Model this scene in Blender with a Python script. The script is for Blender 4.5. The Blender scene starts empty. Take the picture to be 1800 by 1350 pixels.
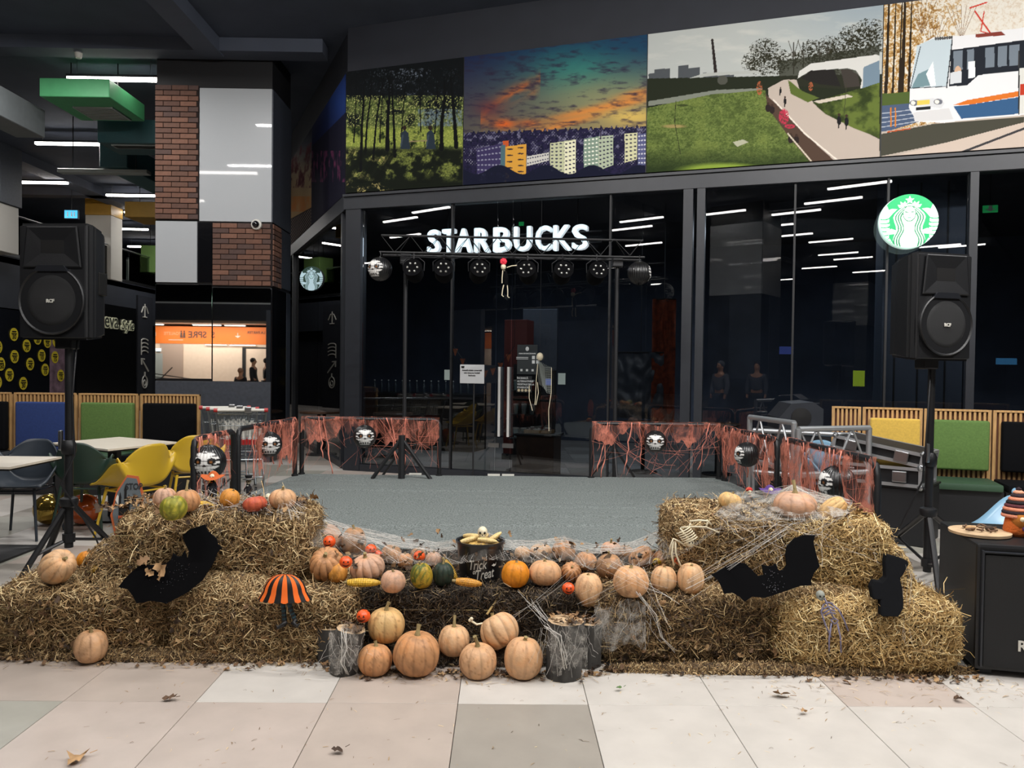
import bpy, bmesh, math, random
import numpy as np
from mathutils import Vector, Matrix, Euler, noise
R = math.radians; PI = math.pi
rnd = random.Random(7); nr = np.random.RandomState(11)
SC = bpy.context.scene; COL = SC.collection

# ------------------------------------------------------------ camera
F_PX = 1350.0
EYE = Vector((0, 0, 1.547))
ROLL, PITCH, YAW = 0.012, 0.02133, 0.01185
fwd0 = Vector((math.sin(YAW), math.cos(YAW), 0)); rt0 = Vector((math.cos(YAW), -math.sin(YAW), 0))
fwd = (fwd0 * math.cos(PITCH) - Vector((0, 0, 1)) * math.sin(PITCH)).normalized()
up0 = rt0.cross(fwd)
upc = up0 * math.cos(ROLL) - rt0 * math.sin(ROLL)
rtc = rt0 * math.cos(ROLL) + up0 * math.sin(ROLL)
cam = bpy.data.cameras.new('camera'); camo = bpy.data.objects.new('camera', cam); COL.objects.link(camo)
m = Matrix((rtc, upc, -fwd)).transposed().to_4x4(); m.translation = EYE
camo.matrix_world = m
cam.sensor_fit = 'HORIZONTAL'; cam.sensor_width = 36; cam.lens = F_PX / 1800 * 36
cam.clip_start = .05; cam.clip_end = 300
SC.camera = camo

# ------------------------------------------------------------ exposure, world
SC.view_settings.view_transform = 'Standard'; SC.view_settings.look = 'None'
SC.view_settings.gamma = 1; SC.view_settings.use_curve_mapping = False
SC.view_settings.exposure = 0.0
W = bpy.data.worlds.new('world'); SC.world = W; W.use_nodes = True
W.node_tree.nodes['Background'].inputs[0].default_value = (.35, .45, .6, 1)
W.node_tree.nodes['Background'].inputs[1].default_value = .05

def area(name, loc, power, sx, sy, col=(1, .975, .955), rx=0, ry=0, spread=None):
    l = bpy.data.lights.new(name, 'AREA'); l.shape = 'RECTANGLE'; l.size = sx; l.size_y = sy
    l.energy = power; l.color = col
    if spread: l.spread = spread
    o = bpy.data.objects.new(name, l); o.location = loc; o.rotation_euler = (rx, ry, 0); COL.objects.link(o)
    return o
# the hall's ceiling lights over and in front of the display
for i, (x, y, p) in enumerate([(-3.6, 1.6, 150), (0, 1.0, 190), (3.6, 1.6, 200), (-1.2, 5.0, 150), (2.4, 4.4, 210), (-5.6, 6.6, 70),
                               (6.0, 3.0, 300), (-6.5, 11.0, 70), (-9.4, 16.0, 110), (-13.5, 20.0, 120), (-10.0, 25.0, 90), (-4.0, 9.6, 60)]):
    area('ceiling_light_beam', (x, y, 6.1), p, 1.5, .14, rx=R(38) if i in (3, 4, 6) else 0)

# ------------------------------------------------------------ pixel -> point
def ray(px, py):
    return (rtc * ((px - 900) / F_PX) + upc * (-(py - 675) / F_PX) + fwd)
def P(px, py, Z):
    d = ray(px, py); return EYE + d * (Z / d.y)
def PH(px, py, h=0.0):
    d = ray(px, py); return EYE + d * ((h - EYE.z) / d.z)
def hz(px): return 646.0 + .012 * (px - 884)
# shop-front wall
C0 = PH(611, 826)
WA = -19.0
U = Vector((math.cos(R(WA)), math.sin(R(WA)), 0)); N = Vector((math.sin(R(WA)), -math.cos(R(WA)), 0))
def PW(px, py, off=0.0):
    d = ray(px, py); q = C0 + N * off
    return EYE + d * ((q - EYE).dot(N) / d.dot(N))
def WU(px, py, off=0.0):
    p = PW(px, py, off) - C0; return p.dot(U), p.z
def WP(u, off, z): return C0 + U * u + N * off + Vector((0, 0, z - C0.z))
def mirror(p): return p - N * (2 * (p - C0).dot(N))

# ------------------------------------------------------------ objects
def lin(h):
    h = h.lstrip('#'); c = [int(h[i:i + 2], 16) / 255 for i in (0, 2, 4)]
    return tuple((x / 12.92 if x <= .04045 else ((x + .055) / 1.055) ** 2.4) for x in c)
def put(name, data, parent=None):
    o = bpy.data.objects.new(name, data); COL.objects.link(o)
    if parent is not None: o.parent = parent
    return o
def tag(o, label=None, cat=None, group=None, kind=None):
    if label: o['label'] = label
    if cat: o['category'] = cat
    if group: o['group'] = group
    if kind: o['kind'] = kind
    return o
def thing(name, label, cat, loc=(0, 0, 0), rz=0, group=None, rot=None):
    o = put(name, None); o.empty_display_size = .1
    o.location = loc; o.rotation_euler = rot if rot else (0, 0, rz)
    return tag(o, label, cat, group)
def kids(o): return [c for c in bpy.data.objects if c.parent is o]
def copy_tree(o, parent=None):
    c = o.copy(); COL.objects.link(c); c.parent = parent
    for ch in kids(o): copy_tree(ch, c)
    return c

class MB:
    """collects shapes, builds ONE mesh object"""
    def __init__(s, M=None): s.v = []; s.f = []; s.M = M or Matrix()
    def add(s, vs, fs):
        b = len(s.v); s.v += [tuple(s.M @ Vector(v)) for v in vs]; s.f += [tuple(i + b for i in f) for f in fs]; return s
    def box(s, x0, x1, y0, y1, z0, z1, T=None):
        vs = [(x, y, z) for x in (x0, x1) for y in (y0, y1) for z in (z0, z1)]
        if T: vs = [tuple(T @ Vector(v)) for v in vs]
        return s.add(vs, [(0, 1, 3, 2), (4, 6, 7, 5), (0, 4, 5, 1), (2, 3, 7, 6), (0, 2, 6, 4), (1, 5, 7, 3)])
    def cbox(s, c, d, T=None):
        return s.box(c[0] - d[0] / 2, c[0] + d[0] / 2, c[1] - d[1] / 2, c[1] + d[1] / 2, c[2] - d[2] / 2, c[2] + d[2] / 2, T)
    def bbox(s, x0, x1, y0, y1, z0, z1, b=.01, seg=2):
        """box with rounded edges"""
        bm = bmesh.new(); bmesh.ops.create_cube(bm, size=1)
        for v in bm.verts: v.co = Vector(((x0 + x1) / 2 + v.co.x * (x1 - x0), (y0 + y1) / 2 + v.co.y * (y1 - y0), (z0 + z1) / 2 + v.co.z * (z1 - z0)))
        bmesh.ops.bevel(bm, geom=bm.edges[:], offset=b, segments=seg, affect='EDGES', profile=.6)
        bm.verts.index_update(); s.add([v.co[:] for v in bm.verts], [[v.index for v in f.verts] for f in bm.faces]); bm.free(); return s
    def tube(s, pts, r, n=8, cap=True, closed=False):
        pts = [Vector(p) for p in pts]; k = len(pts); rr = r if isinstance(r, (list, tuple)) else [r] * k
        up = None; vs = []; fs = []
        for i, p in enumerate(pts):
            a = pts[(i - 1) % k] if (i > 0 or closed) else p; b = pts[(i + 1) % k] if (i < k - 1 or closed) else p
            t = (b - a); t = t.normalized() if t.length > 1e-9 else Vector((0, 0, 1))
            if up is None: up = Vector((0, 0, 1)) if abs(t.z) < .9 else Vector((1, 0, 0))
            x = t.cross(up); x = x.normalized() if x.length > 1e-6 else t.orthogonal().normalized()
            up = x.cross(t).normalized()
            for j in range(n):
                a_ = 2 * PI * j / n; vs.append(tuple(p + (x * math.cos(a_) + up * math.sin(a_)) * rr[i]))
        for i in range(k if closed else k - 1):
            for j in range(n):
                a0 = i * n + j; a1 = i * n + (j + 1) % n; b0 = ((i + 1) % k) * n + j; b1 = ((i + 1) % k) * n + (j + 1) % n
                fs.append((a0, a1, b1, b0))
        if cap and not closed:
            fs.append(tuple(range(n - 1, -1, -1))); fs.append(tuple((k - 1) * n + j for j in range(n)))
        return s.add(vs, fs)
    def lathe(s, prof, n=24, c=(0, 0, 0), T=None):
        vs = []; fs = []
        for (r, z) in prof:
            for j in range(n):
                a = 2 * PI * j / n; v = Vector((c[0] + r * math.cos(a), c[1] + r * math.sin(a), c[2] + z))
                vs.append(tuple(T @ v) if T else tuple(v))
        for i in range(len(prof) - 1):
            for j in range(n): fs.append((i * n + j, i * n + (j + 1) % n, (i + 1) * n + (j + 1) % n, (i + 1) * n + j))
        if prof[0][0] > 1e-5: fs.append(tuple(range(n - 1, -1, -1)))
        if prof[-1][0] > 1e-5: fs.append(tuple((len(prof) - 1) * n + j for j in range(n)))
        return s.add(vs, fs)
    def ball(s, c, r, n=16, m=10, T=None):
        r = r if isinstance(r, (tuple, list)) else (r, r, r); vs = []; fs = []
        for i in range(m + 1):
            t = PI * i / m
            for j in range(n):
                a = 2 * PI * j / n; v = Vector((r[0] * math.sin(t) * math.cos(a), r[1] * math.sin(t) * math.sin(a), r[2] * math.cos(t)))
                if T: v = T @ v
                vs.append((c[0] + v.x, c[1] + v.y, c[2] + v.z))
        for i in range(m):
            for j in range(n): fs.append((i * n + j, (i + 1) * n + j, (i + 1) * n + (j + 1) % n, i * n + (j + 1) % n))
        return s.add(vs, fs)
    def prism(s, poly, d0, d1, ax='y'):
        """2D outline (a,b) extruded along an axis; ax y: a=x b=z"""
        def mk(a, b, d): return {'y': (a, d, b), 'x': (d, a, b), 'z': (a, b, d)}[ax]
        k = len(poly); vs = [mk(a, b, d0) for a, b in poly] + [mk(a, b, d1) for a, b in poly]
        return s.add(vs, [tuple(range(k)), tuple(range(2 * k - 1, k - 1, -1))] + [(i, k + i, k + (i + 1) % k, (i + 1) % k) for i in range(k)])
    def grid(s, nu, nv, fn, closed_u=False):
        vs = [tuple(fn(i / (nu if closed_u else nu - 1), j / (nv - 1))) for j in range(nv) for i in range(nu)]
        fs = [(j * nu + i, j * nu + (i + 1) % nu, (j + 1) * nu + (i + 1) % nu, (j + 1) * nu + i) for j in range(nv - 1) for i in range(nu if closed_u else nu - 1)]
        return s.add(vs, fs)
    def build(s, name, mat, parent=None, smooth=False, fix=True, **kw):
        me = bpy.data.meshes.new(name); me.from_pydata(s.v, [], s.f)
        if fix:
            bm = bmesh.new(); bm.from_mesh(me); bmesh.ops.recalc_face_normals(bm, faces=bm.faces); bm.to_mesh(me); bm.free()
        if smooth:
            me.polygons.foreach_set('use_smooth', [True] * len(me.polygons))
            if smooth == 'auto':
                bm = bmesh.new(); bm.from_mesh(me)
                for e in bm.edges:
                    if len(e.link_faces) == 2 and e.calc_face_angle(0) > .7: e.smooth = False
                bm.to_mesh(me); bm.free()
        me.materials.append(mat); me.update()
        o = put(name, me, parent)
        if kw: tag(o, **kw)
        return o

# ------------------------------------------------------------ materials
_mc = {}
def mat(name, col, rough=.6, metal=0, var=0, vs=8, bump=0, bs=40, coat=0, emit=None, es=0, spec=.5, stretch=None, sheen=0):
    if name in _mc: return _mc[name]
    m = bpy.data.materials.new(name); m.use_nodes = True; nt = m.node_tree; b = nt.nodes['Principled BSDF']
    c = lin(col) if isinstance(col, str) else col
    b.inputs['Base Color'].default_value = (*c, 1); b.inputs['Roughness'].default_value = rough
    b.inputs['Metallic'].default_value = metal; b.inputs['Coat Weight'].default_value = coat; b.inputs['Coat Roughness'].default_value = .03
    b.inputs['Specular IOR Level'].default_value = spec; b.inputs['Sheen Weight'].default_value = sheen
    tc = nt.nodes.new('ShaderNodeTexCoord'); mp = nt.nodes.new('ShaderNodeMapping'); nt.links.new(tc.outputs['Object'], mp.inputs[0])
    if stretch: mp.inputs['Scale'].default_value = stretch
    if var:
        n = nt.nodes.new('ShaderNodeTexNoise'); n.inputs['Scale'].default_value = vs; n.inputs['Detail'].default_value = 5
        nt.links.new(mp.outputs[0], n.inputs['Vector'])
        r = nt.nodes.new('ShaderNodeValToRGB'); r.color_ramp.elements[0].position = .3; r.color_ramp.elements[1].position = .7
        r.color_ramp.elements[0].color = (*[x * (1 - var) for x in c], 1); r.color_ramp.elements[1].color = (*[min(1, x * (1 + var)) for x in c], 1)
        nt.links.new(n.outputs['Fac'], r.inputs[0]); nt.links.new(r.outputs[0], b.inputs['Base Color'])
    if bump:
        n = nt.nodes.new('ShaderNodeTexNoise'); n.inputs['Scale'].default_value = bs; n.inputs['Detail'].default_value = 4
        nt.links.new(mp.outputs[0], n.inputs['Vector'])
        bp = nt.nodes.new('ShaderNodeBump'); bp.inputs['Strength'].default_value = bump; bp.inputs['Distance'].default_value = .01
        nt.links.new(n.outputs['Fac'], bp.inputs['Height']); nt.links.new(bp.outputs[0], b.inputs['Normal'])
    if emit:
        b.inputs['Emission Color'].default_value = (*lin(emit), 1); b.inputs['Emission Strength'].default_value = es
    _mc[name] = m; return m
def vmat(name, rough=.6, emit=0, coat=0):
    """colour from the mesh's own printed colours"""
    m = bpy.data.materials.new(name); m.use_nodes = True; nt = m.node_tree; b = nt.nodes['Principled BSDF']
    a = nt.nodes.new('ShaderNodeVertexColor'); a.layer_name = 'print'
    nt.links.new(a.outputs[0], b.inputs['Base Color']); b.inputs['Roughness'].default_value = rough; b.inputs['Coat Weight'].default_value = coat
    if emit: nt.links.new(a.outputs[0], b.inputs['Emission Color']); b.inputs['Emission Strength'].default_value = emit
    return m
def glassmat(name, tint, ior=1.5, base=.02, rough=0.0, k=1.0):
    m = bpy.data.materials.new(name); m.use_nodes = True; nt = m.node_tree; nt.nodes.clear()
    o = nt.nodes.new('ShaderNodeOutputMaterial'); mx = nt.nodes.new('ShaderNodeMixShader')
    t = nt.nodes.new('ShaderNodeBsdfTransparent'); g = nt.nodes.new('ShaderNodeBsdfGlossy'); fr = nt.nodes.new('ShaderNodeFresnel')
    t.inputs[0].default_value = (*tint, 1); g.inputs['Roughness'].default_value = rough; fr.inputs[0].default_value = ior
    ma = nt.nodes.new('ShaderNodeMath'); ma.operation = 'MULTIPLY_ADD'; ma.inputs[1].default_value = k; ma.inputs[2].default_value = base
    nt.links.new(fr.outputs[0], ma.inputs[0]); nt.links.new(ma.outputs[0], mx.inputs[0])
    nt.links.new(t.outputs[0], mx.inputs[1]); nt.links.new(g.outputs[0], mx.inputs[2]); nt.links.new(mx.outputs[0], o.inputs[0])
    return m

M = {}
M['black'] = mat('black paint', '#101114', .55)
M['satin'] = mat('satin black plastic', '#0c0d10', .45, bump=.15, bs=300)
M['frame'] = mat('dark grey steel frame', '#202329', .45, var=.1)
M['ceil'] = mat('dark ceiling paint', '#3b4250', .85, var=.12, vs=2)
M['beam'] = mat('grey beam paint', '#454b58', .8, var=.1, vs=2)
M['wall'] = mat('charcoal wall paint', '#1f222a', .7, var=.1, vs=3)
M['band'] = mat('dark band', '#2b2f37', .6, var=.08, vs=3)
M['white'] = mat('white gloss panel', '#a9adb0', .35, coat=.9)
M['dgloss'] = mat('black gloss panel', '#0b0c0f', .12, coat=.6)
M['slate'] = mat('slate panel', '#3c4149', .45, var=.15, vs=20)
M['mirror'] = mat('mirror', '#c9cbcc', .015, metal=1)
M['mortar'] = mat('mortar', '#241a18', .9)
M['brick'] = [mat('brick %d' % i, c, .8, var=.12, vs=25, bump=.3, bs=80) for i, c in enumerate(['#674637', '#724f3f', '#573c31', '#4d3933', '#5f4235'])]
M['green'] = mat('green box paint', '#4a9a66', .45, var=.05)
M['teal'] = mat('teal box paint', '#2c5358', .5, var=.05)
M['grey'] = mat('grey duct paint', '#6b7072', .6, var=.06)
M['grille'] = mat('pale grille', '#9aa09c', .5)
M['yellow'] = mat('ochre yellow paint', '#a9822c', .5, var=.06)
M['wood'] = mat('pale slat wood', '#b58e5c', .55, var=.22, vs=10, stretch=(4, 4, .6))
M['wood2'] = mat('reddish wood', '#6b4331', .55, var=.2, vs=10, stretch=(4, 4, .6))
M['blue_f'] = mat('blue felt', '#24396f', .9, var=.12, vs=60, bump=.2, bs=400)
M['green_f'] = mat('green felt', '#557238', .9, var=.12, vs=60, bump=.2, bs=400)
M['yellow_f'] = mat('mustard felt', '#c9a545', .9, var=.1, vs=60, bump=.2, bs=400, sheen=.3)
M['black_f'] = mat('black felt', '#08090c', .95, var=.2, vs=60, spec=.15)
M['table'] = mat('pale ash table top', '#cfc6b6', .35, var=.06, vs=6, stretch=(1, 6, 1))
M['chair_y'] = mat('yellow chair plastic', '#c9a62e', .35)
M['chair_g'] = mat('dark green chair plastic', '#22352c', .4)
M['chair_d'] = mat('slate grey chair plastic', '#2b323a', .4)
M['chair_b'] = mat('pale blue chair plastic', '#6f93aa', .35)
M['steel'] = mat('brushed steel', '#a9abad', .3, metal=1)
M['alu'] = mat('aluminium', '#b9bcbe', .42, metal=.85)
M['chrome'] = mat('zinc wire', '#8b9193', .3, metal=.9)
M['red'] = mat('red plastic', '#a32020', .4)
M['offwhite'] = mat('off-white plastic', '#c8c6bd', .4)
M['carpet'] = mat('grey green carpet', '#6f7573', .98, var=.5, vs=85, bump=.6, bs=220, spec=.1)
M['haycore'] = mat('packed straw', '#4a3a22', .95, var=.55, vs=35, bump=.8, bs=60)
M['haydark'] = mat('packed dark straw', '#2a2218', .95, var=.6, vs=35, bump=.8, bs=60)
M['bone'] = mat('bone plastic', '#d8cdb0', .5, var=.08, vs=30)
M['bonep'] = mat('purple grey bone plastic', '#77738c', .5, var=.15, vs=40)
M['glit'] = mat('black felt cutout', '#030305', .9, spec=.12)
M['spark'] = mat('silver sequin', '#b9bcc4', .2, metal=1)
M['bark'] = mat('grey bark', '#3c3a37', .95, var=.35, vs=18, bump=.9, bs=25, stretch=(1, 1, .35))
M['cutwood'] = mat('cut wood', '#b59a78', .8, var=.2, vs=14)
M['stem'] = mat('dry stem', '#8a7a52', .85, var=.25, vs=30, bump=.4, bs=60)
M['orange'] = mat('orange plastic', '#e0531d', .35)
M['facek'] = mat('black print', '#0b0a0a', .5)
M['lamp'] = mat('lit lamp diffuser', '#ffffff', .5, emit='#fff8f2', es=20)
M['letters'] = mat('lit letter face', '#dfeef2', .5, emit='#f4f6f6', es=1.3)
M['letside'] = mat('letter side', '#8fa3aa', .5)
M['leaf'] = [mat('dead leaf %d' % i, c, .85, var=.3, vs=25) for i, c in enumerate(['#7c5f41', '#5b4330', '#927452', '#403024', '#a5835c'])]
M['straw1'] = mat('loose straw', '#b79d66', .7)
M['storeglass'] = glassmat('shop glass', (.66, .68, .7), 1.45, .035)
M['hallglass'] = glassmat('clear glass', (.8, .85, .85), 1.45, .03)
# ------------------------------------------------------------ flat prints as colours on a fine grid
def vnoise(x, y, seed=0):
    rs = np.random.RandomState(seed); T = rs.rand(256, 256)
    xi = np.floor(x).astype(int); yi = np.floor(y).astype(int); fx = x - xi; fy = y - yi
    fx = fx * fx * (3 - 2 * fx); fy = fy * fy * (3 - 2 * fy)
    g = lambda a, b: T[a & 255, b & 255]
    return (g(xi, yi) * (1 - fx) + g(xi + 1, yi) * fx) * (1 - fy) + (g(xi, yi + 1) * (1 - fx) + g(xi + 1, yi + 1) * fx) * fy
def fbm(x, y, seed=0, oct=5):
    s = 0; a = .5; t = 0
    for o in range(oct): s = s + a * vnoise(x * 2 ** o, y * 2 ** o, seed + o * 17); t += a; a *= .55
    return s / t
def hexa(h): h = h.lstrip('#'); return np.array([int(h[i:i + 2], 16) / 255 for i in (0, 2, 4)])
class Canvas:
    """paints sRGB colours at sample points x, y"""
    def __init__(s, x, y): s.x = x; s.y = y; s.c = np.zeros(x.shape + (3,))
    def fill(s, c): s.c[:] = hexa(c) if isinstance(c, str) else c; return s
    def blend(s, mask, c):
        c = hexa(c) if isinstance(c, str) else c; mk = np.clip(mask, 0, 1)[..., None]; s.c = s.c * (1 - mk) + c * mk; return s
    def inpoly(s, pts):
        ins = np.zeros(s.x.shape, bool); n = len(pts)
        for i in range(n):
            x0, y0 = pts[i]; x1, y1 = pts[(i + 1) % n]
            if y0 == y1: continue
            c = ((y0 > s.y) != (y1 > s.y)) & (s.x < (x1 - x0) * (s.y - y0) / (y1 - y0) + x0); ins ^= c
        return ins
    def poly(s, pts, c, a=1): return s.blend(s.inpoly(pts) * a, c)
    def ell(s, cx, cy, rx, ry, c, a=1, soft=0):
        d = np.sqrt(((s.x - cx) / rx) ** 2 + ((s.y - cy) / ry) ** 2)
        return s.blend((np.clip((1 - d) / soft, 0, 1) if soft else (d < 1)) * a, c)
    def line(s, pts, w, c, a=1):
        mk = np.zeros(s.x.shape, bool); ws = w if isinstance(w, (list, tuple)) else [w] * len(pts)
        for i in range(len(pts) - 1):
            x0, y0 = pts[i]; x1, y1 = pts[i + 1]; dx, dy = x1 - x0, y1 - y0; L = dx * dx + dy * dy + 1e-12
            t = np.clip(((s.x - x0) * dx + (s.y - y0) * dy) / L, 0, 1)
            d = np.hypot(s.x - x0 - t * dx, s.y - y0 - t * dy); mk |= d < (ws[i] * (1 - t) + ws[i + 1] * t) / 2
        return s.blend(mk * a, c)
def to_lin(c): c = np.clip(c, 0, 1); return np.where(c <= .04045, c / 12.92, ((c + .055) / 1.055) ** 2.4)
def print_colors(me, col):
    a = me.color_attributes.new('print', 'BYTE_COLOR', 'POINT')
    k = len(me.vertices); buf = np.ones((k, 4), np.float32); buf[:, :3] = col.reshape(-1, 3)[:k]   # byte colours are stored as sRGB
    try: a.data.foreach_set('color_srgb', buf.ravel())
    except Exception:
        buf[:, :3] = to_lin(buf[:, :3]); a.data.foreach_set('color', buf.ravel())
def grid_mesh(name, Pts, col, material, parent=None, thick=None):
    """Pts (h,w,3) sample points; one print sheet"""
    h, w = Pts.shape[:2]; idx = np.arange(h * w).reshape(h, w)
    f = np.stack([idx[:-1, :-1], idx[:-1, 1:], idx[1:, 1:], idx[1:, :-1]], -1).reshape(-1, 4)
    me = bpy.data.meshes.new(name); me.vertices.add(h * w); me.vertices.foreach_set('co', Pts.reshape(-1).astype(np.float32))
    me.loops.add(f.size); me.loops.foreach_set('vertex_index', f.ravel().astype(np.int32))
    me.polygons.add(len(f)); me.polygons.foreach_set('loop_start', np.arange(0, f.size, 4, dtype=np.int32))
    me.polygons.foreach_set('loop_total', np.full(len(f), 4, np.int32)); me.update(calc_edges=True)
    print_colors(me, np.clip(col, 0, 1)); me.materials.append(material)
    return put(name, me, parent)
RM = np.array([rtc[:], upc[:], fwd[:]])
def proj(A):
    d = A - np.array(EYE[:]); q = d @ RM.T
    return 900 + F_PX * q[..., 0] / q[..., 2], 675 - F_PX * q[..., 1] / q[..., 2]

PRINT = vmat('printed poster', .85); PRINT.node_tree.nodes['Principled BSDF'].inputs['Specular IOR Level'].default_value = .15
PRINTG = vmat('printed gloss', .3)
def wall_sheet(O, UU, u0, u1, z0, z1, nrm, w, h, off=.06):
    s = np.linspace(u0, u1, w)[None, :]; t = np.linspace(z0, z1, h)[:, None]
    A = np.zeros((h, w, 3)); O = np.array(O[:]); UU = np.array(UU[:]); nn = np.array(nrm[:])
    A += O + nn * off; A = A + UU * s[..., None]; A[..., 2] = t
    return A

# ---- the four pictures over the shop front, painted where their motifs stand
BZ0, BZ1 = WU(611, 341)[1], WU(1137, 64)[1]
us = [WU(px, 250)[0] for px in (611.5, 817, 1137, 1547)] + [WU(1850, 150)[0]]
def art_trees(c):
    x, y = c.x, c.y; c.fill('#0e1214'); rs = random.Random(5)
    n = fbm(x / 3.2, y / 3.2, 1, 4); n2 = fbm(x / 16, y / 14, 2); n3 = fbm(x / 1.6, y / 1.6, 5, 3)
    c.blend(((y > 120) & (y < 176)) * np.clip((n3 - .52) * 6, 0, 1) * np.clip((n2 - .4) * 5, 0, 1) * np.clip(1 - np.abs(x - 720) / 110, 0, 1), '#77808e')
    c.blend(((y > 168) & (y < 226)) * np.clip((n2 - .38) * 5, 0, 1) * (.35 + .65 * n), '#8b9a4c'); c.blend(((y > 168) & (y < 226)) * np.clip((n - .5) * 5, 0, 1) * .7, '#22301a'); c.blend(((y > 168) & (y < 226)) * np.clip((n3 - .6) * 8, 0, 1), '#b9bd72')
    c.blend(((y > 192) & (y < 222) & (x > 735) & (x < 812)) * np.clip((n - .35) * 4, 0, 1) * .8, '#6d7f8a')
    lawn = np.clip((y - 220) / 8, 0, 1) * np.clip((268 - y) / 12, 0, 1); c.blend(lawn * (.75 + .25 * n3), '#93a148'); c.blend(lawn * np.clip((.46 - n2) * 7, 0, 1), '#1c2813'); c.blend(lawn * np.clip((n3 - .55) * 5, 0, 1) * .6, '#c3c266')
    low = np.clip((y - 258) / 10, 0, 1); c.blend(low, '#12170f'); c.blend(low * np.clip((n2 - .46) * 7, 0, 1) * np.clip(n3 * 1.5, 0, 1) * np.clip((322 - y) / 14, 0, 1), '#7c8540'); c.blend(low * np.clip((n2 - .5) * 6, 0, 1) * np.clip((n3 - .5) * 6, 0, 1) * np.clip((695 - x) / 20, 0, 1), '#b3a268')
    for px, w, l, yb in [(622, 2, 4, 250), (634, 4, 6, 300), (642, 3, 10, 270), (656, 3, 16, 280), (681, 6, 2, 262), (694, 4, -5, 275), (776, 6, 5, 262), (802, 6, -9, 258), (705, 2, 6, 240), (740, 2, -3, 232), (764, 2, 4, 235), (668, 2, 5, 250)]:
        pts = [(px + l * 1.2 + rs.uniform(-1, 1), 135), (px + l * .7 + rs.uniform(-2, 2), 175), (px + l * .3 + rs.uniform(-1, 1), 215), (px, yb)]; c.line(pts, [w * .5, w * .8, w, w * 1.3], '#0b0d0e')
        for k in range(5): by = rs.uniform(140, 195); bx = px + l * (262 - by) / 110; c.line([(bx, by), (bx + rs.uniform(-14, 14), by - rs.uniform(14, 34))], [w * .4, .5], '#0b0d0e')
    c.blend(((y > 118) & (y < 182)) * np.clip((n - .47) * 9, 0, 1) * np.clip((176 - y) / 30, 0, 1), '#0d1012')
    for px in (712, 757): c.poly([(px - 8, 262), (px - 7, 234), (px, 228), (px + 6, 234), (px + 9, 262)], '#27323c'); c.ell(px - 1, 225, 3.5, 4.2, '#2b201b'); c.line([(px - 4, 238), (px - 7, 256)], 3, '#3a4650')
    c.line([(720, 249), (750, 247)], 2.2, '#8a7c5a'); c.line([(724, 250), (722, 262)], 1.6, '#1a1a14'); c.line([(746, 249), (748, 262)], 1.6, '#1a1a14')
    for k in range(9): x0 = rs.uniform(620, 800); c.poly([(x0, 262), (x0 + 6, 262), (x0 - 26, 322), (x0 - 40, 322)], '#0d110b', .55)
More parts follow.
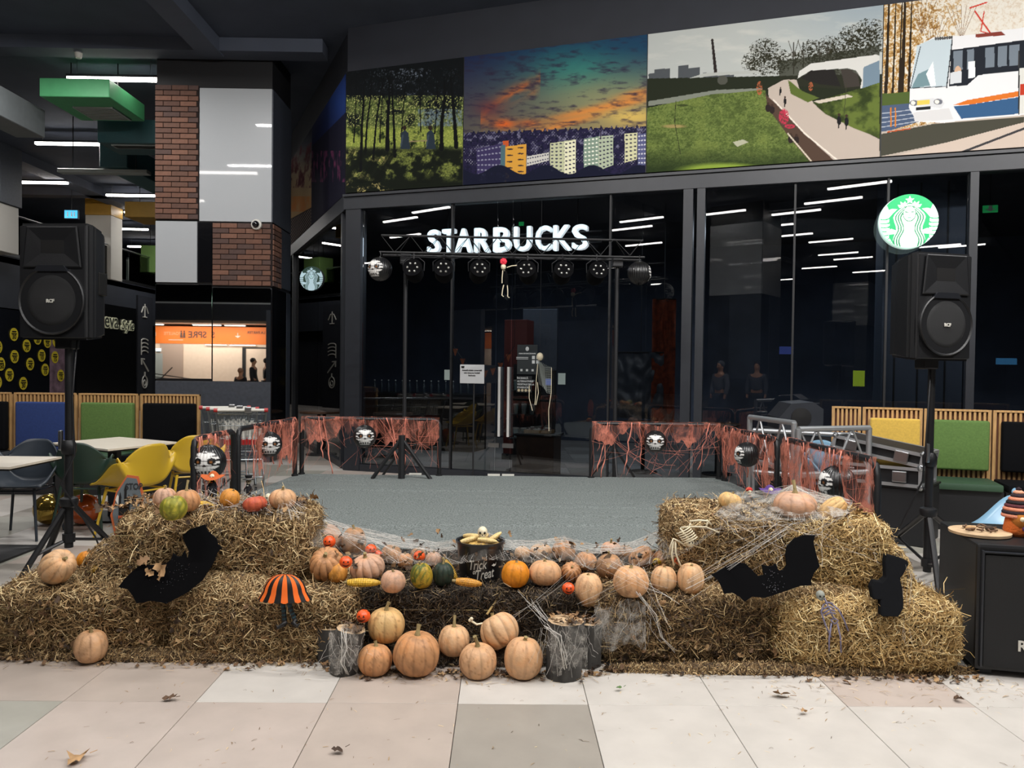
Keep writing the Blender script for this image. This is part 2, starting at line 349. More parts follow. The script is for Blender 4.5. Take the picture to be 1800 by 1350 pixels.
def art_sunset(c):
    x, y = c.x, c.y; h = 235 - (x - 817) * .035
    t = np.clip((h - y) / 140, 0, 1)[..., None]
    r = np.clip((x - 817) / 320, 0, 1)[..., None]
    c.c = (hexa('#54504a') * (1 - r) + hexa('#a08a58') * r) * (1 - t) + (hexa('#1c2546') * (1 - r) + hexa('#1b3a55') * r) * t
    u_ = (x - 817) / 95; v_ = (y + .55 * (x - 817) - 250) / 60
    n = fbm(u_ * 1.6 + 3, v_ * 2.2, 4)
    c.blend(np.exp(-((x - 1010) / 95) ** 2 - ((y - 125) / 45) ** 2) * (.5 + .5 * n), '#2a7a72')
    c.blend(np.exp(-((x - 1060) / 110) ** 2 - ((y - 175) / 40) ** 2) * .8, '#8a8a62')
    d = (y - (205 - (x - 850) * .98 + 60 * np.clip((x - 850) / 90, 0, 1) ** 2 * .55))
    c.blend(np.exp(-(d / 14) ** 2) * ((x > 845) & (x < 950)) * np.clip(n * 2.4 - .45, 0, 1), '#d0642c')
    c.blend(np.exp(-((x - 885) / 22) ** 2 - ((y - 218) / 9) ** 2), '#d2602a'); c.blend(np.exp(-((x - 930) / 18) ** 2 - ((y - 217) / 7) ** 2) * .8, '#b85a30')
    c.blend(np.exp(-((x - 858) / 25) ** 2 - ((y - 190) / 16) ** 2) * .7, '#5e3038')
    for (cx, cy, rx, ry) in [(1030, 196, 80, 7), (1095, 182, 60, 8), (1010, 210, 60, 5), (1120, 165, 40, 8), (985, 222, 60, 4)]:
        dd = ((x - cx) / rx) ** 2 + ((y - cy + (x - cx) * .22) / ry) ** 2; c.blend(np.exp(-dd) * .85, '#d0803c')
    c.blend(np.exp(-((x - 1110) / 50) ** 2 - ((y - 205) / 14) ** 2) * .8, '#d9b45a')
    c.blend((fbm(x / 18, y / 5, 9) - .52) * 2.5 * (y < h), '#2a2438')
    city = y > h - 2 + 3 * np.sin(x * .7) * (np.sin(x * .31) > 0)
    c.blend(city, '#231f3c'); nn = fbm(x / 6, y / 6, 6)
    c.blend(city * np.clip((fbm(x / 3, y / 2, 61) - .5) * 6, 0, 1), '#15162a'); c.blend(city * (y < 290) * (np.sin(x * 1.3) * np.sin(y * 1.1) > .45) * np.clip((nn - .45) * 5, 0, 1), '#8e8c9c'); c.blend(city * (y < 268) * np.clip((nn - .58) * 7, 0, 1), '#6a6880')
    def block(p, col, nx, ny, dark='#2c2a44', roof=None):
        c.poly(p, col); (ax, ay), (bx, by), (cx, cy), (dx, dy) = p
        for i in range(nx):
            for j in range(ny):
                s_ = (i + .5) / nx; t_ = (j + .5) / ny
                xx = (ax + (bx - ax) * s_) * (1 - t_) + (dx + (cx - dx) * s_) * t_; yy = (ay + (by - ay) * s_) * (1 - t_) + (dy + (cy - dy) * s_) * t_
                c.ell(xx, yy, abs(bx - ax) / nx * .28 + .3, 1.3, dark)
    block([(838, 262), (882, 252), (882, 328), (838, 318)], '#3a3358', 7, 7, '#8b8aa0')
    c.poly([(884, 248), (894, 247), (894, 258), (884, 260)], '#c0562c')
    block([(887, 258), (925, 253), (925, 315), (885, 325)], '#d29a3e', 2, 6, '#3a2c30'); c.poly([(880, 256), (888, 254), (888, 324), (880, 326)], '#4c6a72')
    block([(926, 275), (965, 268), (965, 282), (926, 292)], '#c7c4bc', 9, 2, '#4a4a5c')
    block([(967, 252), (1012, 245), (1012, 305), (967, 300)], '#bcbf9c', 6, 8, '#3c3c50'); block([(992, 250), (1012, 246), (1012, 305), (992, 310)], '#dedcbc', 3, 8)
    block([(1026, 244), (1052, 240), (1052, 296), (1026, 300)], '#7c9080', 4, 8, '#e8e8d8'); block([(1052, 240), (1078, 238), (1078, 290), (1052, 300)], '#a8b29a', 4, 8)
    block([(1098, 235), (1120, 233), (1120, 280), (1098, 286)], '#c9c7a0', 3, 7); block([(1121, 236), (1136, 234), (1136, 290), (1121, 290)], '#55587c', 3, 7, '#c8c8d0')
    c.line([(1056, 242), (1056, 221)], 2, '#2b2338')
    c.blend((y > 298 + 8 * np.sin(x / 13)) * np.clip(.6 + nn, 0, 1), '#14172a')
def art_park(c):
    x, y = c.x, c.y; c.fill('#aeb2ae'); c.blend(np.clip((110 - y) / 100, 0, 1) * .55 * np.clip((x - 1300) / 200, 0, 1), '#7f93a2')
    c.blend(np.clip((fbm(x / 60, y / 14, 11) - .5) * 2, 0, 1), '#c6c6bd')
    n = .5 * fbm(x / 3, y / 2.2, 12) + .5 * fbm(x / 1.5, y / 1.2, 44, 3); n2 = fbm(x / 22, y / 16, 13)
    for a, b, t in [(1150, 1178, 122), (1192, 1210, 116), (1210, 1230, 120), (1236, 1290, 128), (1140, 1152, 130)]: c.poly([(a, t), (b, t - 2), (b, 150), (a, 150)], '#4b4f52')
    c.line([(1252, 70), (1258, 128)], [4, 6], '#2a2422'); c.ell(1252, 71, 3, 1.5, '#2a2422')
    ground = y > 138 - (x - 1140) * .02; c.blend(ground, '#23281c')
    for cx, cy, r in [(1345, 100, 33), (1325, 110, 22), (1368, 108, 24), (1430, 98, 28), (1460, 88, 26), (1500, 75, 32), (1530, 65, 34), (1480, 100, 32), (1398, 105, 16)]:
        d = np.hypot(x - cx, y - cy) / r; c.blend((d < 1) * np.clip((n - .36 - .17 * d) * 14, 0, 1), '#2b2a1e')
    for cx in (1395, 1412, 1440, 1455): c.line([(cx, 130), (cx, 75)], 2, '#3c3a33'); c.line([(cx, 100), (cx - 9, 72)], 1.2, '#4b4840'); c.line([(cx, 100), (cx + 9, 70)], 1.2, '#4b4840')
    c.poly([(1370, 150), (1370, 108), (1546, 80), (1546, 160)], '#2a2b20', .75)
    c.poly([(1140, 178), (1260, 158), (1340, 155), (1340, 162), (1140, 186)], '#8f9488', .8)
    c.poly([(1210, 138), (1240, 128), (1330, 124), (1340, 128), (1260, 133)], '#a9aca6'); c.ell(1270, 141, 9, 8, '#4c4d45')
    c.poly([(1137, 190), (1250, 166), (1345, 158), (1352, 190), (1400, 250), (1428, 290), (1300, 296), (1137, 306)], '#5a6a34')
    gr = c.inpoly([(1137, 190), (1250, 166), (1345, 158), (1352, 190), (1400, 250), (1428, 290), (1300, 296), (1137, 306)])
    c.blend(gr * np.clip((n - .48) * 4, 0, 1) * .6, '#8f9a56'); c.blend(gr * np.clip((.49 - n) * 6, 0, 1) * .7, '#38441f'); c.blend(gr * np.clip((n2 - .5) * 4, 0, 1) * .45, '#74803f'); c.blend(gr * np.clip((.44 - n2) * 5, 0, 1) * .6, '#3c4923'); c.blend(gr * np.clip((y - 255) / 40, 0, 1) * .75, '#1c2814')
    c.ell(1270, 300, 90, 16, '#8aa13f', .9, .4); c.ell(1185, 222, 26, 4, '#a48c5c', .8, .5); c.poly([(1288, 250), (1306, 245), (1316, 250), (1296, 258)], '#a8a890'); c.ell(1200, 185, 10, 2, '#3a4423')
    c.poly([(1350, 155), (1378, 140), (1400, 140), (1408, 165), (1470, 205), (1546, 245), (1546, 282), (1440, 292), (1385, 215), (1352, 180)], '#b4a79b')
    c.poly([(1345, 165), (1362, 180), (1420, 240), (1475, 290), (1430, 292), (1390, 245), (1350, 190)], '#4e3d33'); c.line([(1360, 176), (1415, 235), (1480, 288)], 2.5, '#e0d6c8')
    c.poly([(1385, 140), (1410, 160), (1440, 172), (1420, 180), (1390, 165)], '#55632e'); c.poly([(1428, 180), (1480, 165), (1546, 145), (1546, 243), (1500, 225), (1450, 200)], '#5d6b31')
    rr = c.inpoly([(1428, 180), (1480, 165), (1546, 145), (1546, 243), (1500, 225), (1450, 200)]); c.blend(rr * np.clip((.55 - n2) * 4, 0, 1), '#2f3a1c')
    c.poly([(1430, 178), (1490, 166), (1500, 170), (1440, 182)], '#c2b8a8')
    c.poly([(1405, 125), (1425, 112), (1540, 96), (1546, 98), (1546, 145), (1512, 156), (1515, 140), (1505, 124), (1490, 120), (1425, 124), (1402, 138)], '#c9c8c2')
    c.poly([(1408, 138), (1425, 124), (1466, 122), (1478, 152), (1440, 148)], '#23211f'); c.poly([(1478, 122), (1495, 122), (1508, 132), (1512, 152), (1485, 154)], '#3c3732'); c.poly([(1518, 118), (1546, 106), (1546, 145), (1516, 155)], '#6f8290')
    for px, py, s_ in [(1380, 178, 9), (1372, 160, 7), (1475, 212, 13), (1488, 214, 13)]:
        c.ell(px, py, s_ * .3, s_ * .6, '#1d1c1e'); c.ell(px, py - s_ * .8, s_ * .2, s_ * .2, '#3b2c26'); c.line([(px - 1, py), (px - 1, py + s_)], 2, '#1d1c1e')
    for px, py in [(1390, 245), (1400, 246), (1350, 190), (1357, 193)]: c.ell(px, py, 5, 7, '#2a2220'); c.ell(px, py - 8, 2.5, 2.5, '#3b2c26')
    c.line([(1385, 235), (1430, 288)], 2.5, '#c9bda8')
    for px, py, rx, ry in [(1378, 205, 9, 14), (1335, 155, 5, 12), (1425, 152, 4, 8), (1388, 222, 9, 4)]: c.blend((np.hypot((x - px) / rx, (y - py) / ry) < 1) * np.clip((n - .4) * 8, 0, 1), '#b5344a' if px > 1340 and px < 1400 else '#a55a3a')
    c.line([(1188, 178), (1186, 215), (1196, 270)], 1.2, '#2f3320'); c.line([(1488, 145), (1484, 200)], 1, '#3a3a2a')
def art_tram(c):
    x, y = c.x, c.y; c.fill('#d9d4c8'); n = fbm(x / 6, y / 6, 21); n2 = fbm(x / 20, y / 20, 22)
    n = .5 * n + .5 * fbm(x / 2, y / 2, 45, 3); c.blend((x < 1690) * np.clip((n - .36 - (x - 1560) / 1100) * 7, 0, 1), '#b08a50'); c.blend((x < 1660) * np.clip((n - .55) * 8, 0, 1), '#7a5426'); c.blend(((x > 1650) & (y < 60)) * np.clip((n - .5) * 3, 0, 1), '#c0a88c')
    for px, w in [(1560, 5), (1572, 3), (1588, 6), (1600, 4), (1583, 3)]: c.line([(px + 3, 0), (px, 90), (px - 3, 165)], [w * .6, w, w * 1.3], '#2b2218')
    for px, py in [(1620, 10), (1690, 20), (1640, 40)]:
        for k in range(7): c.line([(px, py + 50), (px + (k - 3) * 9, py - 10)], .8, '#7b6148')
    c.poly([(1547, 165), (1620, 160), (1620, 182), (1547, 192)], '#4c5c2e'); c.poly([(1547, 186), (1625, 180), (1660, 200), (1547, 235)], '#4a5870')
    for k in range(4): c.line([(1547, 200 + k * 8), (1625, 190 + k * 7)], 1.5, '#a6adb8')
    c.poly([(1547, 232), (1660, 214), (1860, 190), (1860, 290), (1547, 290)], '#b3a79b'); c.poly([(1547, 236), (1640, 218), (1800, 205), (1800, 222), (1547, 275)], '#45443a')
    c.poly([(1570, 275), (1800, 215), (1860, 205), (1860, 300), (1547, 300)], '#c4b4a6'); c.line([(1690, 268), (1800, 226), (1860, 210)], 4, '#3b3a3c'); c.line([(1560, 232), (1600, 226)], 2, '#b5532a')
    for px in (1566, 1574): c.line([(px, 190), (px, 222)], 2.5, '#c2762f')
    c.poly([(1600, 145), (1612, 82), (1640, 66), (1700, 62), (1860, 40), (1860, 190), (1800, 202), (1690, 212), (1660, 216), (1612, 214), (1598, 190)], '#dcdcdc')
    c.poly([(1612, 80), (1640, 68), (1674, 70), (1664, 152), (1600, 156)], '#b9c6cb'); c.poly([(1614, 130), (1640, 118), (1638, 150), (1602, 155)], '#6f8a90'); c.poly([(1628, 130), (1640, 108), (1645, 150), (1636, 152)], '#e9efee')
    c.line([(1618, 82), (1600, 155), (1665, 152)], 1.5, '#3a4046'); c.line([(1674, 70), (1664, 154)], 2, '#24282c')
    c.poly([(1672, 88), (1700, 84), (1860, 62), (1860, 118), (1720, 132), (1700, 150), (1668, 152)], '#20242b')
    for a, b in [(1676, 1692), (1700, 1712), (1732, 1748), (1754, 1770), (1774, 1792)]: c.poly([(a, 90 - (a - 1676) * .1), (b, 88 - (a - 1676) * .1), (b, 122 - (a - 1676) * .08), (a, 124 - (a - 1676) * .08)], '#8a97a0', .75)
    c.poly([(1702, 108), (1714, 107), (1714, 136), (1702, 138)], '#dfe3e4'); c.ell(1684, 125, 6, 9, '#c7a58a'); c.poly([(1670, 128), (1690, 124), (1690, 145), (1670, 148)], '#c9ccce')
    c.poly([(1675, 185), (1700, 176), (1860, 148), (1860, 158), (1704, 184)], '#cf6f2a'); c.poly([(1676, 187), (1704, 184), (1860, 160), (1860, 188), (1790, 200), (1690, 209)], '#35587e')
    c.poly([(1600, 184), (1600, 176), (1655, 172), (1660, 182), (1655, 190)], '#c4c6c8', .6)
    for px, py in [(1607, 181), (1649, 179)]: c.ell(px, py, 8, 5, '#6d6f78'); c.ell(px - 2, py, 4, 3.5, '#efe9d8')
    c.poly([(1612, 177), (1634, 175), (1634, 183), (1612, 185)], '#d8c15a'); c.poly([(1610, 189), (1636, 187), (1636, 192), (1610, 194)], '#27292c'); c.poly([(1605, 198), (1668, 190), (1676, 210), (1608, 214)], '#cdcccb')
    c.line([(1714, 20), (1742, 60)], 3, '#c0392b'); c.line([(1742, 60), (1724, 55), (1730, 20)], 2, '#c0392b'); c.line([(1705, 14), (1735, 4)], 2.5, '#c0392b'); c.poly([(1715, 60), (1760, 55), (1768, 62), (1715, 66)], '#7d3a30')
    for k in range(8): c.ell(1645 + k * 4, 68 - k * .3, 2, 3, '#4c4c4c')
    c.poly([(1792, 120), (1860, 112), (1860, 200), (1790, 200)], '#cfcfc8'); c.line([(1791, 90), (1791, 200)], 2.5, '#333333'); c.poly([(1793, 148), (1860, 138), (1860, 160), (1793, 168)], '#b33b28')
def art_left_sky(c):
    x, y = c.x, c.y; c.fill('#8e9092'); t = np.clip((y - 230) / 130, 0, 1); c.blend(t * .7, '#c79a5a'); c.blend(np.clip((300 - y) / 70, 0, 1), '#1a1d2c')
    n = fbm(x / 4 + y / 30, y / 14, 31); c.blend(np.clip((n - .45) * 4, 0, 1) * ((y > 250) & (y < 330)), '#5b3138')
    c.blend(((y > 345) & (y < 372)) * np.clip(1 - n, 0, 1), '#d0742c'); c.blend(y + (x - 512) * .55 > 384, '#2a1e22'); c.blend((y + (x - 512) * .55 > 386) * (np.sin(x * 1.7) * np.sin(y * 1.1) > .2), '#7a6a60')
def art_left_night(c):
    x, y = c.x, c.y; c.fill('#121a3c'); c.blend(np.exp(-((x - 600) / 30) ** 2 - ((y - 170) / 60) ** 2) * .8, '#2a4a94'); n = fbm(x / 3, y / 16, 33)
    c.blend((y > 250 - (x - 555) * 1.0) * .8, '#16131f'); c.blend(((y > 265) & (y < 320)) * np.clip((n - .5) * 5, 0, 1), '#5b2a48')
def poster(name, label, O, UU, nn, u0, u1, z0, z1, w, h, art, grp='large picture posters over the shop front'):
    t = thing(name, label, 'poster', tuple(Vector(O) + Vector(UU) * (u0 + u1) / 2 + Vector((0, 0, z0))), 0, grp)
    t['x'] = 0; del t['x']
    A = wall_sheet(O, UU, u0 + .005, u1 - .005, z0, z1, nn, w, h)
    px, py = proj(A); c = Canvas(px, py); art(c)
    A -= np.array(t.location[:]); grid_mesh('print_sheet', A, c.c, PRINT, t)
    b = MB(); p0 = Vector(O) + Vector(UU) * u0; p1 = Vector(O) + Vector(UU) * u1; tl = Vector(t.location)
    q = [p0, p1, p1 + Vector(nn) * .055, p0 + Vector(nn) * .055]
    b.add([tuple(Vector((v.x, v.y, z)) - tl) for z in (z0, z1) for v in q], [(0, 1, 2, 3), (4, 5, 6, 7), (0, 1, 5, 4), (1, 2, 6, 5), (2, 3, 7, 6), (3, 0, 4, 7)])
    b.build('backing_board', M['black'], t)
    return t
# ------------------------------------------------------------ floor with tiles
def tilemat(name, col):
    return mat(name, col, .42, var=.07, vs=5, bump=.03, bs=30)
TM = [tilemat('light tile', '#b9b4ad'), tilemat('beige tile', '#a89c92'), tilemat('grey tile', '#918b82'), tilemat('pinkish tile', '#aea299'), tilemat('green grey tile', '#96948a')]
floor = put('floor', None); tag(floor, 'mall floor of large square pale tiles', kind='structure')
def farfloor():
    m = mat('tiled floor far', '#a39d95', .42); nt = m.node_tree; b = nt.nodes['Principled BSDF']
    tc = nt.nodes.new('ShaderNodeTexCoord'); br = nt.nodes.new('ShaderNodeTexBrick'); br.offset = 0; br.inputs['Scale'].default_value = 1
    br.inputs['Brick Width'].default_value = .6; br.inputs['Row Height'].default_value = .6; br.inputs['Mortar Size'].default_value = .003
    br.inputs['Color1'].default_value = (*lin('#b0aaa2'), 1); br.inputs['Color2'].default_value = (*lin('#8f8982'), 1); br.inputs['Mortar'].default_value = (*lin('#4b4844'), 1)
    nt.links.new(tc.outputs['Object'], br.inputs['Vector']); nt.links.new(br.outputs[0], b.inputs['Base Color']); return m
MB().box(-26, 18, -26, 40, -.3, -.012).build('slab', M['mortar'], floor)
X0, Y0 = -.19, 3.5
tmesh = {}
def tile_mesh(mi):
    if mi not in tmesh:
        b = MB().bbox(-.2985, .2985, -.2985, .2985, -.012, 0, b=.0015, seg=1); o = b.build('tile', TM[mi], floor); tmesh[mi] = o.data; bpy.data.objects.remove(o)
    return tmesh[mi]
spec = {(-1, -1): 1, (0, -1): 2, (1, -1): 0, (2, -1): 0, (3, -1): 0, (-2, -1): 3, (-3, -1): 3, (-4, -1): 4, (4, -1): 0,
        (-5, 0): 1, (-4, 0): 1, (-3, 0): 1, (-2, 0): 0, (-1, 0): 1, (0, 0): 0, (1, 0): 0, (2, 0): 0, (3, 0): 3, (4, 0): 0, (-1, -2): 2, (0, -2): 2}
trs = random.Random(3); ntile = 0; done = set()
for j in range(-2, 15):
    for i in range(-13, 9):
        cx = X0 + .6 * i + .3; cy = Y0 + .6 * j + .3
        px = 884 + cx * F_PX / cy
        if px < -120 or px > 1960: continue
        if -2.0 < cx < 2.0 and 4.3 < cy < 8.2: continue
        if ntile > 285: continue
        mi = spec.get((i, j), trs.choice([0, 0, 1, 2, 3, 4, 0, 2])); o = put('tile', tile_mesh(mi), floor)
        o.location = (cx, cy, 0); o.rotation_euler = (0, 0, trs.choice([0, PI / 2, PI, -PI / 2])); ntile += 1; done.add((i, j))
far = MB()
for (x0, x1, y0, y1) in [(-26, 18, -26, 2.3), (-26, X0 - 13 * .6, 2.3, 40), (X0 + 9 * .6, 18, 2.3, 40), (X0 - 13 * .6, X0 + 9 * .6, 12.5, 40)]:
    far.box(x0, x1, y0, y1, -.012, -.0005)
for j in range(-2, 15):
    for i in range(-13, 9):
        if (i, j) not in done: far.box(X0 + .6 * i, X0 + .6 * (i + 1), Y0 + .6 * j, Y0 + .6 * (j + 1), -.012, -.0005)
tag(far.build('far_tiles', farfloor(), floor), kind='stuff')

# ------------------------------------------------------------ carpeted stage
def stage():
    t = thing('stage', 'low stage covered in grey green carpet behind the straw bales', 'stage', (0, 6.5, 0))
    A = [(-2.16, 8.16), (2.34, 8.12), (2.5, 4.84), (-2.45, 4.84)]
    b = MB(Matrix.Translation((0, -6.5, 0))); b.prism([(x, y) for x, y in A], .36, .392, ax='z'); b.build('platform', M['black'], t)
    b = MB(); lo = MB(Matrix.Translation((0, -6.5, 0))); lo.prism([(x * .97, 6.5 + (y - 6.5) * .97) for x, y in A], 0, .36, ax='z'); lo.build('skirt', M['black'], t)
    n = 60
    def fn(s, r):
        y = 4.84 + (8.14 - 4.84) * r; xl = -2.45 + (.29) * r; xr = 2.5 - .16 * r; x = xl + (xr - xl) * s
        z = .398 + .006 * noise.noise(Vector((x * .7, y * 9, 0))) * (1 if noise.noise(Vector((x * .4, y * 1.2, 3))) > -.1 else .2) + .004 * noise.noise(Vector((x * 2, y * 2, 5)))
        z += .016 * math.exp(-((y - 5.55 - .05 * x) / .03) ** 2) + .010 * math.exp(-((y - 6.35 + .03 * x) / .03) ** 2) * (.5 + .5 * math.sin(x * 2)) + .008 * math.exp(-((y - 7.1) / .025) ** 2)
        if s in (0, 1) or r in (0, 1): z = .392
        return (x, y - 6.5, z)
    MB().grid(70, 160, fn).build('carpet', M['carpet'], t, smooth=True)
    g = MB(); 
    for px in (730, 868, 893): 
        p = P(px, 835, 8.16); g.cbox((p.x, 8.165 - 6.5, .395), (.13, .05, .03))
    g.build('edge_tape', M['offwhite'], t)
stage()

# ------------------------------------------------------------ ceiling
CZ = 6.5
ceiling = MB().box(-26, 18, -26, 40, CZ, CZ + .3).build('ceiling', M['ceil'], kind='structure')
def beam(x0, x1, y0, y1, z0=6.28):
    MB().box(x0, x1, y0, y1, z0, CZ).build('trim_1', M['beam'], kind='structure')
beam(-4.72, -4.36, -20, 12.0); beam(-11.9, -11.4, -20, 32); beam(3.2, 3.55, -20, 8.5)
beam(-26, -2.8, 11.8, 12.15, 6.3); beam(-26, 18, -4.2, -3.8); beam(-26, -4, 22, 22.4)
beam(-26, 10, 4.6, 4.9)

def lamp_proto():
    t = thing('ceiling_lamp', 'long white lit ceiling lamp nearest the left column', 'ceiling lamp', (0, 0, 6.2))
    MB().bbox(-.75, .75, -.045, .045, -.02, .03, b=.008).build('diffuser', M['lamp'], t)
    MB().bbox(-.76, .76, -.05, .05, .03, .07, b=.005).build('housing', M['frame'], t)
    for x in (-.6, .6): MB().tube([(x, 0, .06), (x, 0, .3)], .004, 5).build('hanger', M['steel'], t)
    return t
LAMP = lamp_proto(); LAMP.location = tuple(P(200, 143, 12.8)); LAMP.location.z = 6.2
def lamp(loc, label, group=None):
    c = copy_tree(LAMP); c.location = (loc[0], loc[1], 6.2); c['label'] = label
    if group: c['group'] = group
    elif 'group' in c: del c['group']
    return c
for px, py, Z, lb in [(125, 260, 16.6, 'lit ceiling lamp left of the teal boxes, second nearest in the left hall'), (68, 327, 20.2, 'lit ceiling lamp highest above the left loudspeaker'),
                      (235, 340, 21.6, 'lit ceiling lamp just left of the brick column in front of the yellow block'), (262, 361, 24, 'lit ceiling lamp half hidden by the brick column'),
                      (222, 377, 27, 'small far lit ceiling lamp right of the yellow topped column'), (258, 399, 31, 'farthest lit ceiling lamp beside the brick column')]:
    p = P(px, py, Z); lamp(p, lb)
glab = 'lit ceiling lamp of the hall seen only as a reflection in the shop glass'
for px, py in [(1510, 326), (1464, 353), (1396, 374), (1267, 375), (1353, 398), (1389, 414), (1460, 423), (1473, 446), (1499, 454), (1529, 477), (1127, 387), (1131, 430), (1110, 402),
               (703, 388), (757, 371), (712, 416), (660, 462), (1648, 432), (1690, 432), (1440, 470), (1300, 470), (1370, 492), (1420, 505), (1530, 520), (1085, 470), (1700, 500), (1700, 540), (1150, 500)]:
    Z = (6.2 - 1.547) * F_PX / (hz(px) - py); r = mirror(P(px, py, Z))
    if -25 < r.y < 9 and -25 < r.x < 17: lamp((r.x, r.y), glab, 'ceiling lamps reflected in the shop glass')
for x, y in [(0, 1.0), (-3.6, 1.6), (3.6, 1.6), (-6.8, 5.5), (-9.5, 9.2)]: lamp((x, y), glab, 'ceiling lamps reflected in the shop glass')

def hbox(name, label, x0, x1, y0, y1, z0, z1, m, grille=None):
    t = thing(name, label, 'ceiling box', ((x0 + x1) / 2, (y0 + y1) / 2, z0))
    b = MB(Matrix.Translation((-(x0 + x1) / 2, -(y0 + y1) / 2, -z0))); b.bbox(x0, x1, y0, y1, z0, z1, b=.01, seg=1); b.build('casing', m, t)
    if grille:
        g = MB(Matrix.Translation((-(x0 + x1) / 2, -(y0 + y1) / 2, -z0))); gx0, gx1, gy0, gy1 = grille
        k = 9
        for i in range(k): y = gy0 + (gy1 - gy0) * (i + .5) / k; g.box(gx0, gx1, y - .02, y + .02, z0 - .02, z0)
        g.box(gx0, gx0 + .03, gy0, gy1, z0 - .025, z0); g.box(gx1 - .03, gx1, gy0, gy1, z0 - .025, z0); g.build('grille', M['grille'], t)
    for sx in (-1, 1): MB().tube([(sx * (x1 - x0) * .35, 0, z1 - z0), (sx * (x1 - x0) * .35, 0, CZ - z0)], .01, 5).build('hanger', M['black'], t)
hbox('vent_box', 'bright green ventilation box under the ceiling left of the brick column', -7.37, -6.27, 12.3, 13.5, 5.74, 6.03, M['green'], (-7.1, -6.45, 12.75, 13.4))
hbox('vent_box', 'wide dark teal box hanging behind the green ventilation box', -7.3, -5.4, 13.9, 14.7, 5.48, 5.9, M['teal'], (-7.1, -5.5, 14.0, 14.2))
hbox('vent_box', 'long teal box running away below the wide teal box', -8.1, -7.55, 15.5, 20.5, 5.45, 5.95, M['teal'])
hbox('air_duct', 'long grey air duct entering from the left edge of the ceiling', -8.2, -7.72, 7.0, 13.05, 5.3, 5.76, M['grey'])
hbox('air_duct', 'slim pale duct bar under the teal boxes', -9.0, -7.2, 15.6, 15.8, 5.36, 5.44, M['grille'])
hbox('vent_box', 'ochre yellow box partly behind the brick column', -9.9, -9.0, 20.2, 21.3, 5.35, 5.75, M['yellow'])
hbox('vent_box', 'small lime green far box beside the brick column', -12.2, -11.6, 26, 27, 4.6, 5.5, M['green_f'])
def smoke():
    p = P(138, 103, 11.95); t = thing('smoke_detector', 'tiny white smoke detector on the ceiling beam at top left', 'detector', (p.x, p.y, 6.255))
    MB().lathe([(.0, -.05), (.04, -.05), (.05, -.02), (.055, .03)], 12).build('cap', M['offwhite'], t, smooth='auto'); MB().lathe([(.06, .03), (.06, .05)], 12).build('base_ring', M['grey'], t)
smoke()

# ------------------------------------------------------------ the clad column on the left
def brick_panel(parent, x0, x1, y, z0, z1, axis='x', bw=.248, bh=.071):
    """bricks of a panel, each one an object; axis x: facing -y, axis y: facing +x at x=y"""
    rows = int(round((z1 - z0) / (bh + .012))); h = (z1 - z0) / rows; L = x1 - x0; cols = L / (bw + .012)
    for r in range(rows):
        s = x0 - (bw + .012) * (.5 if r % 2 else 0)
        while s < x1 - .01:
            a = max(s, x0); b_ = min(s + bw, x1)
            if b_ - a > .03:
                w = round(b_ - a, 2); k = rnd.randrange(5); key = (axis, w, k)
                if key not in _bm:
                    mb = MB(); d = .02
                    if axis == 'x': mb.bbox(-w / 2, w / 2, -d, 0, -(h - .012) / 2, (h - .012) / 2, b=.003, seg=1)
                    else: mb.bbox(0, d, -w / 2, w / 2, -(h - .012) / 2, (h - .012) / 2, b=.003, seg=1)
                    o = mb.build('brick', M['brick'][k]); _bm[key] = o.data; bpy.data.objects.remove(o)
                o = put('brick', _bm[key], parent); o.location = ((a + b_) / 2, y, z0 + (r + .5) * h) if axis == 'x' else (y, (a + b_) / 2, z0 + (r + .5) * h)
            s += bw + .012
_bm = {}
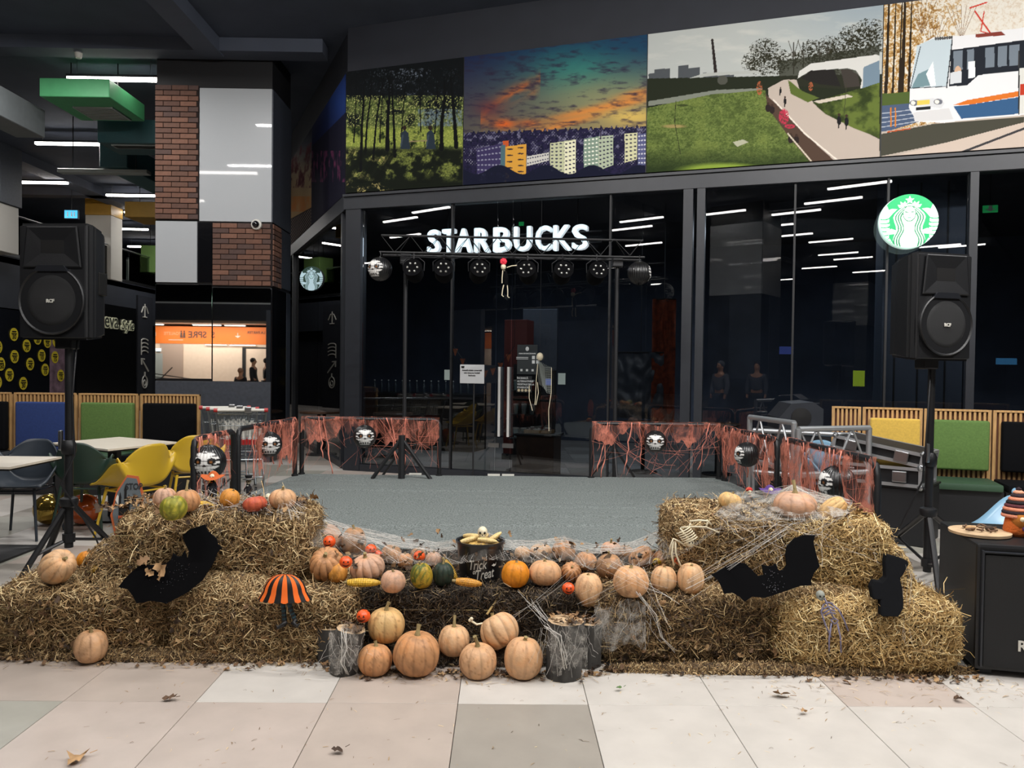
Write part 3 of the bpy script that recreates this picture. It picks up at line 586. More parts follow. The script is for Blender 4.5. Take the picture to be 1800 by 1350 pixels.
def column():
    Z = 12.2; pl = lambda px, py: P(px, py, Z)
    x0 = pl(273, 400).x; x1 = pl(478, 400).x; zt = pl(350, 154).z
    t = put('wall_column', None); tag(t, 'square column clad in brick, white and mirror panels', kind='structure')
    MB().box(x0 + .01, x1 - .01, Z + .02, Z + 1.05, 0, CZ).build('core', M['black'], t)
    zz = lambda py: pl(375, py).z
    xm = pl(350, 300).x; xb = pl(374, 440).x
    def panel(name, a, b_, z0, z1, m, g=.006): return MB().bbox(a + g, b_ - g, Z - .01, Z + .02, z0 + g, z1 - g, b=.004, seg=1).build(name, m, t)
    panel('mortar_bed', x0, xm, zz(388), zt + .03, M['mortar']); brick_panel(t, x0 + .008, xm - .008, Z - .01, zz(387), zt + .03)
    panel('panel', xm, x1, zz(390), zt, M['white'])
    panel('panel', x0, xm - .02, zz(498), zz(389), M['white'])
    panel('panel', xm - .02, xb, zz(498), zz(391), M['dgloss'])
    panel('mortar_bed', xb, x1, zz(503), zz(391), M['mortar']); brick_panel(t, xb + .008, x1 - .008, Z - .01, zz(502), zz(392))
    panel('mirror_pane', x0, xb, zz(667), zz(500), M['mirror']); panel('mirror_pane', xb, x1, zz(671), zz(505), M['mirror'])
    panel('panel', x0, x1, 0.0, zz(670), M['slate'])
    # side facing right
    def side(name, a, b_, z0, z1, m): return MB().bbox(x1 - .02, x1 + .01, a + .006, b_ - .006, z0 + .006, z1 - .006, b=.004, seg=1).build(name, m, t)
    side('side_panel', Z, Z + 1.05, zz(390), zt, M['slate']); side('mortar_bed', Z, Z + .45, zz(503), zz(391), M['mortar'])
    brick_panel(t, Z + .01, Z + .44, x1 + .01, zz(502), zz(392), axis='y')
    side('side_panel', Z + .45, Z + 1.05, zz(500), zz(391), M['slate']); side('side_panel', Z, Z + .8, 0, zz(504), M['dgloss']); side('side_panel', Z + .8, Z + 1.05, 0, zz(504), M['slate'])
    # camera
    p = pl(453, 396); c = thing('security_camera', 'small white dome security camera at the corner of the brick panel', 'camera', (p.x, Z - .03, p.z))
    MB().lathe([(.075, -.02), (.085, .02), (.08, .05), (.03, .06)], 16, T=Matrix.Rotation(R(90), 4, 'X')).build('housing', M['offwhite'], c, smooth='auto')
    MB().ball((0, -.07, 0), .055, 14, 10).build('lens_dome', M['dgloss'], c, smooth=True)
    return x0, x1
COLX0, COLX1 = column()

# ------------------------------------------------------------ left wing: shops below, gallery above
LX = -11.9
MB().box(LX - .3, LX, 5, 36, 2.83, 4.1).build('wall_left', M['band'], kind='structure')
MB().box(LX - .35, LX - .25, 5, 36, 0, 2.83).build('wall_left_shop', M['wall'], kind='structure')
MB().box(-20, LX, 5, 36, 3.9, 4.05).build('floor_gallery', M['band'], kind='structure')
MB().box(-20.2, -20, 5, 36, 0, CZ).build('wall_far_left', M['wall'], kind='structure')
MB().box(-20, 0, 36, 36.3, 0, CZ).build('wall_back', M['wall'], kind='structure')
def gallery():
    t = thing('glass_railing', 'clear glass railing with steel handrail along the upper gallery at left', 'railing', (LX, 20, 4.1))
    for k in range(12):
        y0 = -13 + k * 2.2; MB().box(-.03, -.015, y0 + .02, y0 + 2.18, 0, .95).build('glass_pane', M['hallglass'], t)
    MB().tube([(-.02, -13, 1.0), (-.02, 13, 1.0)], .025, 8).build('handrail', M['steel'], t)
    MB().box(-.06, .01, -13, 13, -.02, .06).build('base_rail', M['steel'], t)
    for px, w, Z, lb in [(187, 1.5, 23.6, 'white gallery column with a yellow top left of the brick column'), ]:
        x = (px - 884) * Z / F_PX; c = thing('gallery_column', lb, 'column', (x, Z, 4.05))
        zz = lambda py: P(px, py, Z).z - 4.05
        MB().bbox(-.38, .38, -.35, .35, 0, zz(382), b=.01, seg=1).build('shaft', mat('matt white column', '#b4b1a8', .6), c)
        MB().bbox(-.39, .39, -.36, .36, zz(382), CZ - 4.05, b=.01, seg=1).build('top_block', M['yellow'], c)
    x = (20 - 884) * 17.6 / F_PX; c = thing('gallery_column', 'broad pale column on the gallery at the left picture edge', 'column', (x - 1.1, 17.9, 4.05))
    MB().bbox(-1.2, .95, -.35, .35, 0, 1.1, b=.01, seg=1).build('shaft', mat('pale column', '#b0ada6', .6), c); MB().bbox(-1.22, 1.0, -.4, .4, 1.1, CZ - 4.05, b=.01, seg=1).build('top_block', M['slate'], c)
    c = thing('gallery_counter', 'low grey counter behind the gallery railing', 'counter', (-13.4, 21.4, 4.05)); MB().bbox(-.3, .3, -1.5, 1.3, 0, .85, b=.01).build('body', M['grey'], c); MB().bbox(-.35, .35, -1.55, 1.35, .85, .9, b=.01).build('top', M['wood'], c)
    c = thing('gallery_cabinet', 'cream white cabinet on the gallery next to the brick column', 'cabinet', (-12.9, 25.8, 4.05)); MB().bbox(-.4, .4, -1.2, 1.2, 0, .95, b=.01).build('body', M['offwhite'], c); MB().box(-.42, .42, -1.22, 1.22, .95, 1.0).build('top', M['grey'], c)
    p = P(126, 377, 22); c = thing('emergency_sign', 'small lit pale blue emergency sign high in the left hall', 'sign', (p.x, p.y, p.z))
    MB().bbox(-.2, .2, -.03, .03, -.13, .13, b=.01).build('housing', M['black'], c); MB().box(-.18, .18, -.04, -.03, -.11, .11).build('lit_panel', mat('lit blue sign', '#3bb6e6', .5, emit='#35aee0', es=1.0), c)
    b = MB()
    for q in (-.09, .02, .1): b.ball((q, -.045, .05), (.02, .004, .02), 8, 6); b.cbox((q, -.045, -.02), (.03, .008, .09))
    b.build('pictogram', M['offwhite'], c); MB().tube([(0, 0, .13), (0, 0, CZ - p.z)], .008, 5).build('hanger', M['black'], c)
gallery()

def text_mesh(name, s, size, mt, parent, loc=(0, 0, 0), rot=(PI / 2, 0, 0), depth=.004, bold=0.0, shear=0, align='CENTER', sx=1.0):
    cu = bpy.data.curves.new(name, 'FONT'); cu.body = s; cu.size = size; cu.extrude = depth; cu.offset = bold; cu.shear = shear; cu.align_x = align; cu.align_y = 'CENTER'; cu.resolution_u = 3
    o = bpy.data.objects.new(name, cu); COL.objects.link(o); bpy.context.view_layer.update()
    me = bpy.data.meshes.new_from_object(o.evaluated_get(bpy.context.evaluated_depsgraph_get())); me.name = name
    bpy.data.objects.remove(o); bpy.data.curves.remove(cu); me.materials.clear(); me.materials.append(mt)
    o = put(name, me, parent); o.location = loc; o.rotation_euler = rot; o.scale = (sx, 1, 1); return o

def sticker_shop():
    t = thing('sale_window', 'dark shop window covered with round yellow price stickers behind the benches', 'shop window', (LX, 19.0, 0))
    MB().box(-.02, 0, -3.5, 2.4, .0, 2.8).build('window_pane', mat('dark window', '#15171c', .15), t)
    m_ = MB().box(.002, .01, 1.3, 2.25, .3, 2.8); m_.build('display_panel', mat('pinkish display', '#7b6470', .5, var=.5, vs=5), t)
    b = MB()
    for y in (-3.5, 2.36): b.box(-.03, .05, y - .04, y + .04, 0, 2.83)
    b.build('window_frame', M['frame'], t)
    ym = mat('yellow sticker', '#d8c430', .5)
    for px, py, s in [(2, 610, '50'), (30, 588, '30'), (52, 608, '70'), (31, 627, '30'), (7, 640, '250'), (58, 640, '40'), (22, 659, '70'), (78, 625, '10'), (101, 628, '15'), (71, 595, '20'), (88, 601, '25'), (103, 600, '10'),
                      (84, 650, '15'), (111, 660, '12'), (46, 674, '30'), (1, 672, '40'), (128, 632, '10')]:
        Z = LX * F_PX / (px - 884); p = P(px, py, Z)
        o = MB().lathe([(.16, 0), (.16, .006)], 20, T=Matrix.Rotation(R(90), 4, 'Y')).build('price_sticker', ym, t); o.location = (.012, p.y - 19.0, p.z)
        text_mesh('price_number', s, .15, M['facek'], o, (.01, 0, -.06), (PI / 2, 0, PI / 2), .001, .004)
        bb = MB(); bb.cbox((.009, 0, .07), (.004, .16, .03)); bb.cbox((.009, 0, .02), (.004, .2, .025)); bb.build('price_bar', M['facek'], o)
    t = thing('shop_sign', 'pale outlined shop name lettering on the black shop front', 'sign', (LX, 23.9, 0))
    p = P(212, 562, LX * F_PX / (212 - 884))
    MB().box(-.02, .03, -2.4, 1.1, 0, 3.3).build('shop_front', mat('black shop front', '#0a0b0d', .3), t)
    lm = mat('pale letter', '#b7b79a', .5, emit='#b7b79a', es=.25); dm = mat('letter inner', '#3a3d36', .5)
    text_mesh('lettering', 'eva', .62, lm, t, (.05, -.55, 2.8), (PI / 2, 0, PI / 2), .02, .03); text_mesh('lettering_inner', 'eva', .62, dm, t, (.075, -.55, 2.8), (PI / 2, 0, PI / 2), .003, .003)
    text_mesh('lettering', 'Style', .42, lm, t, (.05, .45, 2.72), (PI / 2, 0, PI / 2), .02, .022, shear=.3); text_mesh('lettering_inner', 'Style', .42, dm, t, (.075, .45, 2.72), (PI / 2, 0, PI / 2), .003, .001, shear=.3)
    t = thing('pictogram_pillar', 'narrow black pillar with white line pictograms beside the brick column', 'pillar', (LX, 25.5, 0))
    MB().box(-.1, .06, -.45, .6, 0, 3.75).build('panel', M['wall'], t)
    b = MB(); X = .07; k_ = 3.0
    b.tube([(X, 0, 3.5), (X, 0, 3.05)], .024, 5); b.tube([(X, -.24, 3.2), (X, -.1, 3.4), (X, .1, 3.4), (X, .24, 3.2)], .024, 5); b.tube([(X, -.14, 3.06), (X, .14, 3.06)], .024, 5); b.build('pictogram_arrow_stand', M['offwhite'], t); b = MB()
    for k in range(4): b.tube([(X, .24 * math.cos(a), 2.28 - .13 * k + .07 * math.sin(a)) for a in np.linspace(.2, PI, 8)], .022, 5)
    b.tube([(X, -.24, 2.28), (X, -.24, 1.82)], .022, 5); b.build('pictogram_coil', M['offwhite'], t); b = MB()
    b.tube([(X, .26, 1.28), (X, -.22, 1.68)], .026, 5); b.tube([(X, -.02, 1.68), (X, -.24, 1.70), (X, -.22, 1.5)], .026, 5); b.build('pictogram_arrow', M['offwhite'], t); b = MB()
    b.tube([(X, .18 * math.cos(a), .93 + .2 * math.sin(a)) for a in np.linspace(0, 2 * PI, 16)], .022, 5); b.tube([(X, .09 * math.cos(a), .9 + .09 * math.sin(a)) for a in np.linspace(0, 2 * PI, 12)], .022, 5); b.tube([(X, 0, 1.12), (X, 0, 1.26)], .03, 5)
    b.build('pictogram_bottle', M['offwhite'], t)
sticker_shop()
# ------------------------------------------------------------ the dark glazed shop
ZB = BZ0                    # lower edge of the pictures
us_l = [us[0], us[1], us[2], us[3], us[4]]
UE = us[4] + 1.2
C1 = PH(511, 768); UL = (C1 - C0); LL = UL.length; UL = UL / LL; NL = Vector((UL.y, -UL.x, 0))
if NL.dot(EYE - C0) < 0: NL = -NL
def wbox(mb, u0, u1, o0, o1, z0, z1, O=C0, UU=U, NN=N):
    q = [Vector(O) + UU * u + NN * o for u, o in ((u0, o0), (u1, o0), (u1, o1), (u0, o1))]
    return mb.add([(v.x, v.y, z) for z in (z0, z1) for v in q], [(0, 1, 2, 3), (4, 5, 6, 7), (0, 1, 5, 4), (1, 2, 6, 5), (2, 3, 7, 6), (3, 0, 4, 7)])
wbox(MB(), -.05, UE + 3, -.25, .0, ZB - .02, CZ).build('wall_shop', M['wall'], kind='structure')
wbox(MB(), 0, LL + 2.5, -.25, .0, ZB - .02, CZ, C0, UL, NL).build('wall_shop_left', M['wall'], kind='structure')
# pictures
PN = [('poster', 'dark poster of people among park trees, first on the long shop front', art_trees, 230, 260), ('poster', 'poster of an orange and teal sunset over tower blocks', art_sunset, 380, 260),
      ('poster', 'poster of a green park with a path and curved white shelter', art_park, 430, 280), ('poster', 'poster of a white tram beside autumn trees at the right edge', art_tram, 330, 300)]
for i, (nm, lb, art, w, h) in enumerate(PN): poster(nm, lb, C0, U, N, us[i], us[i + 1], BZ0, BZ1, w, h, art)
def LU(px):
    d = ray(px, 400); tt = (C0 - EYE).dot(NL) / d.dot(NL); return ((EYE + d * tt) - C0).dot(UL)
lu = [LU(612), LU(553), LU(514)]
poster('poster', 'narrow dark blue night poster on the receding left shop front', C0, UL, NL, .03, lu[1], BZ0, BZ1, 120, 200, art_left_night)
poster('poster', 'narrow poster of a pale orange sky at the far left of the shop front', C0, UL, NL, lu[1], LL + .6, BZ0, BZ1, 120, 200, art_left_sky)
# frame
def frames():
    b = MB(); wbox(b, -.06, UE + 3, -.12, .07, ZB - .24, ZB - .03); b.build('trim_2', M['frame'], kind='structure')
    b = MB(); wbox(b, -.06, UE + 3, -.12, .10, ZB - .06, ZB - .025); b.build('trim_3', M['frame'], kind='structure')
    b = MB(); wbox(b, 0, LL + 2.5, -.12, .07, ZB - .24, ZB - .02, C0, UL, NL); b.build('trim_4', M['frame'], kind='structure')
    b = MB(); wbox(b, -.05, UE + 3, -.1, .05, 0, .1); b.build('baseboard_shop', M['frame'], kind='structure')
    b = MB(); wbox(b, 0, LL + 2.5, -.1, .05, 0, .1, C0, UL, NL); b.build('baseboard_shop_left', M['frame'], kind='structure')
    w = 0
    posts = [(WU(612, 600)[0] - .02, WU(636, 600)[0]), (WU(1198, 600)[0], WU(1215, 600)[0]), (WU(1222, 600)[0], WU(1236, 600)[0]), (WU(1697, 600)[0], WU(1712, 600)[0])]
    for a, c in posts:
        o = MB(); wbox(o, a, c, -.12, .06, .0, ZB - .24); o.build('mullion', M['frame'], kind='structure', label='vertical dark steel post of the shop glazing')
    for px in (795, 1072, 1395, 1558):
        u = WU(px, 500)[0]; o = MB(); wbox(o, u - .012, u + .012, -.03, .03, .1, ZB - .24); o.build('mullion', M['black'], kind='structure')
    for u in (LU(608) + .02, LU(520)): o = MB(); wbox(o, u - .05, u + .05, -.1, .06, 0, ZB - .24, C0, UL, NL); o.build('mullion', M['frame'], kind='structure')
frames()
def panes():
    edges = [WU(636, 600)[0], WU(795, 500)[0], WU(873, 500)[0], WU(900, 500)[0], WU(1072, 500)[0], WU(1198, 600)[0]]; e2 = [WU(1236, 600)[0], WU(1395, 500)[0], WU(1558, 500)[0], WU(1697, 600)[0]]; e3 = [WU(1712, 600)[0], UE + 3]
    n = 1
    for E in (edges, e2, e3):
        for a, c in zip(E[:-1], E[1:]):
            o = MB(); wbox(o, a + .008, c - .008, -.012, 0, .1, ZB - .24); o.build('window_%d' % n, M['storeglass'], kind='structure'); n += 1
    for a, c in ((LU(606), LU(560)), (LU(560), LU(520)), (LU(519), LL + 2.5)):
        o = MB(); wbox(o, a + .008, c - .008, -.012, 0, .1, ZB - .24, C0, UL, NL); o.build('window_%d' % n, M['storeglass'], kind='structure'); n += 1
panes()
# shop shell inside
IN = 6.0
wbox(MB(), -4, UE + 3, -IN - .2, -IN, 0, ZB).build('wall_shop_back', mat('dark shop back wall', '#353c4a', .8, var=.25, vs=2), kind='structure')
q1 = C0 - N * .13; q2 = WP(UE + 3, -.13, 0); q3 = WP(UE + 3, -IN, 0); q4 = C0 + UL * (LL + 2.4) - NL * .13
MB().prism([(q1.x + .1, q1.y), (q2.x, q2.y), (q3.x, q3.y), (q4.x, q4.y)], ZB - .05, ZB + .1, ax='z').build('ceiling_shop', mat('black shop ceiling', '#14161b', .8), kind='structure')
def inplace(name, label, cat, px, py, d, grp=None):
    """thing standing d behind the glass, its local x along the shop front"""
    p = PW(px, py, -d); return thing(name, label, cat, (p.x, p.y, 0), R(WA), grp), p
def hang(name, label, cat, px, py, d, grp=None):
    p = PW(px, py, -d); return thing(name, label, cat, tuple(p), R(WA), grp), p

def shop_letters():
    d = .45; a = PW(750, 446, -d); c = PW(1035, 438, -d); L = (c - a).length; z = PW(895, 421, -d)
    t = thing('shop_name_sign', 'large white lit capital letters of the shop name behind the glass', 'sign', tuple(z), R(WA))
    # the letters, each a part
    xs = [(752, 775), (778, 802), (800, 832), (834, 863), (867, 900), (903, 936), (941, 971), (972, 1006), (1005, 1036)]
    H = abs(PW(890, 402, -d).z - PW(890, 443, -d).z)
    for ch, (x0, x1) in zip('STARBUCKS', xs):
        o = text_mesh('letter', ch, 1.0, M['letters'], t, depth=.04, bold=.0)
        me = o.data; co = np.array([v.co[:] for v in me.vertices]); mn, mx = co.min(0), co.max(0)
        w = (PW(x1, 420, -d) - PW(x0, 420, -d)).length * .84
        u = (PW((x0 + x1) / 2, 420, -d) - z).dot(U)
        sx = w / (mx[0] - mn[0]); sz = H / (mx[1] - mn[1])
        for v in me.vertices: v.co = ((v.co.x - (mn[0] + mx[0]) / 2) * sx, (v.co.y - (mn[1] + mx[1]) / 2) * sz, v.co.z)
        # thicken by a second slightly offset copy of the outline
        bm = bmesh.new(); bm.from_mesh(me); geom = bm.verts[:] + bm.edges[:] + bm.faces[:]
        for dx, dz in ((.015, 0), (-.015, 0), (.009, .009), (-.009, -.009), (.009, -.009), (-.009, .009)):
            g = bmesh.ops.duplicate(bm, geom=geom); bmesh.ops.translate(bm, vec=(dx, dz, 0), verts=[e for e in g['geom'] if isinstance(e, bmesh.types.BMVert)])
        bm.to_mesh(me); bm.free()
        o.location = (u, 0, (PW((x0 + x1) / 2, 421, -d).z - z.z) * .3)
    b = MB(); b.box(-L / 2 - .1, L / 2 + .1, .06, .1, H * .2, H * .26); b.box(-L / 2 - .1, L / 2 + .1, .06, .1, -H * .26, -H * .2); b.build('mounting_rail', M['black'], t)
    for x in (-L * .4, L * .4): MB().tube([(x, .08, 0), (x, .08, ZB - z.z)], .01, 5).build('hanger', M['black'], t)
shop_letters()

def logo_paint(c, green='#12a862', white='#eefaf2', dark='#0f7d4c'):
    """c in logo units, disc of radius 1, y up"""
    x, y = c.x, c.y; c.fill(green); ax = np.abs(x)
    def sym(pts, col): c.poly(pts, col); c.poly([(-a, b) for a, b in pts], col)
    # two tails at the sides
    sym([(.99, .05), (.72, .12), (.62, .25), (.42, .45), (.62, .47), (.72, .43), (.80, .62), (.9, .42), (1.0, .2)], white)
    sym([(.70, .10), (1.05, .05), (1.05, -.6), (.9, -.6), (.62, -.95), (.5, -.92), (.7, -.6), (.68, -.2)], white)
    for k in range(8):
        y0 = .08 - k * .145
        for i in range(14):
            pass
    band = (ax > .62) & (y < .12) & (y > -1.05); ph = (y + .18 * np.sqrt(np.clip(ax - .6, 0, 1)) ** 1 - .02 * np.sin(ax * 14)) / .15
    c.blend(band * (np.mod(ph, 1) < .26), green); c.blend((ax > .6) & (ax < .74) & (y < .0) & (y > -.4) & (np.mod(ph, 1) > .8), green)
    # arms
    sym([(.45, -.35), (.62, -.28), (.78, -.36), (.72, -.5), (.5, -.48)], white)
    # hair: wavy white body with green lines
    wav = lambda yy: .05 * np.sin(yy * 7.5 + .6)
    hw = np.where(y > 0, .50 * np.sqrt(np.clip(1 - ((y - .12) / .48) ** 2, 0, 1)), .50 - .0 * y)
    body = (ax < hw + wav(y)) & (y < .6) & (y > -1.0); c.blend(body, white)
    for k, (o, w) in enumerate([(.42, .024), (.33, .024), (.245, .024)]):
        cx = np.where(y > .1, o * np.sqrt(np.clip(1 - ((y - .1) / (.30 + o * .42)) ** 2, 0, 1)), o) + wav(y) * 1.1 + np.where(y < -.35, (-.35 - y) * .12, 0)
        c.blend((np.abs(ax - cx) < w) & (y < .1 + .30 + o * .42) & (y > -1.0), dark)
    # face
    c.ell(0, .27, .23, .30, dark); c.ell(0, .28, .205, .272, white)
    sym([(.04, .34), (.17, .36), (.17, .32), (.05, .31)], dark); sym([(.03, .4), (.1, .44), (.19, .40), (.1, .415)], dark)
    c.ell(0, .20, .03, .012, dark, .6); c.ell(0, .125, .07, .022, '#4fb487'); c.line([(-.045, .33), (-.03, .22)], .012, dark)
    # chest
    c.ell(0, -.25, .19, .24, white); 
    # crown with star
    c.poly([(-.42, .62), (-.33, .47), (-.15, .56), (0, .58), (.15, .56), (.33, .47), (.42, .62), (.3, .6), (.33, .74), (.22, .66), (.17, .74), (.1, .64), (-.1, .64), (-.17, .74), (-.22, .66), (-.33, .74), (-.3, .6)], white)
    st = []
    for k in range(10):
        r_ = .17 if k % 2 == 0 else .072; a = PI / 2 + k * PI / 5; st.append((r_ * math.cos(a), .78 + r_ * math.sin(a)))
    c.poly(st, white); c.line([(-.33, .48), (-.15, .545), (0, .56), (.15, .545), (.33, .48)], .02, dark); c.line([(-.1, .62), (0, .66), (.1, .62)], .02, dark)
def disc_print(name, r, paint, material, parent, n=130):
    s = np.linspace(-1, 1, n); X, Y = np.meshgrid(s, s)
    # square -> disc mapping keeps a clean round rim
    u = X * np.sqrt(1 - Y * Y / 2); v = Y * np.sqrt(1 - X * X / 2); c = Canvas(u, v); paint(c)
    A = np.stack([u * r, np.zeros_like(u), v * r], -1); return grid_mesh(name, A, c.c, material, parent)
LOGO = vmat('lit logo print', .5, emit=.7)
def logos():
    p = PW(1596, 390, .2); r = 46.5 * p.y / F_PX
    t = thing('round_shop_sign', 'round green and white lit emblem with a crowned long haired figure at right', 'sign', tuple(p), R(WA * .75))
    o = disc_print('printed_face', r, logo_paint, LOGO, t); o.location = (0, -.06, 0)
    T = Matrix.Rotation(R(90), 4, 'X'); MB().lathe([(r * 1.0, -.055), (r * 1.02, -.055), (r * 1.02, .0), (r * .9, .005)], 48, T=T).build('rim', mat('pale lit rim', '#cfe9e0', .4, emit='#cfeee2', es=.5), t, smooth='auto')
    MB().tube([(0, .05, 0), (0, .22, 0)], .03, 8).build('bracket', M['black'], t)
    d = ray(549, 490); tt = (C0 + NL * .35 - EYE).dot(NL) / d.dot(NL); p = EYE + d * tt; r = 21 * p.y / F_PX
    t = thing('round_shop_sign', 'small unlit round emblem, faint glow added to its face, hanging outside the left shop front', 'sign', tuple(p), R(-8))
    lg = vmat('dim logo print with added glow', .5, emit=.3)  # faint emission added so the unlit face shows up
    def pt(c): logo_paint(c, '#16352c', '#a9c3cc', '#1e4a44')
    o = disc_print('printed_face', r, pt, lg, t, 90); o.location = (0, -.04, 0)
    MB().lathe([(r * 1.02, -.035), (r * 1.02, .0), (r * .9, .005)], 36, T=T).build('rim', M['black'], t, smooth='auto')
    b = MB(); b.tube([(0, 0, 0), (-.0, .4, 0)], .015, 6); b.build('bracket', M['black'], t)
logos()

def door_stuff():
    t = put('door_1', None); t.location = tuple(PW(885, 700, .0)); t.location.z = 0; t.rotation_euler = (0, 0, R(WA)); tag(t, kind='structure')
    z0 = PW(885, 768, .1).z; z1 = PW(885, 645, .1).z
    for px in (876, 882, 892, 897):
        q = PW(px, 700, .1 if px in (876, 892) else -.1); x = (q - t.location).dot(U); yy = -.07 if px in (876, 892) else .07
        b = MB().tube([(x, yy, z0), (x, yy, z1)], .019, 10); b.build('door_handle', mat('satin steel handle', '#c4c4c0', .55, metal=.25), t, smooth='auto')
    b = MB()
    for px in (879, 894):
        x = (PW(px, 700) - t.location).dot(U)
        for z in (z0 + .25, z1 - .25): b.tube([(x, -.07, z), (x, .07, z)], .01, 8)
    b.build('handle_fixing', M['steel'], t)
    b = MB()
    for px in (868, 893): x = (PW(px, 834) - t.location).dot(U); b.cbox((x, -.01, .52 - .05), (.16, .04, .06))
    b.build('patch_fitting', M['steel'], t)
door_stuff()
def paper(name, label, px0, py0, px1, py1, col, off=.02, lines=None, cat='notice', title=None):
    p = PW((px0 + px1) / 2, (py0 + py1) / 2, off); w = (px1 - px0) * p.y / F_PX / math.cos(R(WA)) * .98; h = (py1 - py0) * p.y / F_PX
    t = thing(name, label, cat, tuple(p), R(WA)); MB().bbox(-w / 2, w / 2, -.008, 0, -h / 2, h / 2, b=.003, seg=1).build('board', mat('board ' + col, col, .5), t); return t, w, h
def notices():
    t, w, h = paper('door_notice', 'white rectangular notice on a stand by the shop door handles', 808, 641, 852, 674, '#c9cbcc', .25)
    for s, z, sz in [('Această unitate comercială', .05, .026), ('este temporar închisă', .015, .026), ('Starbucks', -.02, .027)]: text_mesh('lettering', s, sz, M['facek'], t, (0, -.011, z), depth=.0005, bold=.001)
    b = MB(); b.cbox((-w * .38, -.01, h * .38), (w * .13, .003, .02)); b.cbox((-w * .38, -.01, h * .32), (w * .1, .003, .008)); b.build('corner_mark', M['facek'], t)
    MB().tube([(.02, .02, -h / 2), (.02, .02, -t.location.z)], .012, 6).build('pole', M['black'], t)
    b = MB(); b.box(-.13, .17, -.13, .17, -t.location.z, -t.location.z + .015); b.build('base_plate', M['black'], t)
    paper('small_notice', 'small pale paper on the glass left of the white notice', 781, 650, 793, 668, '#8d9a97', .012)
    paper('small_notice', 'small pale paper on the glass right of the hanging skeleton', 981, 656, 994, 676, '#7f8d8b', .012)
    t, w, h = paper('small_screen', 'tiny lit blue card reader screen behind the hanging skeleton', 959, 666, 969, 677, '#6f86d6', -1.2, cat='screen')
    MB().tube([(0, .01, -h / 2), (0, .01, -t.location.z)], .01, 6).build('pole', M['black'], t); o = kids(t)[0]; o.data.materials[0] = mat('lit small screen', '#6f86d6', .5, emit='#7d95ef', es=.6)
    t, w, h = paper('opening_hours_panel', 'dark opening hours panel on the glass right of the door handles', 909, 606, 945, 658, '#1c2326', .012, cat='sign')
    wm = mat('white print', '#b9bdbd', .5)
    text_mesh('lettering', 'ORAR DE FUNCȚIONARE', .021, wm, t, (0, -.011, h * .2), depth=.0005, bold=.001)
    b = MB()
    for i, x in enumerate((.09, .15)):
        for z in (0, -.06): b.cbox((x, -.011, h * .02 + z + .02), (.04, .003, .045))
    for z in (.02, .0): b.cbox((-.07, -.011, h * .02 + z), (.17, .003, .008))
    for x in (-.08, .0, .08): b.cbox((x, -.011, -h * .36), (.03, .003, .03))
    b.ball((0, -.011, h * .36), (.025, .003, .03), 10, 8); b.build('pictogram', wm, t)
    t, w, h = paper('glass_lettering', 'white lettering on the glass under the opening hours panel', 908, 661, 935, 690, '#14181b', .006, cat='sign')
    for k, s in enumerate(['ÎNCEARCĂ', 'ALTERNATIVELE', 'VEGETALE DE LA', 'STARBUCKS']): text_mesh('lettering', s, .032, wm, t, (-w / 2 + .01, -.011, h / 2 - .03 - k * .042), depth=.0005, bold=.001, align='LEFT')
    b = MB()
    for k in range(4): b.lathe([(.019, 0), (.019, .003)], 12, c=(-w / 2 + .035 + k * .05, 0, 0), T=Matrix.Translation((0, -.009, -h / 2 + .03)) @ Matrix.Rotation(R(90), 4, 'X'))
    b.build('round_mark', mat('cream mark', '#b5a98c', .5), t)
    t, w, h = paper('exit_sign', 'tiny lit green exit sign high inside the shop above the letters', 912, 390, 921, 397, '#0c3a22', -.9, cat='sign')
    o = kids(t)[0]; o.data.materials[0] = mat('lit exit green', '#16a34a', .5, emit='#1fbf63', es=.35); t.location.z += 0
    MB().tube([(0, 0, h / 2), (0, 0, ZB - t.location.z)], .008, 5).build('hanger', M['black'], t)
    t, w, h = paper('exit_sign', 'lit green exit sign behind the glass at the right picture edge', 1729, 361, 1752, 374, '#0c3a22', -.7, cat='sign')
    o = kids(t)[0]; o.data.materials[0] = bpy.data.materials['lit exit green']; MB().tube([(0, 0, h / 2), (0, 0, ZB - t.location.z)], .008, 5).build('hanger', M['black'], t)
    b = MB(); b.prism([(-.06, .0), (.0, -.03), (.06, 0), (.02, 0), (.02, .04), (-.02, .04), (-.02, 0)], -.012, -.009); b.build('arrow', M['offwhite'], t)
notices()

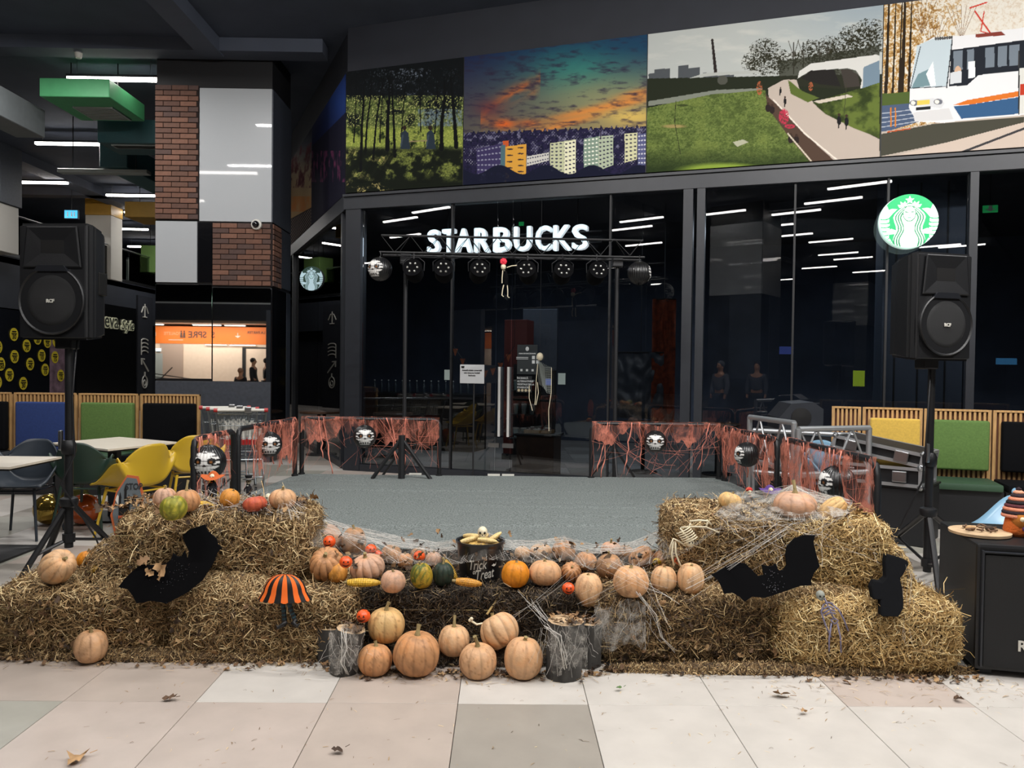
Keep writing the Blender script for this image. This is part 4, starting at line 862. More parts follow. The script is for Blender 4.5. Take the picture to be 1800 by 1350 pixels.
def shop_inside():
    # big inner column behind the round sign, red pillar, lit far wall pieces
    p = PW(1630, 500, -.55); o = thing('inner_column', 'blue grey panelled column inside the shop behind the round emblem', 'column', (p.x, p.y, 0), R(WA))
    MB().bbox(-.5, .45, .0, .7, 0, ZB - .06, b=.01).build('shaft', mat('blue grey column', '#46505f', .6), o)
    b = MB()
    for x in (-.36, -.1, .2): b.box(x, x + .02, -.012, 0, .1, ZB - .2)
    b.build('joint', M['black'], o)
    t, p = inplace('pillar', 'dim red pillar inside the shop left of the opening hours panel', 'pillar', 912, 650, 2.4); MB().bbox(-.2, .2, -.2, .2, 0, 2.35, b=.01).build('shaft', mat('dim red', '#5c1a10', .6), t); MB().bbox(-.22, .22, -.22, .22, 0, .1, b=.01).build('base', M['black'], t)
    t, p = inplace('wall_panel', 'pale grey hanging panel inside the shop right of the opening hours panel', 'panel', 950, 590, 3.2); MB().bbox(-.32, .32, -.05, .05, 1.5, 2.6, b=.01).build('board', M['slate'], t); MB().box(-.3, .3, -.02, .02, 0, 1.5).build('support', M['black'], t)
    # counter
    t, p = inplace('service_counter', 'long dark counter with a steel edge inside the shop', 'counter', 800, 760, 3.3)
    MB().bbox(-1.9, .5, -.35, .35, 0, 1.0, b=.01).build('body', mat('dark brown counter', '#241c16', .5, var=.3, vs=6), t)
    MB().bbox(-1.95, .55, -.4, .4, 1.0, 1.05, b=.01).build('worktop', M['black'], t); MB().box(-1.0, .5, -.42, -.4, .96, 1.0).build('steel_edge', M['steel'], t)
    for k in range(14):
        x = -1.7 + k * .15; b = thing('bottle', 'dim bottle in the row on the shop counter', 'bottle', tuple(Vector((p.x, p.y, 1.05)) + U * x), 0, 'bottles on the shop counter')
        MB().lathe([(.03, 0), (.03, .14), (.012, .18), (.012, .22)], 10).build('body', mat('dim bottle glass', '#3a4146', .2), b, smooth='auto'); MB().lathe([(.014, .215), (.014, .235)], 10).build('cap', M['offwhite'], b)
    # merchandise shelf
    t, p = inplace('merchandise_shelf', 'narrow dim shelf of cups beside the door inside the shop', 'shelf', 921, 720, .7)
    for z in (.5, .85, 1.2): MB().box(-.2, .2, -.15, .15, z, z + .02).build('shelf_board', M['black'], t)
    MB().box(-.22, .22, .15, .17, 0, 1.6).build('back_panel', M['black'], t); MB().box(-.22, .22, -.15, .15, .0, .06).build('base', M['black'], t)
    cc = ['#8fa7a6', '#7c8f88', '#8c3b2b', '#7fa09a', '#9aa6a4', '#6f7f7a']
    for r_, z in enumerate((.52, .87, 1.22)):
        for k in range(3):
            c = thing('travel_cup', ['pale cup on the %s shelf inside the shop door, %s' % (a, b_) for a in ('lowest', 'middle', 'top') for b_ in ('left', 'centre', 'right')][r_ * 3 + k], 'cup', tuple(Vector((p.x, p.y, z)) + U * (-.12 + .12 * k)), 0)
            MB().lathe([(.03, 0), (.04, .13)], 12).build('body', mat('cup ' + cc[(r_ * 3 + k) % 6], cc[(r_ * 3 + k) % 6], .4), c, smooth='auto'); MB().lathe([(.043, .13), (.04, .15)], 12).build('lid', M['offwhite'], c)
    # bunting
    t, p = hang('bunting', 'string of small orange triangular flags hung inside the shop', 'bunting', 850, 608, 2.2)
    pts = [(-.55 + 1.1 * i / 16, 0, -.42 * (1 - ((i - 8) / 8) ** 2)) for i in range(17)]
    MB().tube(pts, .006, 5).build('string', M['black'], t)
    om = mat('dim orange paper', '#a85a34', .7)
    for i in range(8):
        a, c = pts[2 * i], pts[2 * i + 1 if i < 8 else 16]; x = (a[0] + c[0]) / 2; z = (a[2] + c[2]) / 2
        MB().prism([(x - .05, z), (x + .05, z), (x, z - .13)], -.003, .003).build('flag', om, t)
    MB().tube([(-.55, 0, 0), (-.55, 0, ZB - p.z)], .004, 4).build('hanger', M['black'], t); MB().tube([(.55, 0, 0), (.55, 0, ZB - p.z)], .004, 4).build('hanger', M['black'], t)
    # wooden crate table with treats
    p = PW(947, 808, -.35)
    t = thing('wooden_display_box', 'brown wooden display box just inside the glass under the skeleton', 'box', (p.x, p.y, 0), R(WA))
    z1 = PW(947, 765, -.35).z; MB().bbox(-.27, .27, -.2, .2, 0, z1, b=.01).build('body', mat('brown wood box', '#4b3425', .5, var=.3, vs=8), t); MB().bbox(-.3, .3, -.23, .23, z1, z1 + .03, b=.005).build('lid', M['black'], t)
    t2 = thing('treat_tray', 'shallow tray of small wrapped treats on the wooden display box', 'tray', (p.x, p.y, z1 + .03), R(WA))
    b = MB(); b.box(-.19, .19, -.12, -.11, 0, .05); b.box(-.19, .19, .11, .12, 0, .05); b.box(-.19, -.18, -.12, .12, 0, .05); b.box(.18, .19, -.12, .12, 0, .05); b.box(-.19, .19, -.12, .12, 0, .008); b.build('tray_body', M['wood'], t2)
    for mn, nm in ((M['offwhite'], 'wrapper'), (mat('dark red foil', '#5d1f1a', .3), 'treat')):
        b = MB()
        for k in range(22): b.cbox((rnd.uniform(-.16, .16), rnd.uniform(-.1, .1), .03 + rnd.random() * .05), (.05, .02, .015), Matrix.Rotation(0, 4, 'Z'))
        tag(b.build(nm, mn, t2), kind='stuff')
    # hanging skeleton in gauze
    p = PW(949, 627, .03); t = thing('hanging_skeleton', 'pale skeleton figure with torn gauze hanging at the shop glass', 'decoration', tuple(p), R(WA))
    MB().ball((0, 0, 0), (.045, .05, .055), 14, 10).build('skull', M['bone'], t, smooth=True)
    g = MB(); gz = mat('pale gauze thread', '#8f958f', .8)
    s = p.y / F_PX
    A = lambda px, py: ((px - 949) * s / .945, -.02, -(py - 627) * s)
    for k in range(15):
        f = k / 14; a = A(946 + 8 * f, 632 + f * 42); e = A(970 + 1.5 * f, 645 + 46 * f)
        m_ = ((a[0] + e[0]) / 2, -.02, (a[2] + e[2]) / 2 - .06); g.tube([a, m_, e], .0022, 4)
    for k in range(9): q = k / 8; g.tube([A(947 + 22 * q, 634 + 12 * q), A(947 + 23 * q, 655 + 20 * q), A(950 + 20 * q, 676 + 18 * q)], .002, 4)
    g.build('gauze', gz, t)
    for pts in ([(946, 640), (944, 668), (943, 700), (942, 712)], [(970, 646), (970, 690), (966, 720), (967, 757)], [(932, 678), (932, 700), (938, 722)], [(946, 672), (948, 690), (944, 712)]):
        MB().tube([A(*q) for q in pts], .005, 6).build('bone_limb', M['bone'], t)
    MB().tube([(0, 0, .05), (0, 0, ZB - .24 - p.z)], .002, 4).build('cord', M['black'], t)
    # chairs and tables in the dim room as simple café sets
    for k, px in enumerate((560, 690, 1130, 1260, 1480)):
        q = PW(px, 800, -1.5 - .2 * (k % 2)); t = thing('cafe_table', 'dim round table inside the shop, %s' % ['at its far left', 'left of the counter', 'right of the display box', 'behind the double post', 'behind the right bench'][k], 'table', (q.x, q.y, 0))
        MB().lathe([(.33, .72), (.34, .73), (.34, .75), (.33, .76)], 20).build('table_top', mat('dim brown top', '#4a3424', .4), t); MB().lathe([(.03, .02), (.03, .72)], 10).build('pedestal', M['black'], t); MB().lathe([(.22, 0), (.22, .02)], 18).build('base', M['black'], t)
    for k, (px, w_, h_, z_) in enumerate([(1125, .7, 1.0, .8), (1165, .35, 2.0, .6)]):
        q = PW(px, 700, -1.6); t = thing('fabric_drape', ['pale hung paper roll inside the shop left of the double post', 'orange garland mass inside the shop beside the double post'][k], 'decoration', (q.x, q.y, z_), R(WA))
        mm = M['slate'] if k == 0 else mat('dim orange garland', '#6b2c12', .9, var=.6, vs=14)
        MB().grid(26, 26, lambda s_, r_: ((s_ - .5) * w_, .06 * noise.noise(Vector((s_ * 6, r_ * 6, k))), r_ * h_)).build('drape', mm, t, smooth=True); MB().tube([(-w_ / 2, .0, h_), (w_ / 2, 0, h_)], .012, 6).build('top_bar', M['black'], t)
        MB().tube([(0, 0.0, h_), (0, 0, ZB - z_)], .006, 5).build('hanger', M['black'], t)
shop_inside()
area('shop_dim_light', tuple(PW(900, 500, -2.5))[:2] + (3.7,), 55, 3, 1.5, (.75, .87, 1))
area('shop_dim_light', tuple(PW(1450, 500, -2.5))[:2] + (3.7,), 40, 3, 1.5, (.75, .87, 1))
# ------------------------------------------------------------ upholstered slat benches
def bench(name, label, loc, rz, w, pad, grp, ht=1.17, pz=(.47, 1.06)):
    t = thing(name, label, 'bench', loc, rz, grp)
    x0, x1 = .008, w - .008
    MB().box(x0, x0 + .03, -.02, .02, .36, ht).build('side_post', M['wood'], t); MB().box(x1 - .03, x1, -.02, .02, .36, ht).build('side_post', M['wood'], t)
    MB().box(x0, x1, -.022, .022, ht - .02, ht).build('top_rail', M['wood'], t)
    if 'slat' not in _sl: o = MB().box(-.011, .011, -.015, .015, .37, ht - .02).build('slat', M['wood'], t); _sl['slat'] = o.data; bpy.data.objects.remove(o)
    n = int(w / .046)
    for i in range(1, n): o = put('slat', _sl['slat'], t); o.location = (x0 + .02 + (w - .05) * i / n, .0, 0)
    MB().box(x0 + .03, x1 - .03, .02, .03, .36, ht - .02).build('back_board', M['wood2'], t)
    if pad: MB().bbox(x0 + .065, x1 - .03, -.11, -.02, pz[0], pz[1], b=.025, seg=3).build('back_pad', pad, t, smooth='auto')
    if pad: MB().bbox(x0 + .01, x1 - .01, -.56, -.03, .40, .47, b=.02, seg=2).build('seat_cushion', M['black_f'] if pad is M['black_f'] else mat('seat ' + pad.name, '#2f4a35' if pad is M['green_f'] else '#22262c', .6), t, smooth='auto')
    MB().box(x0, x1, -.52, .03, 0, .40).build('seat_box', M['black'], t)
    return t
_sl = {}
for x, w, pd, lb in [(-7.5, .74, 'black_f', 'black padded slat bench at the left picture edge'), (-6.75, .74, 'black_f', 'black padded slat bench left of the blue one'), (-6.0, .78, 'blue_f', 'slat bench unit with a royal blue back pad'),
                     (-5.21, .74, 'green_f', 'slat bench unit with a green back pad, in the left row'), (-4.46, .74, 'black_f', 'black padded slat bench next to the shopping trolleys')]:
    bench('slat_bench', lb, (x, 9.5, 0), 0, w, M[pd], 'slat benches in a row at left')
def rb(px): return PW(px, 760, 1.0)
edges = [1460, 1514, 1622, 1743, 1880]
for i, (pd, lb) in enumerate([(None, 'bare slat bench end unit right of the stacked trusses'), ('yellow_f', 'slat bench unit with a mustard yellow back pad'), ('green_f', 'slat bench unit with a green back pad, behind the right tripod'), ('black_f', 'black padded slat bench at the right picture edge')]):
    a, c = rb(edges[i]), rb(edges[i + 1]); w = (Vector((c.x, c.y)) - Vector((a.x, a.y))).length
    bench('slat_bench', lb, (a.x, a.y, 0), R(WA), w, M[pd] if pd else None, 'slat benches in a row at right', pz=(.55, 1.06))

# ------------------------------------------------------------ tables, chairs, balloons
def cafe_table(label, corners, base):
    cx = sum(c[0] for c in corners) / 4; cy = sum(c[1] for c in corners) / 4
    t = thing('cafe_table', label, 'table', (cx, cy, 0)); q = [(a - cx, b - cy) for a, b in corners]
    MB().prism(q, .735, .752, ax='z').build('table_top', M['table'], t); MB().prism([(a * .97, b * .97) for a, b in q], .72, .735, ax='z').build('edge', M['black'], t)
    b = MB().cbox((base[0], base[1], .36), (.09, .09, .72)); b.build('pedestal', M['black'], t); MB().bbox(base[0] - .28, base[0] + .28, base[1] - .28, base[1] + .28, 0, .02, b=.008).build('base_plate', M['black'], t)
cafe_table('pale ash cafe table with a black foot at the left picture edge', [(-3.71, 5.82), (-3.71, 6.5), (-4.75, 6.5), (-4.75, 5.82)], (.12, 0))
cafe_table('pale ash cafe table between the green chair and the yellow chairs', [(-4.45, 7.6), (-4.12, 8.3), (-3.29, 7.82), (-3.62, 7.08)], (0, 0))
def chair(label, loc, rz, m, sh=.45):
    t = thing('shell_armchair', label, 'chair', loc, rz, 'plastic shell armchairs at the cafe tables')
    def fn(a, v):
        u = a * 2 - 1
        if v < .5: k = v / .5; y = -.24 + .42 * k; z = .02 - .03 * math.sin(PI * k); wd = .235 + .02 * k
        else: k = (v - .5) / .5; y = .18 + .09 * k; z = .02 + .37 * k - .03 * math.sin(k * PI) * 0; wd = .255 - .06 * k ** 3
        ss = lambda a_, b_, q_: (lambda t_: t_ * t_ * (3 - 2 * t_))(min(1, max(0, (q_ - a_) / (b_ - a_)))); arm = .21 * ss(.0, .42, v) * (1 - ss(.5, .98, v))
        au = abs(u) ** 4; x = u * (wd + .035 * au * (1 if v < .8 else .4)); z += arm * au + .05 * abs(u) ** 2 * (v > .0) * .3
        if v > .5: y -= .10 * abs(u) ** 2.2 * ss(.45, .8, v); z -= .13 * abs(u) ** 3.2 * ss(.5, 1, v)
        return (x, y, sh + z)
    o = MB().grid(25, 31, fn).build('shell', m, t, smooth=True); s = o.modifiers.new('thick', 'SOLIDIFY'); s.thickness = .014; s.offset = 0
    for sx in (-1, 1):
        for sy in (-1, 1): MB().tube([(sx * .17, sy * .15 + (.02 if sy > 0 else 0), sh - .005), (sx * .235, sy * .235, 0)], [.014, .011], 8).build('leg', m, t, smooth='auto')
    b = MB(); b.tube([(-.175, -.155, sh - .03), (.175, -.155, sh - .03)], .009, 6); b.tube([(-.175, .17, sh - .03), (.175, .17, sh - .03)], .009, 6); b.tube([(-.18, -.155, sh - .03), (-.18, .17, sh - .03)], .009, 6); b.tube([(.18, -.155, sh - .03), (.18, .17, sh - .03)], .009, 6); b.build('under_frame', m, t)
p = P(238, 850, 6.9); chair('yellow shell armchair turned left, nearest to the coffin shaped sign', (p.x, 6.9, 0), R(-118), M['chair_y'])
p = P(297, 850, 7.75); chair('yellow shell armchair standing behind the other yellow one', (p.x + .2, 7.85, 0), R(-150), M['chair_y'])
p = P(165, 850, 7.1); chair('dark green shell armchair with its back to the camera', (p.x, 7.05, 0), R(178), M['chair_g'])
p = P(28, 850, 6.75); chair('slate grey shell armchair tucked behind the left table', (p.x, 6.85, 0), R(4), M['chair_d'])
p = P(1452, 770, 7.9); chair('pale blue shell armchair behind the standing silver truss', (p.x, 7.6, 0), R(20), M['chair_b'])
p = P(1790, 900, 6.2); chair('pale blue shell armchair behind the big black subwoofer', (3.52, 5.1, 0), R(-84), M['chair_b'])
for px, py, m_, lb in [(88, 893, mat('gold foil balloon', '#b79a4c', .12, metal=.85), 'shiny gold balloon on the floor left of the tripod hub'), (148, 893, mat('orange balloon', '#c2571a', .08, coat=1), 'glossy orange balloon on the floor behind the tripod'),
                       (133, 880, mat('olive foil balloon', '#7d7a42', .15, metal=.7), 'dull gold balloon mostly hidden behind the orange one')]:
    Z = 7.35 if px != 133 else 7.75; r = .147; p = P(px, py, Z); t = thing('balloon', lb, 'balloon', (p.x, Z, r))
    MB().ball((0, 0, 0), (r, r, r), 28, 20).build('balloon_skin', m_, t, smooth=True); MB().lathe([(.012, 0), (.004, .015), (.014, .03)], 8, T=Matrix.Translation((r * .7, 0, r * .7)) @ Matrix.Rotation(R(45), 4, 'Y')).build('knot', m_, t)

# ------------------------------------------------------------ shopping trolleys
def trolley():
    t = thing('shopping_trolley', 'front wire shopping trolley with a red ended handle', 'trolley', (0, 0, 0), 0, 'nested shopping trolleys by the column')
    w0, w1 = .27, .2; L = .85; b = MB()
    def ring(z, y0, y1, wa, wb, r=.005): b.tube([(-wa, y0, z), (wa, y0, z), (wb, y1, z), (-wb, y1, z)], r, 6, closed=True)
    ring(.98, 0, L, w0, w1, .008); ring(.55, .08, L - .05, w0 - .04, w1 - .02); ring(.85, .02, L - .01, w0 - .01, w1); ring(.7, .05, L - .03, w0 - .03, w1 - .01)
    b.build('basket_ring', M['chrome'], t)
    g = MB()
    for i in range(15):
        f = i / 14; g.tube([(-w0 + 2 * w0 * f, 0, .98), (-(w0 - .04) + 2 * (w0 - .04) * f, .08, .55), (-(w1 - .02) + 2 * (w1 - .02) * f, L - .05, .55), (-w1 + 2 * w1 * f, L, .98)], .0025, 4)
    for i in range(18):
        f = i / 17; y = f * L; w = w0 + (w1 - w0) * f
        for sx in (-1, 1): g.tube([(sx * w, y, .98), (sx * (w - .035), .08 + (L - .13) * f, .55)], .0025, 4)
    g.build('basket_wire', M['chrome'], t)
    MB().tube([(-.25, -.06, 1.03), (.25, -.06, 1.03)], .017, 10).build('handle', M['offwhite'], t, smooth='auto')
    for sx in (-1, 1): MB().tube([(sx * .25, -.06, 1.03), (sx * .29, -.06, 1.03)], .024, 10).build('handle_end', M['red'], t); 
    MB().bbox(.04, .11, -.09, -.03, 1.0, 1.07, b=.01).build('coin_lock', M['steel'], t)
    f = MB()
    for sx in (-1, 1): f.tube([(sx * .27, -.06, 1.03), (sx * .26, .0, .9), (sx * .22, .1, .45), (sx * .25, .0, .14), (sx * .25, .05, .12), (sx * .19, L, .14)], .011, 7)
    f.tube([(-.22, .1, .45), (.22, .1, .45)], .01, 6); f.tube([(-.19, L, .14), (.19, L, .14)], .01, 6); f.build('frame', M['chrome'], t)
    s = MB()
    for i in range(7): x = -.18 + i * .06; s.box(x, x + .035, .12, .13, .68, .88)
    s.build('child_seat', M['offwhite'], t); MB().box(-.2, .2, .11, .12, .62, .68).build('seat_flap', M['red'], t)
    for sx in (-1, 1):
        for y, ww in ((.03, .25), (L, .19)): MB().tube([(sx * ww - .012, y, .05), (sx * ww + .012, y, .05)], .05, 14).build('wheel', M['black'], t)
    return t
tr = trolley(); p = P(422, 723, 8.7); tr.location = (p.x, 8.75, 0); tr.rotation_euler = (0, 0, R(14))
c = copy_tree(tr); c.location = (p.x - .18, 9.0, 0); c['label'] = 'second wire shopping trolley nested behind the front one'
c = copy_tree(tr); c.location = (p.x - .36, 9.25, 0); c['label'] = 'rearmost wire shopping trolley, farthest left of the nest'

# ------------------------------------------------------------ loudspeakers on tripods
def loudspeaker(name, label, loc, rz, w=.47, h=.80, d=.42):
    t = thing(name, label, 'loudspeaker', loc, rz); hw = w / 2
    q = [(-hw, -.0), (hw, 0), (hw + .02, .06), (hw - .02, d * .55), (hw - .13, d), (-hw + .13, d), (-hw + .02, d * .55), (-hw - .02, .06)]
    bm = bmesh.new(); vs = [[bm.verts.new((x, y, z)) for x, y in q] for z in (0, h)]
    for v in vs[1]:
        if v.co.y > d * .5: v.co.z -= .03
    for v in vs[0]:
        if v.co.y > d * .5: v.co.z += .03
    bm.faces.new(vs[0][::-1]); bm.faces.new(vs[1])
    for i in range(8): bm.faces.new((vs[0][i], vs[0][(i + 1) % 8], vs[1][(i + 1) % 8], vs[1][i]))
    bmesh.ops.bevel(bm, geom=bm.edges[:], offset=.018, segments=3, affect='EDGES'); me = bpy.data.meshes.new('cabinet'); bmesh.ops.recalc_face_normals(bm, faces=bm.faces); bm.to_mesh(me); bm.free(); me.materials.append(M['satin']); put('cabinet', me, t)
    for p_ in me.polygons: p_.use_smooth = False
    # horn: flared recess
    hb = MB(); zc = h * .79; O = [(-hw * .82, zc - .13), (hw * .82, zc - .13), (hw * .70, zc + .135), (-hw * .70, zc + .135)]; I = [(-hw * .34, zc - .04), (hw * .34, zc - .04), (hw * .34, zc + .05), (-hw * .34, zc + .05)]
    hb.add([(x * 1.06, -.012, zc + (z - zc) * 1.06) for x, z in O] + [(x, -.016, z) for x, z in O] + [(x, .045 - .05, z) for x, z in I], [(0, 1, 5, 4), (1, 2, 6, 5), (2, 3, 7, 6), (3, 0, 4, 7), (4, 5, 9, 8), (5, 6, 10, 9), (6, 7, 11, 10), (7, 4, 8, 11)])
    hb.build('horn_flare', M['satin'], t); MB().box(-hw * .34, hw * .34, -.006, -.003, zc - .04, zc + .05).build('horn_throat', M['facek'], t)
    lip = MB(); lip.prism([(-hw * .5, zc - .165), (hw * .5, zc - .165), (hw * .38, zc - .125), (-hw * .38, zc - .125)], -.03, -.0); lip.build('horn_lip', mat('lighter satin', '#15171c', .4), t)
    r = w * .485; zc2 = h * .335; T = Matrix.Translation((0, 0, zc2)) @ Matrix.Rotation(R(90), 4, 'X')
    MB().lathe([(r, 0), (r, .02), (r * .97, .027), (r * .93, .018)], 8 * 5, T=T).build('grille_ring', M['satin'], t, smooth='auto')
    MB().lathe([(r * .94, .012), (r * .6, .022), (0.0001, .026)], 40, T=T).build('grille', mat('black speaker grille', '#0c0d0f', .7, bump=.5, bs=600), t, smooth=True)
    text_mesh('badge', 'RCF', .032, M['offwhite'], t, (0, -.03, zc2 - .005), depth=.002, bold=.0012)
    MB().bbox(-.06, .06, d * .25, d * .5, -.06, .03, b=.01).build('pole_socket', M['satin'], t)
    MB().bbox(hw - .02, hw + .012, .12, .22, h * .4, h * .6, b=.008).build('handle', M['facek'], t)
    return t
def tripod(label, hub, feet, pole_top, pole_bot, r=.026):
    H = Vector(hub); t = thing('speaker_stand', label, 'stand', (H.x, H.y, 0))
    L_ = lambda v: Vector(v) - Vector((H.x, H.y, 0))
    MB().tube([L_((H.x, H.y, pole_bot)), L_((H.x, H.y, H.z + .35))], r * 1.1, 12).build('lower_pole', M['satin'], t, smooth='auto')
    MB().tube([L_((H.x, H.y, H.z + .3)), L_((H.x, H.y, pole_top))], r * .95, 12).build('upper_pole', M['satin'], t, smooth='auto')
    MB().lathe([(r * 1.3, -.05), (r * 2.2, -.035), (r * 2.4, .0), (r * 2.2, .018), (r * 1.2, .03)], 16, c=(0, 0, H.z)).build('hub', M['satin'], t, smooth='auto')
    MB().lathe([(r * 1.6, 0), (r * 1.9, .02), (r * 1.9, .07), (r * 1.3, .1)], 14, c=(0, 0, H.z + .33)).build('collar', M['satin'], t, smooth='auto')
    MB().bbox(-.05, -.025, -.05, -.02, H.z + .36, H.z + .5, b=.008).build('lock_knob', M['steel'], t)
    low = Vector((0, 0, pole_bot + .06))
    for f in feet:
        f = L_(f); d = (f - Vector((0, 0, H.z))); st = Vector((0, 0, H.z)) + d * .06
        lg = MB().tube([st, Vector((0, 0, H.z)) + d * .97], r * .82, 8).build('leg', M['satin'], t, smooth='auto')
        e = Vector((0, 0, H.z)) + d * .955; MB().tube([e, Vector((f.x, f.y, .012))], r * 1.25, 8).build('rubber_foot', M['black'], lg)
        mid = Vector((0, 0, H.z)) + d * .62; MB().tube([low, mid], r * .45, 6).build('brace', M['satin'], t)
    MB().lathe([(r * 1.6, -.02), (r * 1.6, .04)], 12, c=(0, 0, pole_bot + .06)).build('brace_collar', M['satin'], t)
    return t
pl = P(121, 880, 5.45); zb = P(90, 597, 5.3).z
tripod('black tripod stand carrying the left loudspeaker', (pl.x, 5.45, pl.z), [PH(22, 1040), PH(66, 1012), PH(226, 985)], zb + .02, P(112, 962, 5.45).z)
loudspeaker('loudspeaker', 'black loudspeaker on the tall tripod at left', (P(90, 500, 5.3).x, 5.32, zb), R(-4), w=.485, h=.80)
pr = P(1632, 898, 5.6); zb = P(1676, 634, 5.35).z
tripod('black tripod stand carrying the right loudspeaker', (pr.x, 5.6, pr.z), [PH(1548, 965), PH(1652, 1050), PH(1735, 985)], zb + .02, P(1632, 1005, 5.6).z)
loudspeaker('loudspeaker', 'black loudspeaker on the tall tripod at right below the round emblem', (P(1671, 530, 5.35).x, 5.42, zb), R(13), w=.46, h=.765)
for pts, lb in [([(-2.97, 5.4, 1.75), (-3.02, 5.42, 1.3), (-2.98, 5.38, .9), (-3.06, 5.35, .7), (-2.9, 5.5, .3), (-2.85, 5.6, .02), (-2.7, 5.7, .01)], 'thin black cable running down the left tripod'),
                ([(pr.x - .03, 5.55, 1.7), (pr.x - .06, 5.55, 1.0), (pr.x - .05, 5.6, .75), (pr.x - .15, 5.7, .4), (pr.x - .28, 5.75, .02), (pr.x - .1, 5.3, .012)], 'thin black cable running down the right tripod'),
                ([(-4.3, 4.6, .008), (-3.6, 4.9, .008), (-3.2, 4.95, .008), (-2.9, 4.9, .008)], 'pale cable lying on the floor at left behind the straw')]:
    o = MB().tube(pts, .006, 6).build('cable', M['black'] if 'pale' not in lb else M['offwhite'], None, smooth=True); tag(o, lb, 'cable')
def subwoofer():
    fl = PH(1712, 1186); a = R(-14); t = thing('subwoofer', 'huge black subwoofer cabinet standing at the right picture edge', 'loudspeaker', (fl.x, fl.y, 0), a)
    h = .675; MB().bbox(0, 1.0, 0, .62, 0.03, h, b=.015, seg=2).build('cabinet', M['satin'], t); MB().bbox(.035, .965, -.012, .01, .05, h - .05, b=.005).build('front_grille', mat('sub grille', '#0d0e10', .65, bump=.5, bs=500), t)
    b = MB(); b.box(.03, .97, -.02, 0, h - .04, h - .034); b.box(.02, .03, -.02, 0, .05, h - .03); b.build('grille_frame', M['frame'], t)
    text_mesh('badge', 'RCF', .075, M['offwhite'], t, (.255, -.016, .17), depth=.002, bold=.002)
    b = MB()
    for x in (.06, .94):
        for y in (.06, .56): b.cbox((x, y, .015), (.06, .06, .03))
    b.build('foot', M['black'], t)
    pp = PH(1722, 935, h + .012); s = thing('log_slice_tray', 'round pale wooden slice with cones and twigs on the subwoofer', 'tray', (pp.x, pp.y, h + .001), 0)
    MB().lathe([(.13, 0), (.148, .004), (.15, .018), (.138, .02), (0.0001, .018)], 28).build('slice', M['cutwood'], s, smooth='auto')
    b = MB(); rr = random.Random(5)
    for k in range(16): x, y = rr.uniform(-.08, .08), rr.uniform(-.08, .08); an = rr.random() * 6; b.tube([(x, y, .028), (x + .04 * math.cos(an), y + .04 * math.sin(an), .034)], .005, 5)
    tag(b.build('twig', M['leaf'][1], s), kind='stuff'); MB().ball((-.05, .0, .032), (.03, .015, .014), 10, 8).build('cone', M['leaf'][4], s); MB().ball((.04, -.02, .035), (.025, .015, .015), 10, 8).build('cone', M['leaf'][3], s)
    gp = PH(1800, 938, h + .01); g = thing('gnome_doll', 'gnome doll with a striped knitted hat and orange beard on the subwoofer', 'doll', (gp.x - .035, gp.y, h + .001), R(-10))
    MB().lathe([(.055, 0), (.07, .03), (.06, .09), (.03, .11)], 18).build('body', mat('orange plush', '#cf6a2a', .95, bump=.8, bs=90), g, smooth=True)
    MB().lathe([(.02, .10), (.045, .09), (.05, .05), (.03, .02), (.005, .0)], 14, c=(0, -.04, .03)).build('beard', mat('orange hair', '#dd8a35', .95, bump=1, bs=120, stretch=(6, 6, 1)), g, smooth=True)
    cols = ['#d98a6c', '#2a1c22', '#d98a6c', '#5a2a30', '#1a1418', '#d98a6c', '#2a1c22', '#d99a7c', '#2a1c22']
    for k in range(9):
        r0 = .078 * (1 - (k / 9) ** 1.6); r1 = .078 * (1 - ((k + 1) / 9) ** 1.6); MB().lathe([(r0, .10 + k * .018), (r0 * 1.02, .109 + k * .018), (r1, .118 + k * .018)], 18).build('hat_stripe', mat('knit ' + cols[k], cols[k], .95, bump=.6, bs=150), g, smooth=True)
    MB().ball((-.01, -.075, .098), .017, 12, 8).build('nose', mat('cream nose', '#e3d6b8', .6), g, smooth=True)
    MB().ball((.02, -.07, .05), (.03, .02, .022), 12, 8).build('bow', mat('purple bow', '#5a3f7a', .8), g, smooth=True); MB().ball((.06, -.05, .02), (.03, .04, .02), 12, 8).build('shoe', mat('pink shoe', '#c96a6a', .7), g, smooth=True)
subwoofer()

